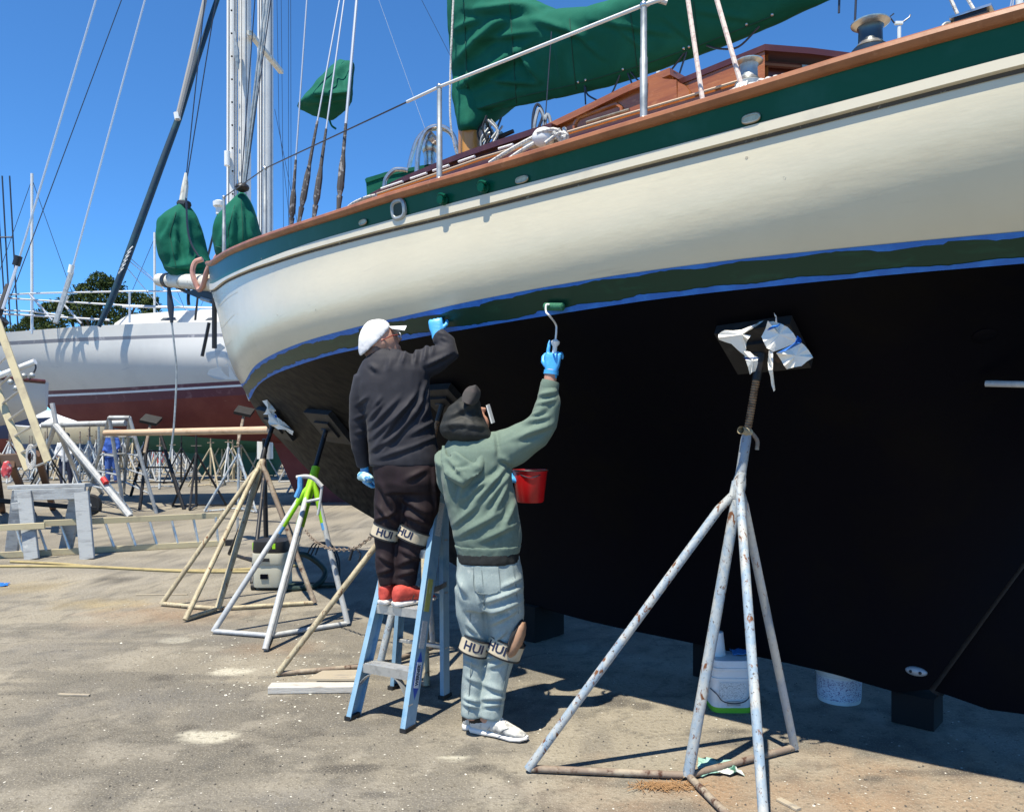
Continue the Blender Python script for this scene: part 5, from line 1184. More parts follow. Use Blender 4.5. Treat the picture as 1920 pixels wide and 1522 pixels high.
# cap
cr_ = Matrix((fA,sideA,upA)).transposed()
rings = []
for i in range(9):
    t = math.pi/2*i/8; rr_ = math.cos(t); zz = math.sin(t)
    rings.append([hdA+cr_@Vector((0.106*rr_*math.cos(a)-0.006-0.018*(1-zz), 0.086*rr_*math.sin(a), 0.014+0.110*zz+(1-zz)*(0.046*max(math.cos(a),0)-0.050*max(-math.cos(a),0)))) for a in [2*math.pi*k/24 for k in range(24)]])
capm = MB().rings(rings, True)
cp = relax(capm, 0.007, 2, (), 0.003, 22, 7).build('cap', M['cap'], pA, smooth=70)
br = []
for i in range(7):
    f = i/6; br.append([HA(0.066+0.108*f*math.cos(s_*0.9), 0.080*s_*(1-0.2*f), 0.066-0.022*s_*s_-0.030*f) for s_ in np.linspace(-1,1,11)])
MB().shell(br, 0.004).build('brim', M['cap'], cp)
MB().ball(HA(-0.004,0,0.118), 0.006, 8, 5).build('button', M['cap'], cp)
# hair at the nape, glasses
MB().ball(HA(-0.045,0,-0.035), (0.055,0.070,0.050), 14, 8, cr_).build('hair', mat('cropped_grey_hair', (0.16,0.10,0.08), 0.8), pA)
gl = MB().tube([HA(-0.02,0.080,0.004), HA(0.05,0.082,0.010), HA(0.088,0.066,0.004)], 0.0035, 6).build('glasses', mat('red_brown_frame', (0.20,0.03,0.02), 0.4), pA)
MB().tube([HA(0.100,0.05+0.021*math.cos(a),0.0+0.018*math.sin(a)) for a in np.linspace(0,6.28,15)], 0.003, 6).build('lens_rim', M['wirelight'], gl)

# ======================= painter on the ground: green hoodie, jeans
YB = 3.86
def B_(px, py, dy=0.0): return P(px, py, YB+dy)
arR = [B_(925,850), B_(965,835,-0.01), B_(1003,812,-0.03), B_(1021,790,-0.04), B_(1029,750,-0.045), B_(1031,715,-0.05)]
arL = [B_(848,858), B_(846,900,0.08), B_(862,935,0.16), B_(910,915,0.26), B_(950,893,0.33)]
hdB = B_(876,788,0.03)
fB = Vector((0.62,0.42,0.62)).normalized(); sdB = fB.cross(Vector((0,0,1))).normalized(); upB = sdB.cross(fB).normalized()
def HB(f, s_, u): return hdB+fB*f+sdB*s_+upB*u
rmB = Matrix((fB,sdB,upB)).transposed()
lL = [B_(892,1085), B_(886,1140), B_(891,1195), B_(887,1260), B_(882,1348)]; lR = [B_(935,1085), B_(943,1140), B_(945,1195), B_(933,1260), B_(908,1352)]
headB = joinmb(MB().ball(hdB, (0.088,0.074,0.092), 20, 14, rmB), MB().ball(HB(0.035,0,-0.055), (0.062,0.056,0.062), 14, 10, rmB), MB().tube([HB(0.09,0,0.012), HB(0.118,0,-0.022), HB(0.096,0,-0.032)], [0.008,0.015,0.008], 8),
    MB().ball(HB(-0.012,0.076,-0.008), (0.016,0.008,0.030), 10, 8, rmB), MB().ball(HB(-0.012,-0.076,-0.008), (0.016,0.008,0.030), 10, 8, rmB), MB().tube([HB(-0.01,0,-0.05), B_(885,820,0.0), B_(890,850,0.0)], [0.06,0.06,0.075], 14))
bodyB = joinmb(headB, torso([(850,850,935,.085,0),(900,848,940,.10,0),(960,858,950,.10,0),(1020,872,955,.09,0),(1075,885,950,.09,0)], YB), limb(arR, [0.05,0.046,0.044,0.042,0.034,0.025]), limb(arL, [0.05,0.045,0.042,0.036,0.026]), limb(lL, [0.060,0.058,0.046,0.042,0.028]), limb(lR, [0.065,0.06,0.05,0.045,0.028]), limb([B_(1031,724,-0.05), B_(1033,692,-0.05)], [0.033,0.031]))
pB = relax(bodyB, 0.009, 2).build('person', M['skin'], smooth=70, org=Vector((B_(910,1380).x, YB, 0))); pB['_o'] = tuple(pB.location)
tag(pB, 'person in sage green hoodie and pale jeans reaching up with a paint roller', 'person')
hood = joinmb(torso([(818,848,925,.075,0),(828,838,948,.10,0),(845,830,958,.125,0),(870,827,956,.14,0),(905,829,961,.15,0),(945,836,970,.155,0),(985,846,977,.155,0),(1015,852,979,.15,0),(1028,855,976,.14,0)], YB),
    limb(arR, [0.105,0.098,0.084,0.072,0.060,0.040], 18), limb(arL, [0.090,0.078,0.068,0.058,0.045], 16))
fh = [L(1240,1000,1500,900,7,.014),L(1350,850,1470,780,5,.014),L(1390,760,1520,720,5,.014),L(1400,690,1530,660,4,.012),L(1300,890,1480,840,5,.012),L(1100,940,1120,1120,5,-.014),L(1130,1130,1220,1180,6,.012),L(1180,1190,920,1480,7,.018),L(1230,1200,1000,1500,7,.016),L(1100,1260,860,1430,7,.014),L(900,1200,830,1460,7,.014),L(880,1380,1060,1290,6,.010),L(760,1180,860,1210,5,.010),L(1190,1300,1060,1560,6,.014),L(1230,1450,1150,1640,6,.012),L(900,950,1000,1000,6,.010)]
fh += [((860,1005),(940,960),7,.012),((900,1015),(965,985),6,.012),((850,985),(905,940),6,.010),((1000,770),(1030,760),4,.010),((1012,745),(1042,738),4,.010)]
relax(hood, 0.008, 3, [(a,b,w_*0.85,am*1.5) for a,b,w_,am in fh], 0.007, 7, 9).build('hoodie', M['hoodie'], pB, smooth=80)
# ribbed hem, cuff
relax(torso([(1018,851,979,.150,0),(1024,853,977,.147,0),(1038,857,973,.140,0),(1043,859,972,.135,0)], YB), 0.008, 1, (), 0.002, 30).build('hem', M['hoodie'], pB, smooth=80)
MB().tube([B_(1030,729,-0.048), B_(1031,720,-0.05), B_(1032.5,714,-0.05)], [0.046,0.047,0.042], 18).build('cuff', M['hoodie'], pB)
# hood lying on the back
hp = joinmb(blob([(B_(833,838,-.06), Vector((0.02,0,0)), Vector((0,.035,.03))),(B_(846,862,-.11), Vector((0.055,0,0.015)), Vector((0,.055,.075))),(B_(866,872,-.14), Vector((0.065,0,0)), Vector((0,.06,.085))),(B_(888,858,-.13), Vector((0.06,0,-0.02)), Vector((0,.06,.085))),(B_(908,836,-.07), Vector((0.045,0,-0.02)), Vector((0,.05,.055))),(B_(925,824,-.01), Vector((0.02,0,-0.02)), Vector((0,.04,.03)))], 18), limb([B_(832,850,-.04),B_(843,888,-.14),B_(868,904,-.165),B_(893,880,-.15),B_(912,840,-.08),B_(928,820,0)], [0.02,0.026,0.030,0.028,0.024,0.02], 10))
relax(hp, 0.0075, 2, [((838,858),(870,896),4,.022),((852,838),(893,868),5,-.022),((880,850),(905,832),4,.016),((846,880),(880,872),4,-.014)], 0.006, 12, 4).build('hood', M['hoodie'], pB, smooth=80)
# dark cap with neck cover and white mask
dk_ = torso([(742,868,896,.05,.03),(747,860,899,.085,.03),(754,850,902,.105,.02),(766,839,903,.115,.02),(782,831,907,.12,.01),(796,826,914,.125,0),(808,824,921,.125,0),(818,830,926,.12,0),(826,842,922,.10,0)], YB)
fd_ = [L(740,860,960,740,5,.012),L(720,900,900,900,5,.010),L(850,780,940,860,4,.012),L(800,700,900,680,5,.008),L(860,900,1050,920,5,.010)]
cpB = relax(dk_, 0.008, 2, fd_, 0.008, 14, 6).build('cap', M['hood'], pB, smooth=75)
br = []
for i in range(11):
    v_ = i/10; hw = 15.0*math.sqrt(max(1-((v_-0.40)/0.605)**2, 0.0))
    br.append([B_(877+15*v_+u_*hw*0.95+2*u_*v_, 757-33*v_+u_*hw*0.42-2.5*(1-u_*u_)*v_, -0.118+0.05*v_+0.05*max(u_,0)**2-0.012*(1-u_*u_)) for u_ in np.linspace(-1,1,9)])
MB().shell(br, 0.010).build('brim', mat('worn_grey_brim', (0.036,0.033,0.033), 0.85, layers=[((0.065,0.05,0.05), 20, 0.5, 0.7)]), cpB)
msk = []
for i in range(5):
    f = i/4; msk.append([B_(911+5*u_+10*f, 760+34*f-2*u_, 0.02+0.08*u_) for u_ in np.linspace(0,1,6)])
MB().shell(msk, 0.006).build('mask', mat('white_mask', (0.72,0.72,0.72), 0.7), pB)
# jeans
jn = joinmb(torso([(1036,858,973,.13,0),(1060,856,977,.14,0),(1090,855,981,.15,0),(1120,858,983,.145,0),(1138,862,984,.13,0)], YB),
    limb([B_(886,1100),B_(885,1150),B_(889,1195),B_(887,1240),B_(884,1300),B_(883,1342)], [0.092,0.080,0.060,0.055,0.053,0.055], 16), limb([B_(938,1100),B_(946,1150),B_(946,1195),B_(937,1240),B_(925,1298),B_(917,1342)], [0.112,0.104,0.080,0.068,0.062,0.063], 16))
def J(x0,y0,x1,y1,w_,am): return ((620+x0/3.044,920+y0/3.044),(620+x1/3.044,920+y1/3.044),w_,am)
fj = [J(880,640,1090,560,6,.014),J(890,700,1080,640,6,.014),J(780,760,860,840,5,.012),J(920,760,1050,690,6,.014),J(780,820,880,850,4,.012),J(940,860,1000,800,4,.010),J(720,480,780,600,6,.012),J(850,560,880,720,6,-.014),J(760,960,860,1010,5,.008),J(890,960,960,940,5,.010),J(900,1010,990,980,5,.009),J(870,1100,990,1150,6,.010),J(860,1190,1000,1180,5,.013),J(870,1230,990,1215,4,.013),J(760,1180,860,1210,4,.013),J(755,1215,850,1240,4,.012),J(770,1060,850,1100,5,.009),J(960,560,1090,500,6,.010),J(790,440,960,450,3,.006)]
jo = relax(jn, 0.0075, 2, [(a,b,w_*0.85,am*1.5) for a,b,w_,am in fj], 0.006, 8, 8).build('jeans', M['denim'], pB, smooth=80)
relax(torso([(1030,857,974,.142,0),(1048,857,975,.144,0),(1053,858,974,.143,0)], YB), 0.008, 1, (), 0.003, 25).build('undershirt', M['hood'], pB, smooth=80)
# back pocket and seams
jb_ = BVHTree.FromPolygons([Vector(v)+pB.location for v in [p.co for p in jo.data.vertices]], [tuple(p.vertices) for p in jo.data.polygons])
def on_jeans(px, py, off):
    d = (P(px, py, 1.0)-Vector((0,0,CZ))).normalized(); h = jb_.ray_cast(Vector((0,0,CZ)), d); return (h[0] if h[0] else B_(px, py, -0.14))-d*off
pk = []
for i in range(10):
    f = i/9; pk.append([on_jeans(888+46*u_+4*f, 1062+46*f+7*f*(1-abs(2*u_-1)), 0.0035) for u_ in np.linspace(0,1,10)])
MB().shell(pk, 0.002).build('back_pocket', M['denim'], jo)
M['stitch'] = mat('denim_seam', (0.17,0.21,0.21), 0.9)
for pts in ([(888,1062),(890,1106),(913,1113),(936,1106),(934,1062)], [(888,1066),(934,1065)], [(903,1068),(906,1100),(908,1135)], [(962,1060),(968,1100),(972,1150)], [(953,1245),(944,1290),(936,1332)], [(882,1150),(880,1180)], [(884,1240),(880,1290),(878,1335)]):
    q = [on_jeans(x, y, 0.004) for x, y in pts]; MB().tube(curve(q, 4), 0.0022, 5).build('seam', M['stitch'], jo)
# shoes flat on the yard
def ong(px, py): return G(px, py)
shoe(ong(868,1366), ong(868,1366)+Vector((0.245,-0.02,0)), pB, M['whiteshoe'], M['sole'], M['hood'])
shoe(ong(884,1371), ong(989,1391), pB, M['whiteshoe'], M['sole'], M['hood'])
strap(pB, B_(891,1208), B_(883,1225)-B_(894,1190), 0.070, 0.070, 0.078, 'HUI', (-0.15,-1,0.05), None, None, 0.006, 0.060)
strap(pB, B_(946,1212), B_(936,1230)-B_(949,1195), 0.090, 0.086, 0.078, 'HUI', (-0.35,-1,0.05), (0.9,-0.25,0), B_(966,1205,-0.05), -0.012, 0.060)
# right hand on the roller handle, left hand on the bucket
hand(B_(1034,698,-0.05), Vector((0.10,0.0,0.95)), Vector((-0.45,-0.85,0)), 1, 1.15, 'glove', pB, index_out=True)
MB().tube([B_(1033,702,-0.05), B_(1034,694,-0.05)], [0.037,0.036], 16).build('glove_cuff', M['glove'], pB)
hand(B_(950,893,0.33), Vector((0.9,0.1,-0.2)), Vector((0.1,-0.4,0.9)), 1, 1.2, 'glove', pB)
# ======================= what they hold
RB = YB-0.05
hh_, nn_ = hull_hit(1043, 572)
M['rollernap'] = mat('green_wet_roller_nap', (0.01,0.12,0.06), 0.7, layers=[((0.02,0.17,0.09), 60, 0.5, 0.65)], bump=[(250,0.8,0.004)])
ry_ = hh_.y-0.028
roll = thing('paint_roller', 'small paint roller with wet green sleeve held against the boot stripe', 'paint roller', B_(1043,700,-0.05))
ra_ = [hull_hit(x_, 571)[0]+hull_hit(x_, 571)[1]*0.024 for x_ in (1025,1027,1060,1062)]; MB().tube(ra_, [0.012,0.0195,0.0195,0.012], 18).build('sleeve', M['rollernap'], roll)
MB().tube(curve([P(1041,645,RB),P(1043,622,RB),P(1042,608,RB),P(1030,592,ry_-0.02),P(1024,585,ry_-0.01),P(1024,572,ry_),P(1030,571,ry_)],5), 0.0048, 8).build('frame', M['white'], roll)
MB().lathe(P(1041,645,RB), (P(1043,622,RB)-P(1041,645,RB)), [(0.010,-0.015),(0.020,0.0),(0.022,0.012),(0.010,0.022)], 16).build('collar', M['white'], roll)
MB().tube([P(1036,704,YB-0.005), P(1041,645,RB+0.0)], [0.013,0.011], 12).build('handle', M['white'], roll)
bkY = YB+0.34
rb = thing('paint_bucket', 'red paint bucket held in front of the painter in the green hoodie', 'bucket', P(994,942,bkY))
c0 = P(994,941,bkY); kk = bkY/FPX
MB().lathe(c0, (0,0,1), [(24*kk,0),(25.5*kk,0.006),(32*kk,56*kk),(33.5*kk,57*kk),(33.5*kk,61*kk),(31*kk,61*kk),(24*kk,0.02)], 28).build('body', mat('red_plastic', (0.55,0.010,0.012), 0.35, layers=[((0.42,0.008,0.01), 8, 0.5, 0.7), ((0.55,0.35,0.33), 40, 0.73, 0.76)]), rb)
MB().tube([c0+Vector((33.5*kk*math.cos(a), 33.5*kk*math.sin(a), 60*kk)) for a in np.linspace(0,6.28,25)], 0.004, 6).build('rim', M['dark'], rb)
MB().lathe(c0+Vector((0,0,40*kk)), (0,0,1), [(28*kk,0),(0.001,0.001)], 24).build('paint', M['boot'], rb)
MB().tube(curve([c0+Vector((-33*kk,0,58*kk)), c0+Vector((-0.05,-0.075,52*kk)), c0+Vector((0,-0.094,47*kk)), c0+Vector((0.05,-0.075,52*kk)), c0+Vector((33*kk,0,58*kk))],5), 0.003, 6).build('bail', M['wire'], rb)
# ---------------------------------------------------------------- yard behind: white boat with red bottom
M['gel'] = mat('white_gelcoat', (0.58,0.575,0.555), 0.35, layers=[((0.50,0.50,0.49), 0.8, 0.5, 0.7), ((0.42,0.44,0.46), 2.2, 0.66, 0.75, 5, 0.5, (1,1,5))])
M['maroon'] = mat('maroon_stripe', (0.11,0.03,0.045), 0.45, layers=[((0.2,0.1,0.11), 6, 0.55, 0.7)])
M['redb'] = mat('faded_red_antifouling', (0.145,0.030,0.028), 0.75, layers=[((0.19,0.05,0.042), 1.5, 0.45, 0.7), ((0.34,0.19,0.13), 1.1, 0.66, 0.74, 8, 1.2, (1,1,0.6))], bump=[(6,0.3,0.02)])
M['greyst'] = mat('grey_sheer_stripe', (0.25,0.25,0.28), 0.5, layers=[((0.5,0.48,0.5), 3, 0.55, 0.65)])
M['fgrey'] = mat('pale_grey_repair', (0.44,0.49,0.53), 0.6)
YC = 17.2
def hullrow(line, wfun, x0, x1, n=60):
    xs = [q[0] for q in line]; ys = [q[1] for q in line]; out = []
    for i in range(n+1):
        px = x0+(x1-x0)*i/n; wd = wfun(i/n); Y = YC-wd; out.append(P(px, np.interp(px, xs, ys), Y))
    return out
def wf(W, p=2.0): return lambda t: W*(1-(1-min(t/0.55,1))**p)*(1 if t < 0.55 else 1-0.4*((t-0.55)/0.45)**2)
wbt = thing('sailboat', 'white sailboat with maroon stripes and red bottom behind the bow of the cream one', 'sailboat', P(500,950,YC)-Vector((0,0,P(500,950,YC).z)))
LS = [(-70,632),(0,624),(150,612),(300,605),(480,602),(900,600)]
rws = [hullrow(LS, wf(1.75), -75, 900)]
def off(line, d): return [(x, y+d) for x, y in line]
r_s2 = hullrow([(-60,650),(0,641),(150,633),(300,628),(480,624),(900,620)], wf(1.77), -62, 900)
r_s3 = hullrow([(-50,658),(0,648),(150,640),(300,634),(480,630),(900,626)], wf(1.77), -55, 900)
LB = [(60,736),(80,733),(200,728),(480,712),(900,700)]
r_b1 = hullrow(LB, wf(1.70), 68, 900); r_b2 = hullrow(off(LB,7), wf(1.69), 72, 900); r_b3 = hullrow(off(LB,11), wf(1.68), 74, 900); r_b4 = hullrow(off(LB,27), wf(1.62), 82, 900)
LK = [(82,760),(110,778),(160,795),(250,808),(400,822),(600,835),(900,840)]
r_m = hullrow([(82,758),(130,775),(250,792),(480,800),(900,800)], wf(1.1), 86, 900); r_k = hullrow(LK, wf(0.05), 95, 900)
mids = []
for k in range(1,6):
    f = k/6; mids.append([a*(1-f)+b*f+Vector((0,-0.10*math.sin(math.pi*f),0)) for a, b in zip(r_s3, r_b1)])
MB().grid([rws[0], r_s2]).build('sheer_strake', M['gel'], wbt); MB().grid([r_s2, r_s3]).build('sheer_stripe', M['greyst'], wbt)
MB().grid([r_s3]+mids+[r_b1]).build('topsides', M['gel'], wbt); MB().grid([r_b1, r_b2]).build('boot_stripe', M['maroon'], wbt); MB().grid([r_b2, r_b3]).build('boot_line', M['white'], wbt); MB().grid([r_b3, r_b4]).build('lower_boot', M['maroon'], wbt)
MB().grid([r_b4, r_m, r_k]).build('bottom', M['redb'], wbt)
far = [[Vector((p.x, 2*YC-p.y, p.z)) for p in r] for r in ([rws[0], r_s3, r_b1, r_b4, r_m, r_k])]
MB().grid(far).build('far_side', M['gel'], wbt)
MB().grid([rws[0], [Vector((p.x, YC, p.z+0.05)) for p in rws[0]], far[0]]).build('deck', M['gel'], wbt)
MB().slab([P(505,815,YC),P(560,940,YC),P(650,942,YC),P(760,930,YC),P(800,830,YC)], (0,0.2,0)).build('keel', M['redb'], wbt)
# patch of filler, as an irregular sheet on the planking
_wb = BVHTree.FromPolygons([Vector(v) for v in MB().grid([r_s3]+mids+[r_b1]).v], MB().grid([r_s3]+mids+[r_b1]).f)
def on_white(px, py, off_=0.012):
    d = (P(px, py, 1.0)-Vector((0,0,CZ))).normalized(); h = _wb.ray_cast(Vector((0,0,CZ)), d); return (h[0] if h[0] else P(px, py, 15.5))-d*off_
pp = [(402,647),(413,644),(421,650),(424,665),(428,682),(438,700),(446,712),(430,712),(410,712),(398,708),(388,702),(392,694),(408,690),(404,672)]
MB().slab([on_white(x,y) for x,y in pp], (0,0.008,0)).build('filler_patch', M['fgrey'], wbt)
# cabin trunk with portlights
cbn = [[P(px, py, Y) for px, py in ((200,607),(232,590),(330,582),(480,574),(900,570))] for Y in (16.2,)]
top = [P(px,py,16.4) for px,py in ((215,606),(240,590),(330,583),(480,575),(900,570))]; bot = [Vector((p.x,16.2,3.55)) for p in top]; fart = [Vector((p.x,18.1,p.z)) for p in top]
MB().grid([bot, top, fart]).build('cabin_trunk', M['gel'], wbt)
for a, b in ((300,330),(384,402)):
    MB().slab([P(a,601,16.15),P(b,600,16.15),P(b-2,595,16.2),P(a+6,596,16.2)], (0,0.03,0)).build('portlight', mat('tinted_glass',(0.05,0.06,0.07),0.2), wbt)
# pulpit and lifelines
Yr = 15.9
for pts in (((-40,556),(60,550),(243,546),(330,546)),((-40,556),(0,558),(60,562),(243,573),(420,578)),((55,551),(98,600)),((115,566),(152,606)),((243,546),(243,605)),((-30,580),(60,584),(120,592)),((0,588),(205,600)),((330,546),(420,545)),((128,555),(102,604)),((230,575),(400,577))):
    MB().tube([P(x,y,Yr) for x,y in pts], 0.018 if len(pts) > 2 else 0.022, 7).build('guard_rail', M['wirelight'], wbt)
for x in (-20, 60):
    MB().tube([P(x,556,Yr),P(x,626,Yr)], 0.02, 7).build('stanchion', M['wirelight'], wbt)
# mast with furled mainsail, spreader, lamps
YM = 16.9
def col(name, x0, x1, m, y=900, Y=YM, parent=wbt, top=-700, fl=1.0):
    return MB().tube([P((x0+x1)/2,y,Y), P((x0+x1)/2+1,top,Y)], (x1-x0)/2/FPX*Y, 14, flat=fl).build(name, m, parent)
M['mastw'] = mat('white_mast_paint', (0.66,0.66,0.64), 0.4, layers=[((0.56,0.56,0.55), 3, 0.5, 0.7), ((0.40,0.40,0.40), 9, 0.68, 0.74, 4, 0, (4,4,0.4))])
col('mast', 446, 470, M['mastw'], 610); col('furled_mainsail', 425, 444, mat('furled_white_sail',(0.70,0.70,0.69),0.8,layers=[((0.55,0.55,0.55),3,0.5,0.7,5,0,(6,6,0.3))]), 610, YM-0.1)
for k in range(9): MB().ball(P(434+k*0.3, 20+k*43, YM-0.30), 0.022, 8, 5).build('sail_slide', M['dark'], wbt)
for x in (428, 439, 452, 461): MB().tube([P(x,600,YM-0.22),P(x+2,-500,YM-0.22)], 0.007, 5).build('halyard', M['wire'], wbt)
MB().tube([P(440,60,YM-.33),P(444,100,YM-.33),P(446,130,YM-.3)], [0.02,0.06,0.02], 8).build('mast_step', M['galv'], wbt)
MB().tube([P(426,284,YM-.3),P(426,311,YM-.3)], 0.062, 12).build('steaming_light', M['white'], wbt)
MB().tube([P(450,610,YM-.1),P(450,100,YM-.1)], 0.01, 5).build('wire', M['wire'], wbt)
MB().beam(P(468,62,YM-.3), P(527,135,YM+2.0), 0.12, 0.10).build('spreader', M['sprit'], wbt)
MB().lathe(P(411,392,14.6), (0,0,1), [(0.06,-0.10),(0.065,0.02),(0.11,0.05),(0.115,0.13),(0.06,0.16)], 16).build('radar_dome', M['white'], wbt)
MB().tube([P(410,398,14.6),P(385,500,14.8),P(372,545,15.0),P(366,600,15.2)], 0.022, 7).build('radar_pole', M['wire'], wbt)
# furled headsail on the forestay
M['tealsail'] = mat('teal_blue_sail_cover', (0.004,0.030,0.060), 0.7, layers=[((0.006,0.055,0.075), 4, 0.5, 0.65)])
MB().tube([P(185,612,15.5),P(210,560,15.5),P(240,480,15.5)], [0.045,0.065,0.075], 10).build('furled_headsail', M['tealsail'], wbt)
MB().tube([P(240,480,15.5),P(300,316,15.6),P(335,222,15.7),P(370,112,15.8),P(407,0,15.9),P(560,-470,16.6)], [0.075,0.072,0.065,0.055,0.05,0.04], 10).build('furled_headsail', M['tealsail'], wbt)
MB().tube([P(332,225,15.5),P(358,120,15.6),P(384,0,15.7),P(480,-440,16.4)], [0.05,0.06,0.045,0.04], 8).build('furled_staysail', mat('grey_sail',(0.30,0.29,0.28),0.8), wbt)
MB().tube([P(331,212,15.5),P(333,224,15.5)], 0.06, 8).build('sail_tie', M['white'], wbt)
for k in range(6):
    x, y = 244-k*3.4, 468+k*8; MB().tube([P(x-5,y+5,15.41),P(x,y-1,15.38),P(x+5,y-6,15.41)], 0.010, 6).build('lashing', M['white'], wbt)
def stay(x0,y0,x1,y1,r,m,Y=15.6,parent=wbt,ext=1.0): 
    a, b = P(x0,y0,Y), P(x1,y1,Y+0.3); MB().tube([a, b+(b-a)*ext], r, 6).build('stay', m, parent)
stay(33,495,180,0,0.019,M['wirelight']); stay(5,580,33,495,0.03,M['wirelight'],ext=0); stay(-2,590,16,535,0.065,M['dark'],ext=0)
stay(15,570,228,0,0.009,M['wire']); stay(134,510,272,0,0.018,M['wirelight']); stay(104,606,134,510,0.05,M['galv'],ext=0)
MB().tube([P(30,498,15.5),P(35,480,15.5)], 0.075, 10).build('furler', M['dark'], wbt); MB().tube([P(132,512,15.5),P(135,497,15.5)], 0.055, 10).build('furler', M['white'], wbt)
MB().tube([P(-6,610,15.5),P(6,598,15.5)], 0.13, 12).build('furler_drum', M['dark'], wbt)
for q in ((243,490,310,545),(236,500,300,575),(240,480,355,585)): stay(*q, 0.008, M['wirelight'], ext=0)
# many thin wires of boats further back
for q in ((519,-20,523,230),(523,230,548,460),(527,-20,532,460),(541,-20,541,460),(545,-20,546,460),(515,205,566,460),(703,-20,832,340),(780,-20,960,330)):
    stay(*q, 0.006, M['wire'] if q[0] not in (703,) else M['wirelight'], 19.0, ext=0.0 if q[1] else 0.0)
o = MB().tube([P(497,860,21),P(498,-800,21)], 14.5/FPX*21, 16).build('mast', M['mastw']); tag(o, 'bare white mast just right of the furled mainsail', 'mast')
for x in (486, 490, 508): MB().tube([P(x,600,20.7),P(x+1,-600,20.7)], 0.012, 5).build('halyard', M['wire'], o)

# ---------------------------------------------------------------- jack stands of the yard behind: one model, copied
def small_stand(mt, mt2, h=1.25, r=0.024, name='jack_stand'):
    js = thing(name, 'x', 'jack stand', (0,0,0), 'jack stands in the yard behind')
    MB().tube([(0,0,0.02),(0,0,h)], r*1.1, 8).build('centre_post', mt, js)
    MB().tube([(0,0,h),(0.0,0,h+0.35)], r*0.8, 8).build('screw', mt2, js)
    MB().tube([(-0.10,0,h+0.02),(0.10,0,h+0.02)], r*0.6, 6).build('handle', mt2, js)
    for k in range(3):
        a = 2.1*k+0.4; f = Vector((0.62*math.cos(a),0.62*math.sin(a),0.02))
        MB().tube([(0,0,h-0.12),f], r, 8).build('leg', mt, js); MB().tube([(0,0,0.06),f], r*0.8, 6).build('base_bar', mt, js)
    return js
protos = [small_stand(M['pwhite'], M['prust']), small_stand(M['pdark'], M['pdark']), small_stand(M['pblue'], M['prust']), small_stand(M['pcream'], M['prust'])]
names = ['white', 'black', 'blue', 'cream']
spots = [(368,952,1,0.3),(447,958,2,1.0),(428,905,0,0.2),(395,912,3,0.8),(340,905,1,1.6),(300,915,2,0.5),(270,900,0,1.1),(462,893,0,0.6),(320,888,3,0.1),(350,882,2,0.9),(405,884,0,1.3),(440,880,1,0.4),(475,879,3,1.9),(290,880,0,0.7),(250,886,1,0.2),(225,905,3,1.4),(380,874,0,0.5),(332,872,0,1.2),(455,871,2,0.3),(300,869,3,0.8),(268,872,2,1.7),(415,868,3,0.1),(240,870,0,0.9),(150,910,2,0.3),(120,915,0,1.2),(90,925,1,0.6),(560,905,0,0.4),(600,900,1,1.1),(640,894,0,0.8),(540,893,2,0.2),(675,905,0,1.5),(590,925,2,0.9),(130,885,3,0.7),(180,882,0,0.2),(205,878,2,1.0),(490,900,0,0.2),(508,886,3,0.6),(60,900,2,1.0),(20,905,0,0.5)]
_r = random.Random(77)
for _k in range(46): spots.append((int(_r.uniform(225,500) if _k < 32 else _r.uniform(0,220))+_k*0.01, int(_r.uniform(864,905)), _r.choice([0,0,1,2,3,0]), _r.uniform(0,2)))
def ordinal(n):
    a = ['first','second','third','fourth','fifth','sixth','seventh','eighth','ninth','tenth','eleventh','twelfth','thirteenth','fourteenth','fifteenth','sixteenth','seventeenth','eighteenth','nineteenth']
    if n < 19: return a[n]
    t = (n+1)//10; u = (n+1) % 10; tens = {2:'twent',3:'thirt',4:'fort'}[t]
    return tens+'ieth' if u == 0 else tens+'y-'+a[u-1]
used = set()
for i, (px, py, k, rz) in enumerate(spots):
    p = G(px, py)
    same = sorted(q[0] for q in spots if q[2] == k); n_th = same.index(px)
    lab = '%s from the left of the %s jack stands standing in the yard behind the bow' % (ordinal(n_th), names[k])
    if k not in used: o = protos[k]; o.location = p; o.rotation_euler = (0,0,rz); used.add(k); o['label'] = lab
    else: o = dup(protos[k], p, rz, 0.9+0.25*random.random(), lab)
# pads under the white boat
for px, py in ((283,787),(458,771)):
    pd = MB().box(P(px,py,15.5), (0.33,0.30,0.06), Matrix.Rotation(0.45,3,'X')@Matrix.Rotation(0.25,3,'Y')); o = pd.build('stand_pad', M['black'], smooth=0)
    MB().tube([P(px,py+3,15.5), P(px-12,py+62,15.1)], 0.03, 8).build('screw', M['prust'], o)
    tag(o, 'black pad of a stand against the red bottom, %s' % ('left one' if px < 300 else 'nearer the cream bow'), 'pad')
# trestle with rungs
M['galvp'] = mat('grey_galvanised_pipe', (0.40,0.42,0.43), 0.6, 0.3, layers=[((0.26,0.27,0.27), 6, 0.5, 0.65)])
def trestle(label, a0, a1, feet0, feet1, Yt, m, n=5):
    t = thing('trestle', label, 'trestle', G((feet0[0][0]+feet1[0][0])/2, 960))
    def leg(a, f): 
        q = [P(a[0],a[1],Yt), G(*f)]; MB().tube(q, 0.035, 8).build('leg', m, t); return q
    L0 = [leg(a0, f) for f in feet0]; L1_ = [leg(a1, f) for f in feet1]
    MB().tube([P(*a0,Yt), P(*a1,Yt)], 0.04, 8).build('head_bar', m, t)
    for k in range(1, n):
        f = k/n
        for (p, q) in ((L0[0],L0[1]),(L1_[0],L1_[1]),(L0[0],L1_[0])):
            MB().tube([p[0]+(p[1]-p[0])*f, q[0]+(q[1]-q[0])*f], 0.02, 6).build('rung', m, t)
    return t
trestle('grey pipe trestle with rungs behind the sawhorse', (205,783), (243,783), ((163,935),(233,960)), ((232,925),(293,962)), 14.6, M['galvp'])
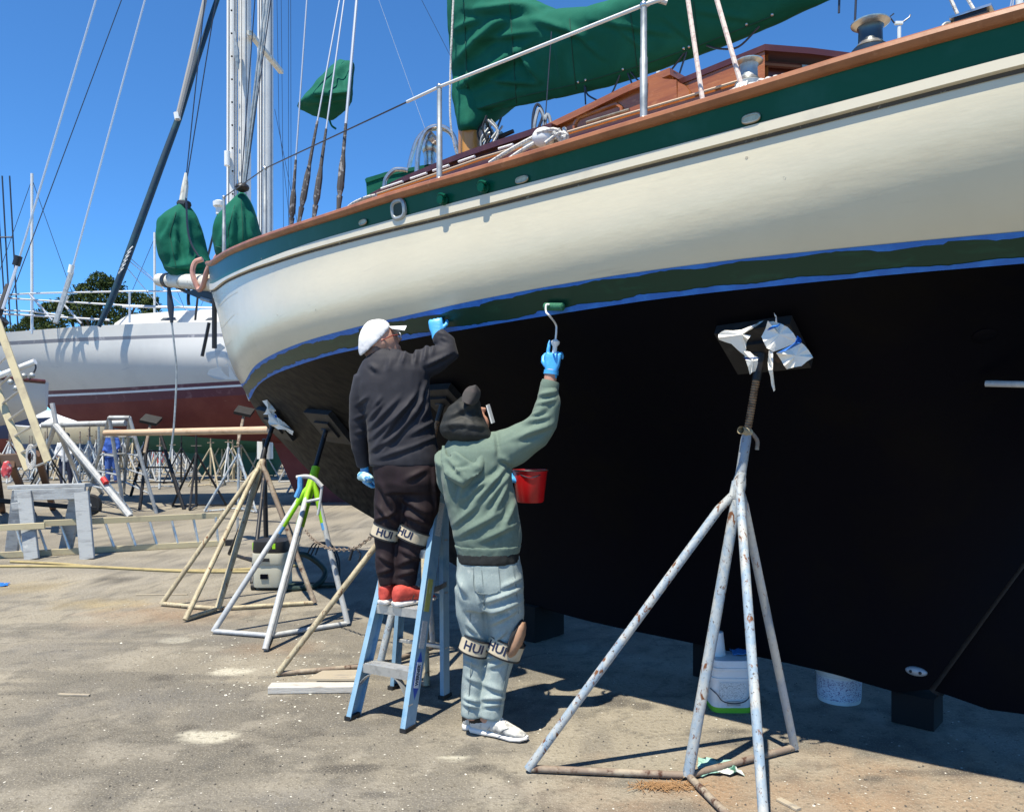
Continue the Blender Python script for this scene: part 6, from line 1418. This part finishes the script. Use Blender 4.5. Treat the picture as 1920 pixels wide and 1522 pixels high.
trestle('dark pipe trestle right of the grey one', (278,812), (300,812), ((245,930),(262,955)), ((335,930),(345,955)), 16.0, M['pdark'], 4)
# tall white prop behind the sawhorse
t = thing('prop_stand', 'tall white pipe prop with splayed legs behind the sawhorse', 'stand', G(105,905))
for q in ((65,905),(150,903),(192,925)): MB().tube([P(104,795,15.0), G(*q)], 0.05, 8).build('leg', M['pwhite'], t)
MB().tube([P(106,800,15.0), P(98,756,15.0)], 0.045, 8).build('post', M['pwhite'], t)
MB().tube([P(104,797,15.0), G(244,968)], 0.06, 8).build('brace', M['pwhite'], t)
# red-tipped blue prop
o = MB().tube([P(193,898,14.5), G(245,962)], 0.05, 8).build('prop_pole', M['pblue']); tag(o, 'blue pole with red end leaning behind the lying ladder', 'pole')
MB().tube([P(193,897,14.48), P(199,906,14.42)], 0.054, 8).build('red_tip', mat('red_paint',(0.45,0.02,0.02),0.6), o)
# long wooden spar on the stands
o = MB().tube([P(196,812,13.8),P(300,810,13.7),P(505,806,12.6)], [0.055,0.06,0.062], 12).build('spar', mat('bare_wooden_spar',(0.50,0.36,0.24),0.6,layers=[((0.36,0.24,0.15),3,0.5,0.7,5,0,(0.3,4,4))])); tag(o, 'long bare wooden spar lying across the stands left of the bow', 'spar')
o = MB().tube([P(80,797,15.5),P(235,793,15.3)], 0.06, 10).build('spar', M['galvp']); tag(o, 'grey metal spar on the stands below the red bottom', 'spar')
# ---------------------------------------------------------------- sawhorse, lying ladder, hose
M['gwood'] = mat('weathered_grey_paint_wood', (0.34,0.36,0.37), 0.8, layers=[((0.22,0.23,0.24), 4, 0.5, 0.65, 6, 0, (1,1,5)), ((0.44,0.45,0.44), 9, 0.6, 0.7)], bump=[(16,0.4,0.006,(1,1,5))])
SY = 9.55
sh = thing('sawhorse', 'weathered grey wooden sawhorse on the left', 'sawhorse', P(95,1040,SY)-Vector((0,0,P(95,1040,SY).z)))
MB().beam(P(22,913,SY), P(166,909,SY), 0.17, 0.045).build('top_board', M['gwood'], sh)
MB().beam(P(28,928,SY-.07), P(160,924,SY-.07), 0.04, 0.14).build('apron', M['gwood'], sh)
for x0, x1, dy in ((46,60,-0.22),(153,164,-0.22),(36,22,0.30),(146,122,0.30)):
    t0 = P(x0,922,SY+(0.03 if dy > 0 else -0.10)); b0 = P(x1,1000,SY+dy); b0.z = 0.0
    MB().beam(t0, b0, 0.17, 0.045, up=(0,-1,0.2)).build('leg', M['gwood'], sh)
MB().beam(P(24,950,SY-.12), P(40,948,SY-.12), 0.05, 0.10).build('cleat', M['gwood'], sh)
M['fib'] = mat('tan_fibreglass_rail', (0.46,0.40,0.25), 0.6, layers=[((0.33,0.28,0.19), 4, 0.5, 0.7)])
ld = thing('extension_ladder', 'tan extension ladder lying on its edge in front of the sawhorse', 'ladder', G(200,1040))
def rl(pts, m, w_=0.03, h_=0.075):
    MB().beam(pts[0], pts[1], w_, h_).build('rail', m, ld)
b0, b1_ = G(-60,1050), G(422,1023); t0 = b0+Vector((0,0,0.47)); t1 = b1_+Vector((0,0,0.41))
rl([b0+Vector((0,0,.04)), b1_+Vector((0,0,.04))], M['fib']); rl([P(82,981,b0.y+.15), P(412,966,b1_.y)], M['fib'])
rl([P(-60,992,b0.y-.06), P(84,985,b0.y+.1)], M['fib']); 
for k in range(12):
    x = -8+k*41.5; f = (x+60)/482; a = b0+(b1_-b0)*f+Vector((0,0,.06)); yy = np.interp(x,[-60,84,86,412],[990,985,980,966]); c = P(x-3, yy+3, a.y)
    MB().tube([a, c], 0.017, 8).build('rung', M['alu'], ld)
MB().beam(b1_+Vector((0,0,.04)), b1_+Vector((0.12,0.05,.04)), 0.05, 0.09).build('end_boot', M['black'], ld)
M['yhose'] = mat('yellow_hose', (0.36,0.29,0.13), 0.6, layers=[((0.24,0.19,0.09), 10, 0.5, 0.7)])
for pts in (((-40,1064),(100,1064),(200,1066),(290,1071),(380,1074),(480,1074)),((20,1055),(110,1059),(180,1065),(280,1070),(360,1072),(470,1069),(560,1062))):
    o = MB().tube(curve([G(*q)+Vector((0,0,.015)) for q in pts],5), 0.016, 8).build('hose', M['yhose']); tag(o, 'yellow hose snaking over the ground, %s' % ('strand nearest the camera' if pts[0][0] < 0 else 'strand that starts under the lying ladder'), 'hose')
# shop vacuum with hose
VY = G(510,1108).y+0.18; v0 = P(512,1108,VY); v0.z = 0
vac = thing('shop_vacuum', 'cream shop vacuum with black lid behind the lime green stand', 'vacuum', v0)
def vb(z0, z1, hw, hd, m, nm, e=5): blob([(v0+Vector((0,0,z0)),Vector((hw,0,0)),Vector((0,hd,0))),(v0+Vector((0,0,z0+.01)),Vector((hw*1.03,0,0)),Vector((0,hd*1.03,0))),(v0+Vector((0,0,z1)),Vector((hw,0,0)),Vector((0,hd,0)))],24,e).build(nm, m, vac)
M['vcream'] = mat('cream_plastic', (0.52,0.50,0.40), 0.5)
vb(0.03,0.25,0.155,0.17,M['vcream'],'tank'); vb(0.252,0.36,0.165,0.18,M['vcream'],'motor_head'); vb(0.362,0.47,0.16,0.17,M['black'],'lid')
MB().box(v0+Vector((-.03,-.185,.30)),(0.10,0.02,0.03)).build('vent', M['dark'], vac); MB().box(v0+Vector((-.03,-.182,.14)),(0.07,0.02,0.045)).build('latch', M['bottom'], vac)
MB().box(v0+Vector((-.15,-.10,.42)),(0.03,0.03,0.07)).build('green_clip', M['plime'], vac); MB().box(v0+Vector((0.06,-.16,.43)),(0.03,0.03,0.05)).build('green_clip', M['plime'], vac)
for sx in (-1,1): MB().lathe(v0+Vector((sx*0.15,-.12,0.035)),(1,0,0),[(0.035,-.02),(0.035,.02)],12).build('caster', M['black'], vac)
hs = MB().tube(curve([v0+Vector((.14,-.05,.3)),v0+Vector((.32,.0,.32)),v0+Vector((.5,.05,.15)),v0+Vector((.42,-.1,.03)),v0+Vector((.15,-.2,.03)),v0+Vector((.25,-.05,.03)),v0+Vector((.7,.0,.03))],8), 0.028, 9); hs.build('suction_hose', mat('dark_green_hose',(0.012,0.03,0.025),0.5), vac)
for k in range(3): MB().tube(curve([P(575+k*8,1040,VY),P(590+k*6,1018,VY),P(612+k*5,1022,VY-.1),P(628+k*4,1050,VY-.2),P(630+k*3,1090,VY-.3)],6), 0.008, 6).build('cable', M['black'], vac)
# ---------------------------------------------------------------- left edge: leaning ladder, white boat on a trailer, timbers
la = thing('extension_ladder', 'tan fibreglass ladder leaning at the left edge', 'ladder', G(95,905))
def lr(x0,y0,x1,y1,Y0,Y1): MB().beam(P(x0,y0,Y0), P(x1,y1,Y1), 0.03, 0.11, up=(1,0,0.3)).build('rail', M['fib'], la)
lr(-6,600,90,865,11.6,11.0); lr(-40,640,52,880,12.1,11.5)
for k in range(9):
    f = k/8; a = P(-6,600,11.6)*(1-f)+P(90,865,11.0)*f; b = P(-40,640,12.1)*(1-f)+P(52,880,11.5)*f; MB().tube([a,b],0.018,8).build('rung', M['alu'], la)
lbY = 12.5
mbt = thing('motorboat', 'small white motorboat on a trailer at the left edge', 'motorboat', G(0,925))
hs_ = []
for px, yt, yb, w_ in ((-400,690,800,1.0),(-250,694,805,1.05),(-120,700,806,1.0),(-40,706,804,0.8),(20,710,795,0.55),(60,714,782,0.3),(88,716,768,0.05)):
    zt, zb = P(0,yt,lbY).z, P(0,yb,lbY).z; x_ = (px-960)/FPX*lbY
    hs_.append([Vector((x_,lbY-w_,zt)),Vector((x_,lbY-w_*0.92,zt*.5+zb*.5)),Vector((x_,lbY-w_*0.55,zb*.8+zt*.2)),Vector((x_,lbY,zb)),Vector((x_,lbY+w_*0.55,zb*.8+zt*.2)),Vector((x_,lbY+w_,zt))])
MB().rings(hs_, True).build('hull', M['gel'], mbt)
MB().tube([r_[0] for r_ in hs_], 0.035, 8).build('rub_rail', M['dkwood'], mbt)
MB().tube([P(-20,712,11.6),P(66,678,11.6)], 0.045, 10).build('boat_pole', M['white'], mbt); MB().tube(curve([P(62,676,11.6),P(67,690,11.6),P(55,712,11.6)],4),0.012,6).build('line', M['wire'], mbt)
for q in ((20,716),(45,705),(60,704),(30,728)): MB().ball(P(q[0],q[1],11.5), 0.045, 8, 6).build('block', M['galv'], mbt)
wy = 14.3
for x in (184,): 
    wc = P(x,945,wy); MB().lathe(wc-Vector((0.1,0.05,0)), Vector((0.25,-1,0)), [(0.12,0),(0.19,0.02),(0.20,0.06),(0.20,0.13),(0.18,0.17),(0.11,0.17)], 22).build('wheel', M['black'], mbt); MB().lathe(wc-Vector((0.07,0.19,0)), Vector((0.25,-1,0)), [(0.11,0),(0.10,0.02),(0.03,0.03)], 16).build('wheel_rim', M['white'], mbt)
MB().beam(P(-60,868,12.2),P(50,862,12.0),0.16,0.22).build('trailer_beam', mat('old_brown_timber',(0.09,0.06,0.045),0.9), mbt)
MB().beam(P(-40,935,13),P(190,955,14.2),0.08,0.08).build('trailer_frame', M['pdark'], mbt)
for x0,y0,x1,y1 in ((20,870,60,960),(70,850,100,955),(-10,860,5,960)):
    o = MB().beam(P(x0,y0,11.9), G(x1,y1), 0.10, 0.10).build('timber_prop', mat('prop_timber',(0.15,0.085,0.055),0.9)); tag(o, {20:'brown timber prop behind the left end of the sawhorse',70:'brown timber prop below the leaning ladder',-10:'timber prop cut off by the left edge'}[x0], 'timber')
o = MB().tube(curve([P(58+8*math.sin(a*1.0),850+18*math.cos(a)+a*0.6,11.3) for a in np.linspace(0,22,70)],2), 0.012, 6).build('rope_coil', M['rope']); tag(o, 'coil of pale rope hanging by the leaning ladder', 'rope')
o = MB().ball(P(12,880,10.9),(0.07,0.06,0.13),10,8); o = relax(o,0.02,1,(),0.02,12,3).build('rag', mat('red_white_rag',(0.5,0.06,0.07),0.9,layers=[((0.6,0.5,0.48),14,0.52,0.6)]), smooth=60); tag(o, 'red and white rag hanging at the left edge', 'rag')
# ---------------------------------------------------------------- people far off
def far_person(label, px, pyf, h, shirt_c, pant_c):
    f = G(px, pyf); k = h/1.7
    b = joinmb(MB().ball(f+Vector((0,0,1.58*k)),(0.08,0.09,0.11),10,8), blob([(f+Vector((0,0,z*k)),Vector((a_*k,0,0)),Vector((0,d_*k,0))) for z,a_,d_ in ((0.80,.15,.11),(1.0,.15,.11),(1.25,.18,.12),(1.40,.17,.10),(1.46,.07,.07))],14), limb([f+Vector((-.09,0,.85*k)),f+Vector((-.10,-.03,.45*k)),f+Vector((-.10,0,0.03))],[.085,.06,.05],10), limb([f+Vector((.09,0,.85*k)),f+Vector((.11,.03,.45*k)),f+Vector((.12,0.05,0.03))],[.085,.06,.05],10), limb([f+Vector((-.18,0,1.38*k)),f+Vector((-.25,-.05,1.1*k)),f+Vector((-.14,-.2,.95*k))],[.055,.045,.035],10), limb([f+Vector((.18,0,1.38*k)),f+Vector((.25,-.05,1.1*k)),f+Vector((.14,-.2,.95*k))],[.055,.045,.035],10))
    p = relax(b, 0.025, 2).build('person', M['skin'], smooth=70, org=f); p['_o'] = tuple(p.location); tag(p, label, 'person')
    s_ = joinmb(blob([(f+Vector((0,0,z*k)),Vector((a_*k,0,0)),Vector((0,d_*k,0))) for z,a_,d_ in ((0.78,.18,.14),(1.0,.18,.14),(1.25,.21,.15),(1.40,.20,.12),(1.46,.09,.09))],14), limb([f+Vector((-.18,0,1.38*k)),f+Vector((-.25,-.05,1.1*k)),f+Vector((-.15,-.18,.97*k))],[.075,.06,.05],10), limb([f+Vector((.18,0,1.38*k)),f+Vector((.25,-.05,1.1*k)),f+Vector((.15,-.18,.97*k))],[.075,.06,.05],10))
    relax(s_, 0.025, 1, (), 0.02, 6).build('jacket', shirt_c, p, smooth=70)
    t_ = joinmb(limb([f+Vector((-.09,0,.88*k)),f+Vector((-.10,-.03,.45*k)),f+Vector((-.10,0,0.08))],[.11,.085,.07],10), limb([f+Vector((.09,0,.88*k)),f+Vector((.11,.03,.45*k)),f+Vector((.12,0.05,0.08))],[.11,.085,.07],10))
    relax(t_, 0.025, 1).build('trousers', pant_c, p, smooth=70)
    MB().ball(f+Vector((0,0.01,1.62*k)),(0.092,0.10,0.09),10,8).build('hat', M['dark'], p)
far_person('person in blue work clothes standing far behind the trestle', 209, 906, 1.72, mat('blue_work_jacket',(0.03,0.09,0.36),0.8), mat('blue_work_trousers',(0.04,0.10,0.34),0.8))
far_person('person in pale shirt bending among the stands at far left', 124, 912, 1.55, mat('pale_shirt',(0.55,0.56,0.58),0.8), mat('navy_trousers',(0.01,0.015,0.04),0.8))
# ---------------------------------------------------------------- boats further back on their stands
def far_boat(label, px, Y, Ln, c_top, c_bot, zwl, zsh, flip=1, mast=0, cabin=True):
    c = Vector(((px-960)/FPX*Y, Y, 0)); b = thing('sailboat' if mast else 'motorboat', label, 'boat', c, 'boats at the back of the yard')
    def rowz(W, z0, rise, inset): 
        r = []
        for i in range(25):
            t = i/24; x = (t-0.5)*Ln*(1-inset); wd = W*(1-abs(2*t-1)**2.6)**0.8; r.append((c.x+flip*x, wd, z0+rise*(t-0.4)**2))
        return r
    for s_ in (-1,1):
        q = [[Vector((x, Y+s_*wd, z)) for x, wd, z in rowz(*a)] for a in ((1.3,zsh,0.9,0.0),(1.28,(zsh+zwl)/2,0.4,0.05),(1.15,zwl,0.1,0.12))]
        MB().grid(q).build('topsides', c_top, b)
        q = [[Vector((x, Y+s_*wd, z)) for x, wd, z in rowz(*a)] for a in ((1.15,zwl,0.1,0.12),(0.8,zwl-0.4,0.6,0.2),(0.06,zwl-0.75,1.2,0.3))]
        MB().grid(q).build('bottom', c_bot, b)
    MB().grid([[Vector((x,Y-wd,z)) for x,wd,z in rowz(1.3,zsh,0.9,0.0)],[Vector((x,Y+wd,z)) for x,wd,z in rowz(1.3,zsh,0.9,0.0)]]).build('deck', M['gel'], b)
    MB().slab([c+Vector((-Ln*.12,-.1,.15)),c+Vector((Ln*.15,-.1,.15)),c+Vector((Ln*.2,-.1,zwl-.5)),c+Vector((-Ln*.2,-.1,zwl-.5))],(0,.2,0)).build('keel', c_bot, b)
    if cabin: MB().slab([c+Vector((-Ln*.18,-.8,zsh)),c+Vector((Ln*.2,-.8,zsh)),c+Vector((Ln*.14,-.7,zsh+.45)),c+Vector((-Ln*.16,-.7,zsh+.5))],(0,1.5,0)).build('cabin', M['gel'], b)
    if mast: MB().tube([c+Vector((0,0,zsh)), c+Vector((0,0,mast))], 0.07, 8).build('mast', M['mastw'], b); MB().tube([c+Vector((Ln*.48,0,zsh+.2)), c+Vector((0,0,mast-.3))], 0.015, 5).build('stay', M['wire'], b); MB().tube([c+Vector((-Ln*.48,0,zsh+.2)), c+Vector((0,0,mast-.3))], 0.015, 5).build('stay', M['wire'], b)
    return b
M['tealh'] = mat('teal_hull',(0.015,0.12,0.19),0.5); M['greenh'] = mat('green_bottom',(0.02,0.10,0.07),0.7); M['navyh'] = mat('navy_hull',(0.01,0.02,0.06),0.4); M['blueb'] = mat('blue_bottom',(0.03,0.09,0.22),0.7); M['sand_h'] = mat('sand_hull',(0.55,0.48,0.33),0.5)
far_boat('boat with teal blue hull under the red-bottomed sailboat', 440, 26, 9, M['tealh'], M['greenh'], 1.6, 2.2, 1)
far_boat('boat with sand coloured hull far off at left', 170, 34, 7, M['sand_h'], M['blueb'], 1.1, 1.8, 1)
far_boat('white boat with blue bottom far behind the trestle', 290, 44, 9, M['gel'], M['blueb'], 1.3, 2.3, -1, 13)
far_boat('white boat with dark bottom far behind the spar', 420, 52, 10, M['gel'], M['navyh'], 1.4, 2.5, 1, 14)
far_boat('navy hulled boat far off behind the left edge clutter', 60, 40, 9, M['navyh'], M['redb'], 1.3, 2.3, 1, 15)
far_boat('white boat with green bottom beyond the lime green stand', 600, 34, 9, M['gel'], M['greenh'], 1.3, 2.2, 1)
far_boat('white boat with red bottom farthest at left', -60, 48, 10, M['gel'], M['redb'], 1.4, 2.5, 1, 16)
far_boat('boat behind the cream hull, only its masthead in view at right', 1686, 30, 9, M['gel'], M['blueb'], 1.3, 2.3, 1, 17.3)
mh = P(1686,42,30)
o = MB().beam(P(1678,44,30),P(1692,44,30),0.12,0.12).build('masthead', M['white']); tag(o, 'masthead fitting with wind vane seen above the cream rail', 'masthead')
for q in (((1690,44),(1705,33),(1707,28)),((1677,44),(1668,32),(1676,26))): MB().tube([P(x,y,30) for x,y in q],0.03,5).build('wind_vane', M['wire'], o)
o = MB().tube([P(1912,120,24),P(1910,-500,24)],0.11,10).build('mast', M['mastw']); tag(o, 'white mast cut by the right edge above the rail', 'mast')
for q in ((1886,60,1904,-40),(1892,60,1906,-40)): MB().tube([P(q[0],q[1],24),P(q[2],q[3],24)],0.02,5).build('stay', M['wirelight'], o)
o = MB().tube([P(1239,300,28),P(1232,60,28)],0.08,8).build('mast', M['mastw']); tag(o, 'short piece of white mast between boom and cabin', 'mast')
# far thin masts at the left edge
for k, x in enumerate((2, 10, 24)):
    o = MB().tube([P(x+10,620,55),P(x-6,330 if k else 380,55)],0.05,6).build('mast', M['wire']); tag(o, 'thin distant mast at the left edge, %s' % ('leftmost','middle one','with the crosstree')[k], 'mast')
MB().tube([P(-4,445,54.9),P(24,445,54.9)],0.06,5).build('crosstree', M['wire'], o)
# white tent
tt = thing('tent', 'white tent roof far behind the tall white prop', 'tent', G(130,860))
tp_ = P(122,768,30); cs_ = [P(75,800,28.5),P(185,797,28.5),P(200,796,32),P(70,798,32)]
MB().add([tp_]+cs_, [(0,1,2),(0,2,3),(0,3,4),(0,4,1)]).build('canopy', mat('white_tarp',(0.66,0.67,0.68),0.8), tt, smooth=0)
for q in cs_: MB().tube([q, Vector((q.x,q.y,0))],0.04,6).build('pole', M['galv'], tt)
# crates and drums among the stands
rr = random.Random(21)
cols = [('yellow',(0.62,0.45,0.09)),('white',(0.6,0.6,0.58)),('blue',(0.04,0.14,0.4)),('tan',(0.4,0.32,0.2)),('red',(0.4,0.05,0.04)),('grey',(0.2,0.2,0.2))]
for k, (px, py) in enumerate(((160,862),(185,866),(140,868),(255,866),(300,872),(345,868),(385,866),(410,872),(455,866),(475,872),(505,868),(545,870),(575,880),(620,872),(650,880),(100,872),(40,870),(70,866))):
    nm, c_ = cols[k % 6]; p = G(px, py); h_ = rr.uniform(0.4,1.1); w_ = rr.uniform(0.5,1.4)
    cr_ = thing('crate', '%s crate among far stands, %s' % (nm, ('below the tent','behind the grey trestle','left of the trestle','behind the person in blue','right of the grey trestle','below the spar, left part','below the spar, middle','below the spar, near the teal boat','under the teal boat','right of the teal boat','near the bow, far off','left of the lime stand','behind the lime stand','right of the lime stand','far right below the keel','behind the tall prop','at far left','behind the brown timbers')[k]), 'crate', p, 'crates at the back of the yard')
    MB().box(p+Vector((0,0,h_/2)), (w_,0.7,h_-0.1)).build('body', mat(nm+'_crate_%d' % k, c_, 0.7, layers=[(tuple(x*0.6 for x in c_),3,0.5,0.65)]), cr_, smooth=0)
    MB().box(p+Vector((0,0,h_-0.03)), (w_+0.06,0.76,0.06)).build('lid', M['gwood'] if k % 2 else M['pdark'], cr_, smooth=0)
    MB().box(p+Vector((0,0,0.04)), (w_+0.04,0.74,0.07)).build('skid', M['pdark'], cr_, smooth=0)
# ---------------------------------------------------------------- trees
def leaf_mat(name, a, b): 
    m = mat(name, a, 0.8, layers=[(b, 0.9, 0.45, 0.62), (tuple(x*0.55 for x in a), 3.0, 0.55, 0.65)], spec=0.15); return m
M['bark'] = mat('bark', (0.09,0.065,0.045), 0.95, bump=[(8,0.6,0.05)])
def tree(label, px, Y, clumps, base_x, seed, mt, leaf=0.16, dens=420):
    rr = np.random.RandomState(seed); c = Vector(((base_x-960)/FPX*Y, Y, 0))
    t = thing('pine_tree', label, 'tree', c)
    vs, fs = [], []; k = Y/FPX
    ctr = []
    for (x, y, rx, ry) in clumps:
        cc = P(x, y, Y+rr.uniform(-1.2,1.2)); ctr.append(cc); n = int(dens*rx*ry/900)+80
        d = rr.normal(size=(n,3)); d /= np.linalg.norm(d,axis=1)[:,None]; rad = rr.uniform(0.55,1.0,n)[:,None]**0.5
        # ragged: pieces gathered in tufts
        tuft = d[rr.randint(0, 14, n)]*0.45*rr.uniform(0,1,(n,1)); q = (d*rad*0.75+tuft)*np.array([rx*k,rx*k*0.8,ry*k])+np.array(cc)
        for p in q:
            a = rr.normal(size=3); a /= np.linalg.norm(a); b = np.cross(a, rr.normal(size=3)); b /= np.linalg.norm(b); l = leaf*rr.uniform(0.6,1.5)
            o = len(vs); vs += [p-a*l*0.5, p+b*l*0.30, p+a*l*0.6, p-b*l*0.28]; fs.append((o,o+1,o+2,o+3))
    m = MB(); m.v = [tuple(v) for v in vs]; m.f = fs
    m.build('crown', mt, t, smooth=0, fixn=False)
    tr = MB().tube([c, c+Vector((0.1,0,3.0)), c+Vector((0.0,0,7.5))], [0.45,0.35,0.15], 10); tr.build('trunk', M['bark'], t)
    for cc in ctr[::2]: MB().tube([c+Vector((0,0,min(4.5,cc.z-0.5))), cc], [0.14,0.05], 7).build('limb', M['bark'], t)
    return t
M['leaf1'] = leaf_mat('dark_pine_foliage', (0.040,0.062,0.016), (0.075,0.10,0.028)); M['leaf2'] = leaf_mat('olive_foliage', (0.05,0.075,0.02), (0.09,0.115,0.03))
tree('broad dark pine tree beyond the white sailboat', 190, 46, [(188,525,26,18),(160,545,24,18),(210,540,26,20),(230,560,26,16),(140,562,22,14),(185,560,30,18),(260,560,24,14),(280,575,22,18),(120,572,26,14),(95,575,22,12),(160,580,30,16),(220,585,30,16),(270,595,26,12),(120,595,28,14),(75,592,22,12),(175,600,40,14),(235,605,36,12),(60,600,18,10),(100,610,30,10),(288,565,12,14)], 185, 3, M['leaf1'], 0.14, 1500)
tree('low dark bush line of a second tree at far left', 50, 52, [(52,607,18,12),(70,612,22,12),(36,614,16,10),(90,622,24,12),(20,620,18,10)], 55, 5, M['leaf2'], 0.14, 1200)
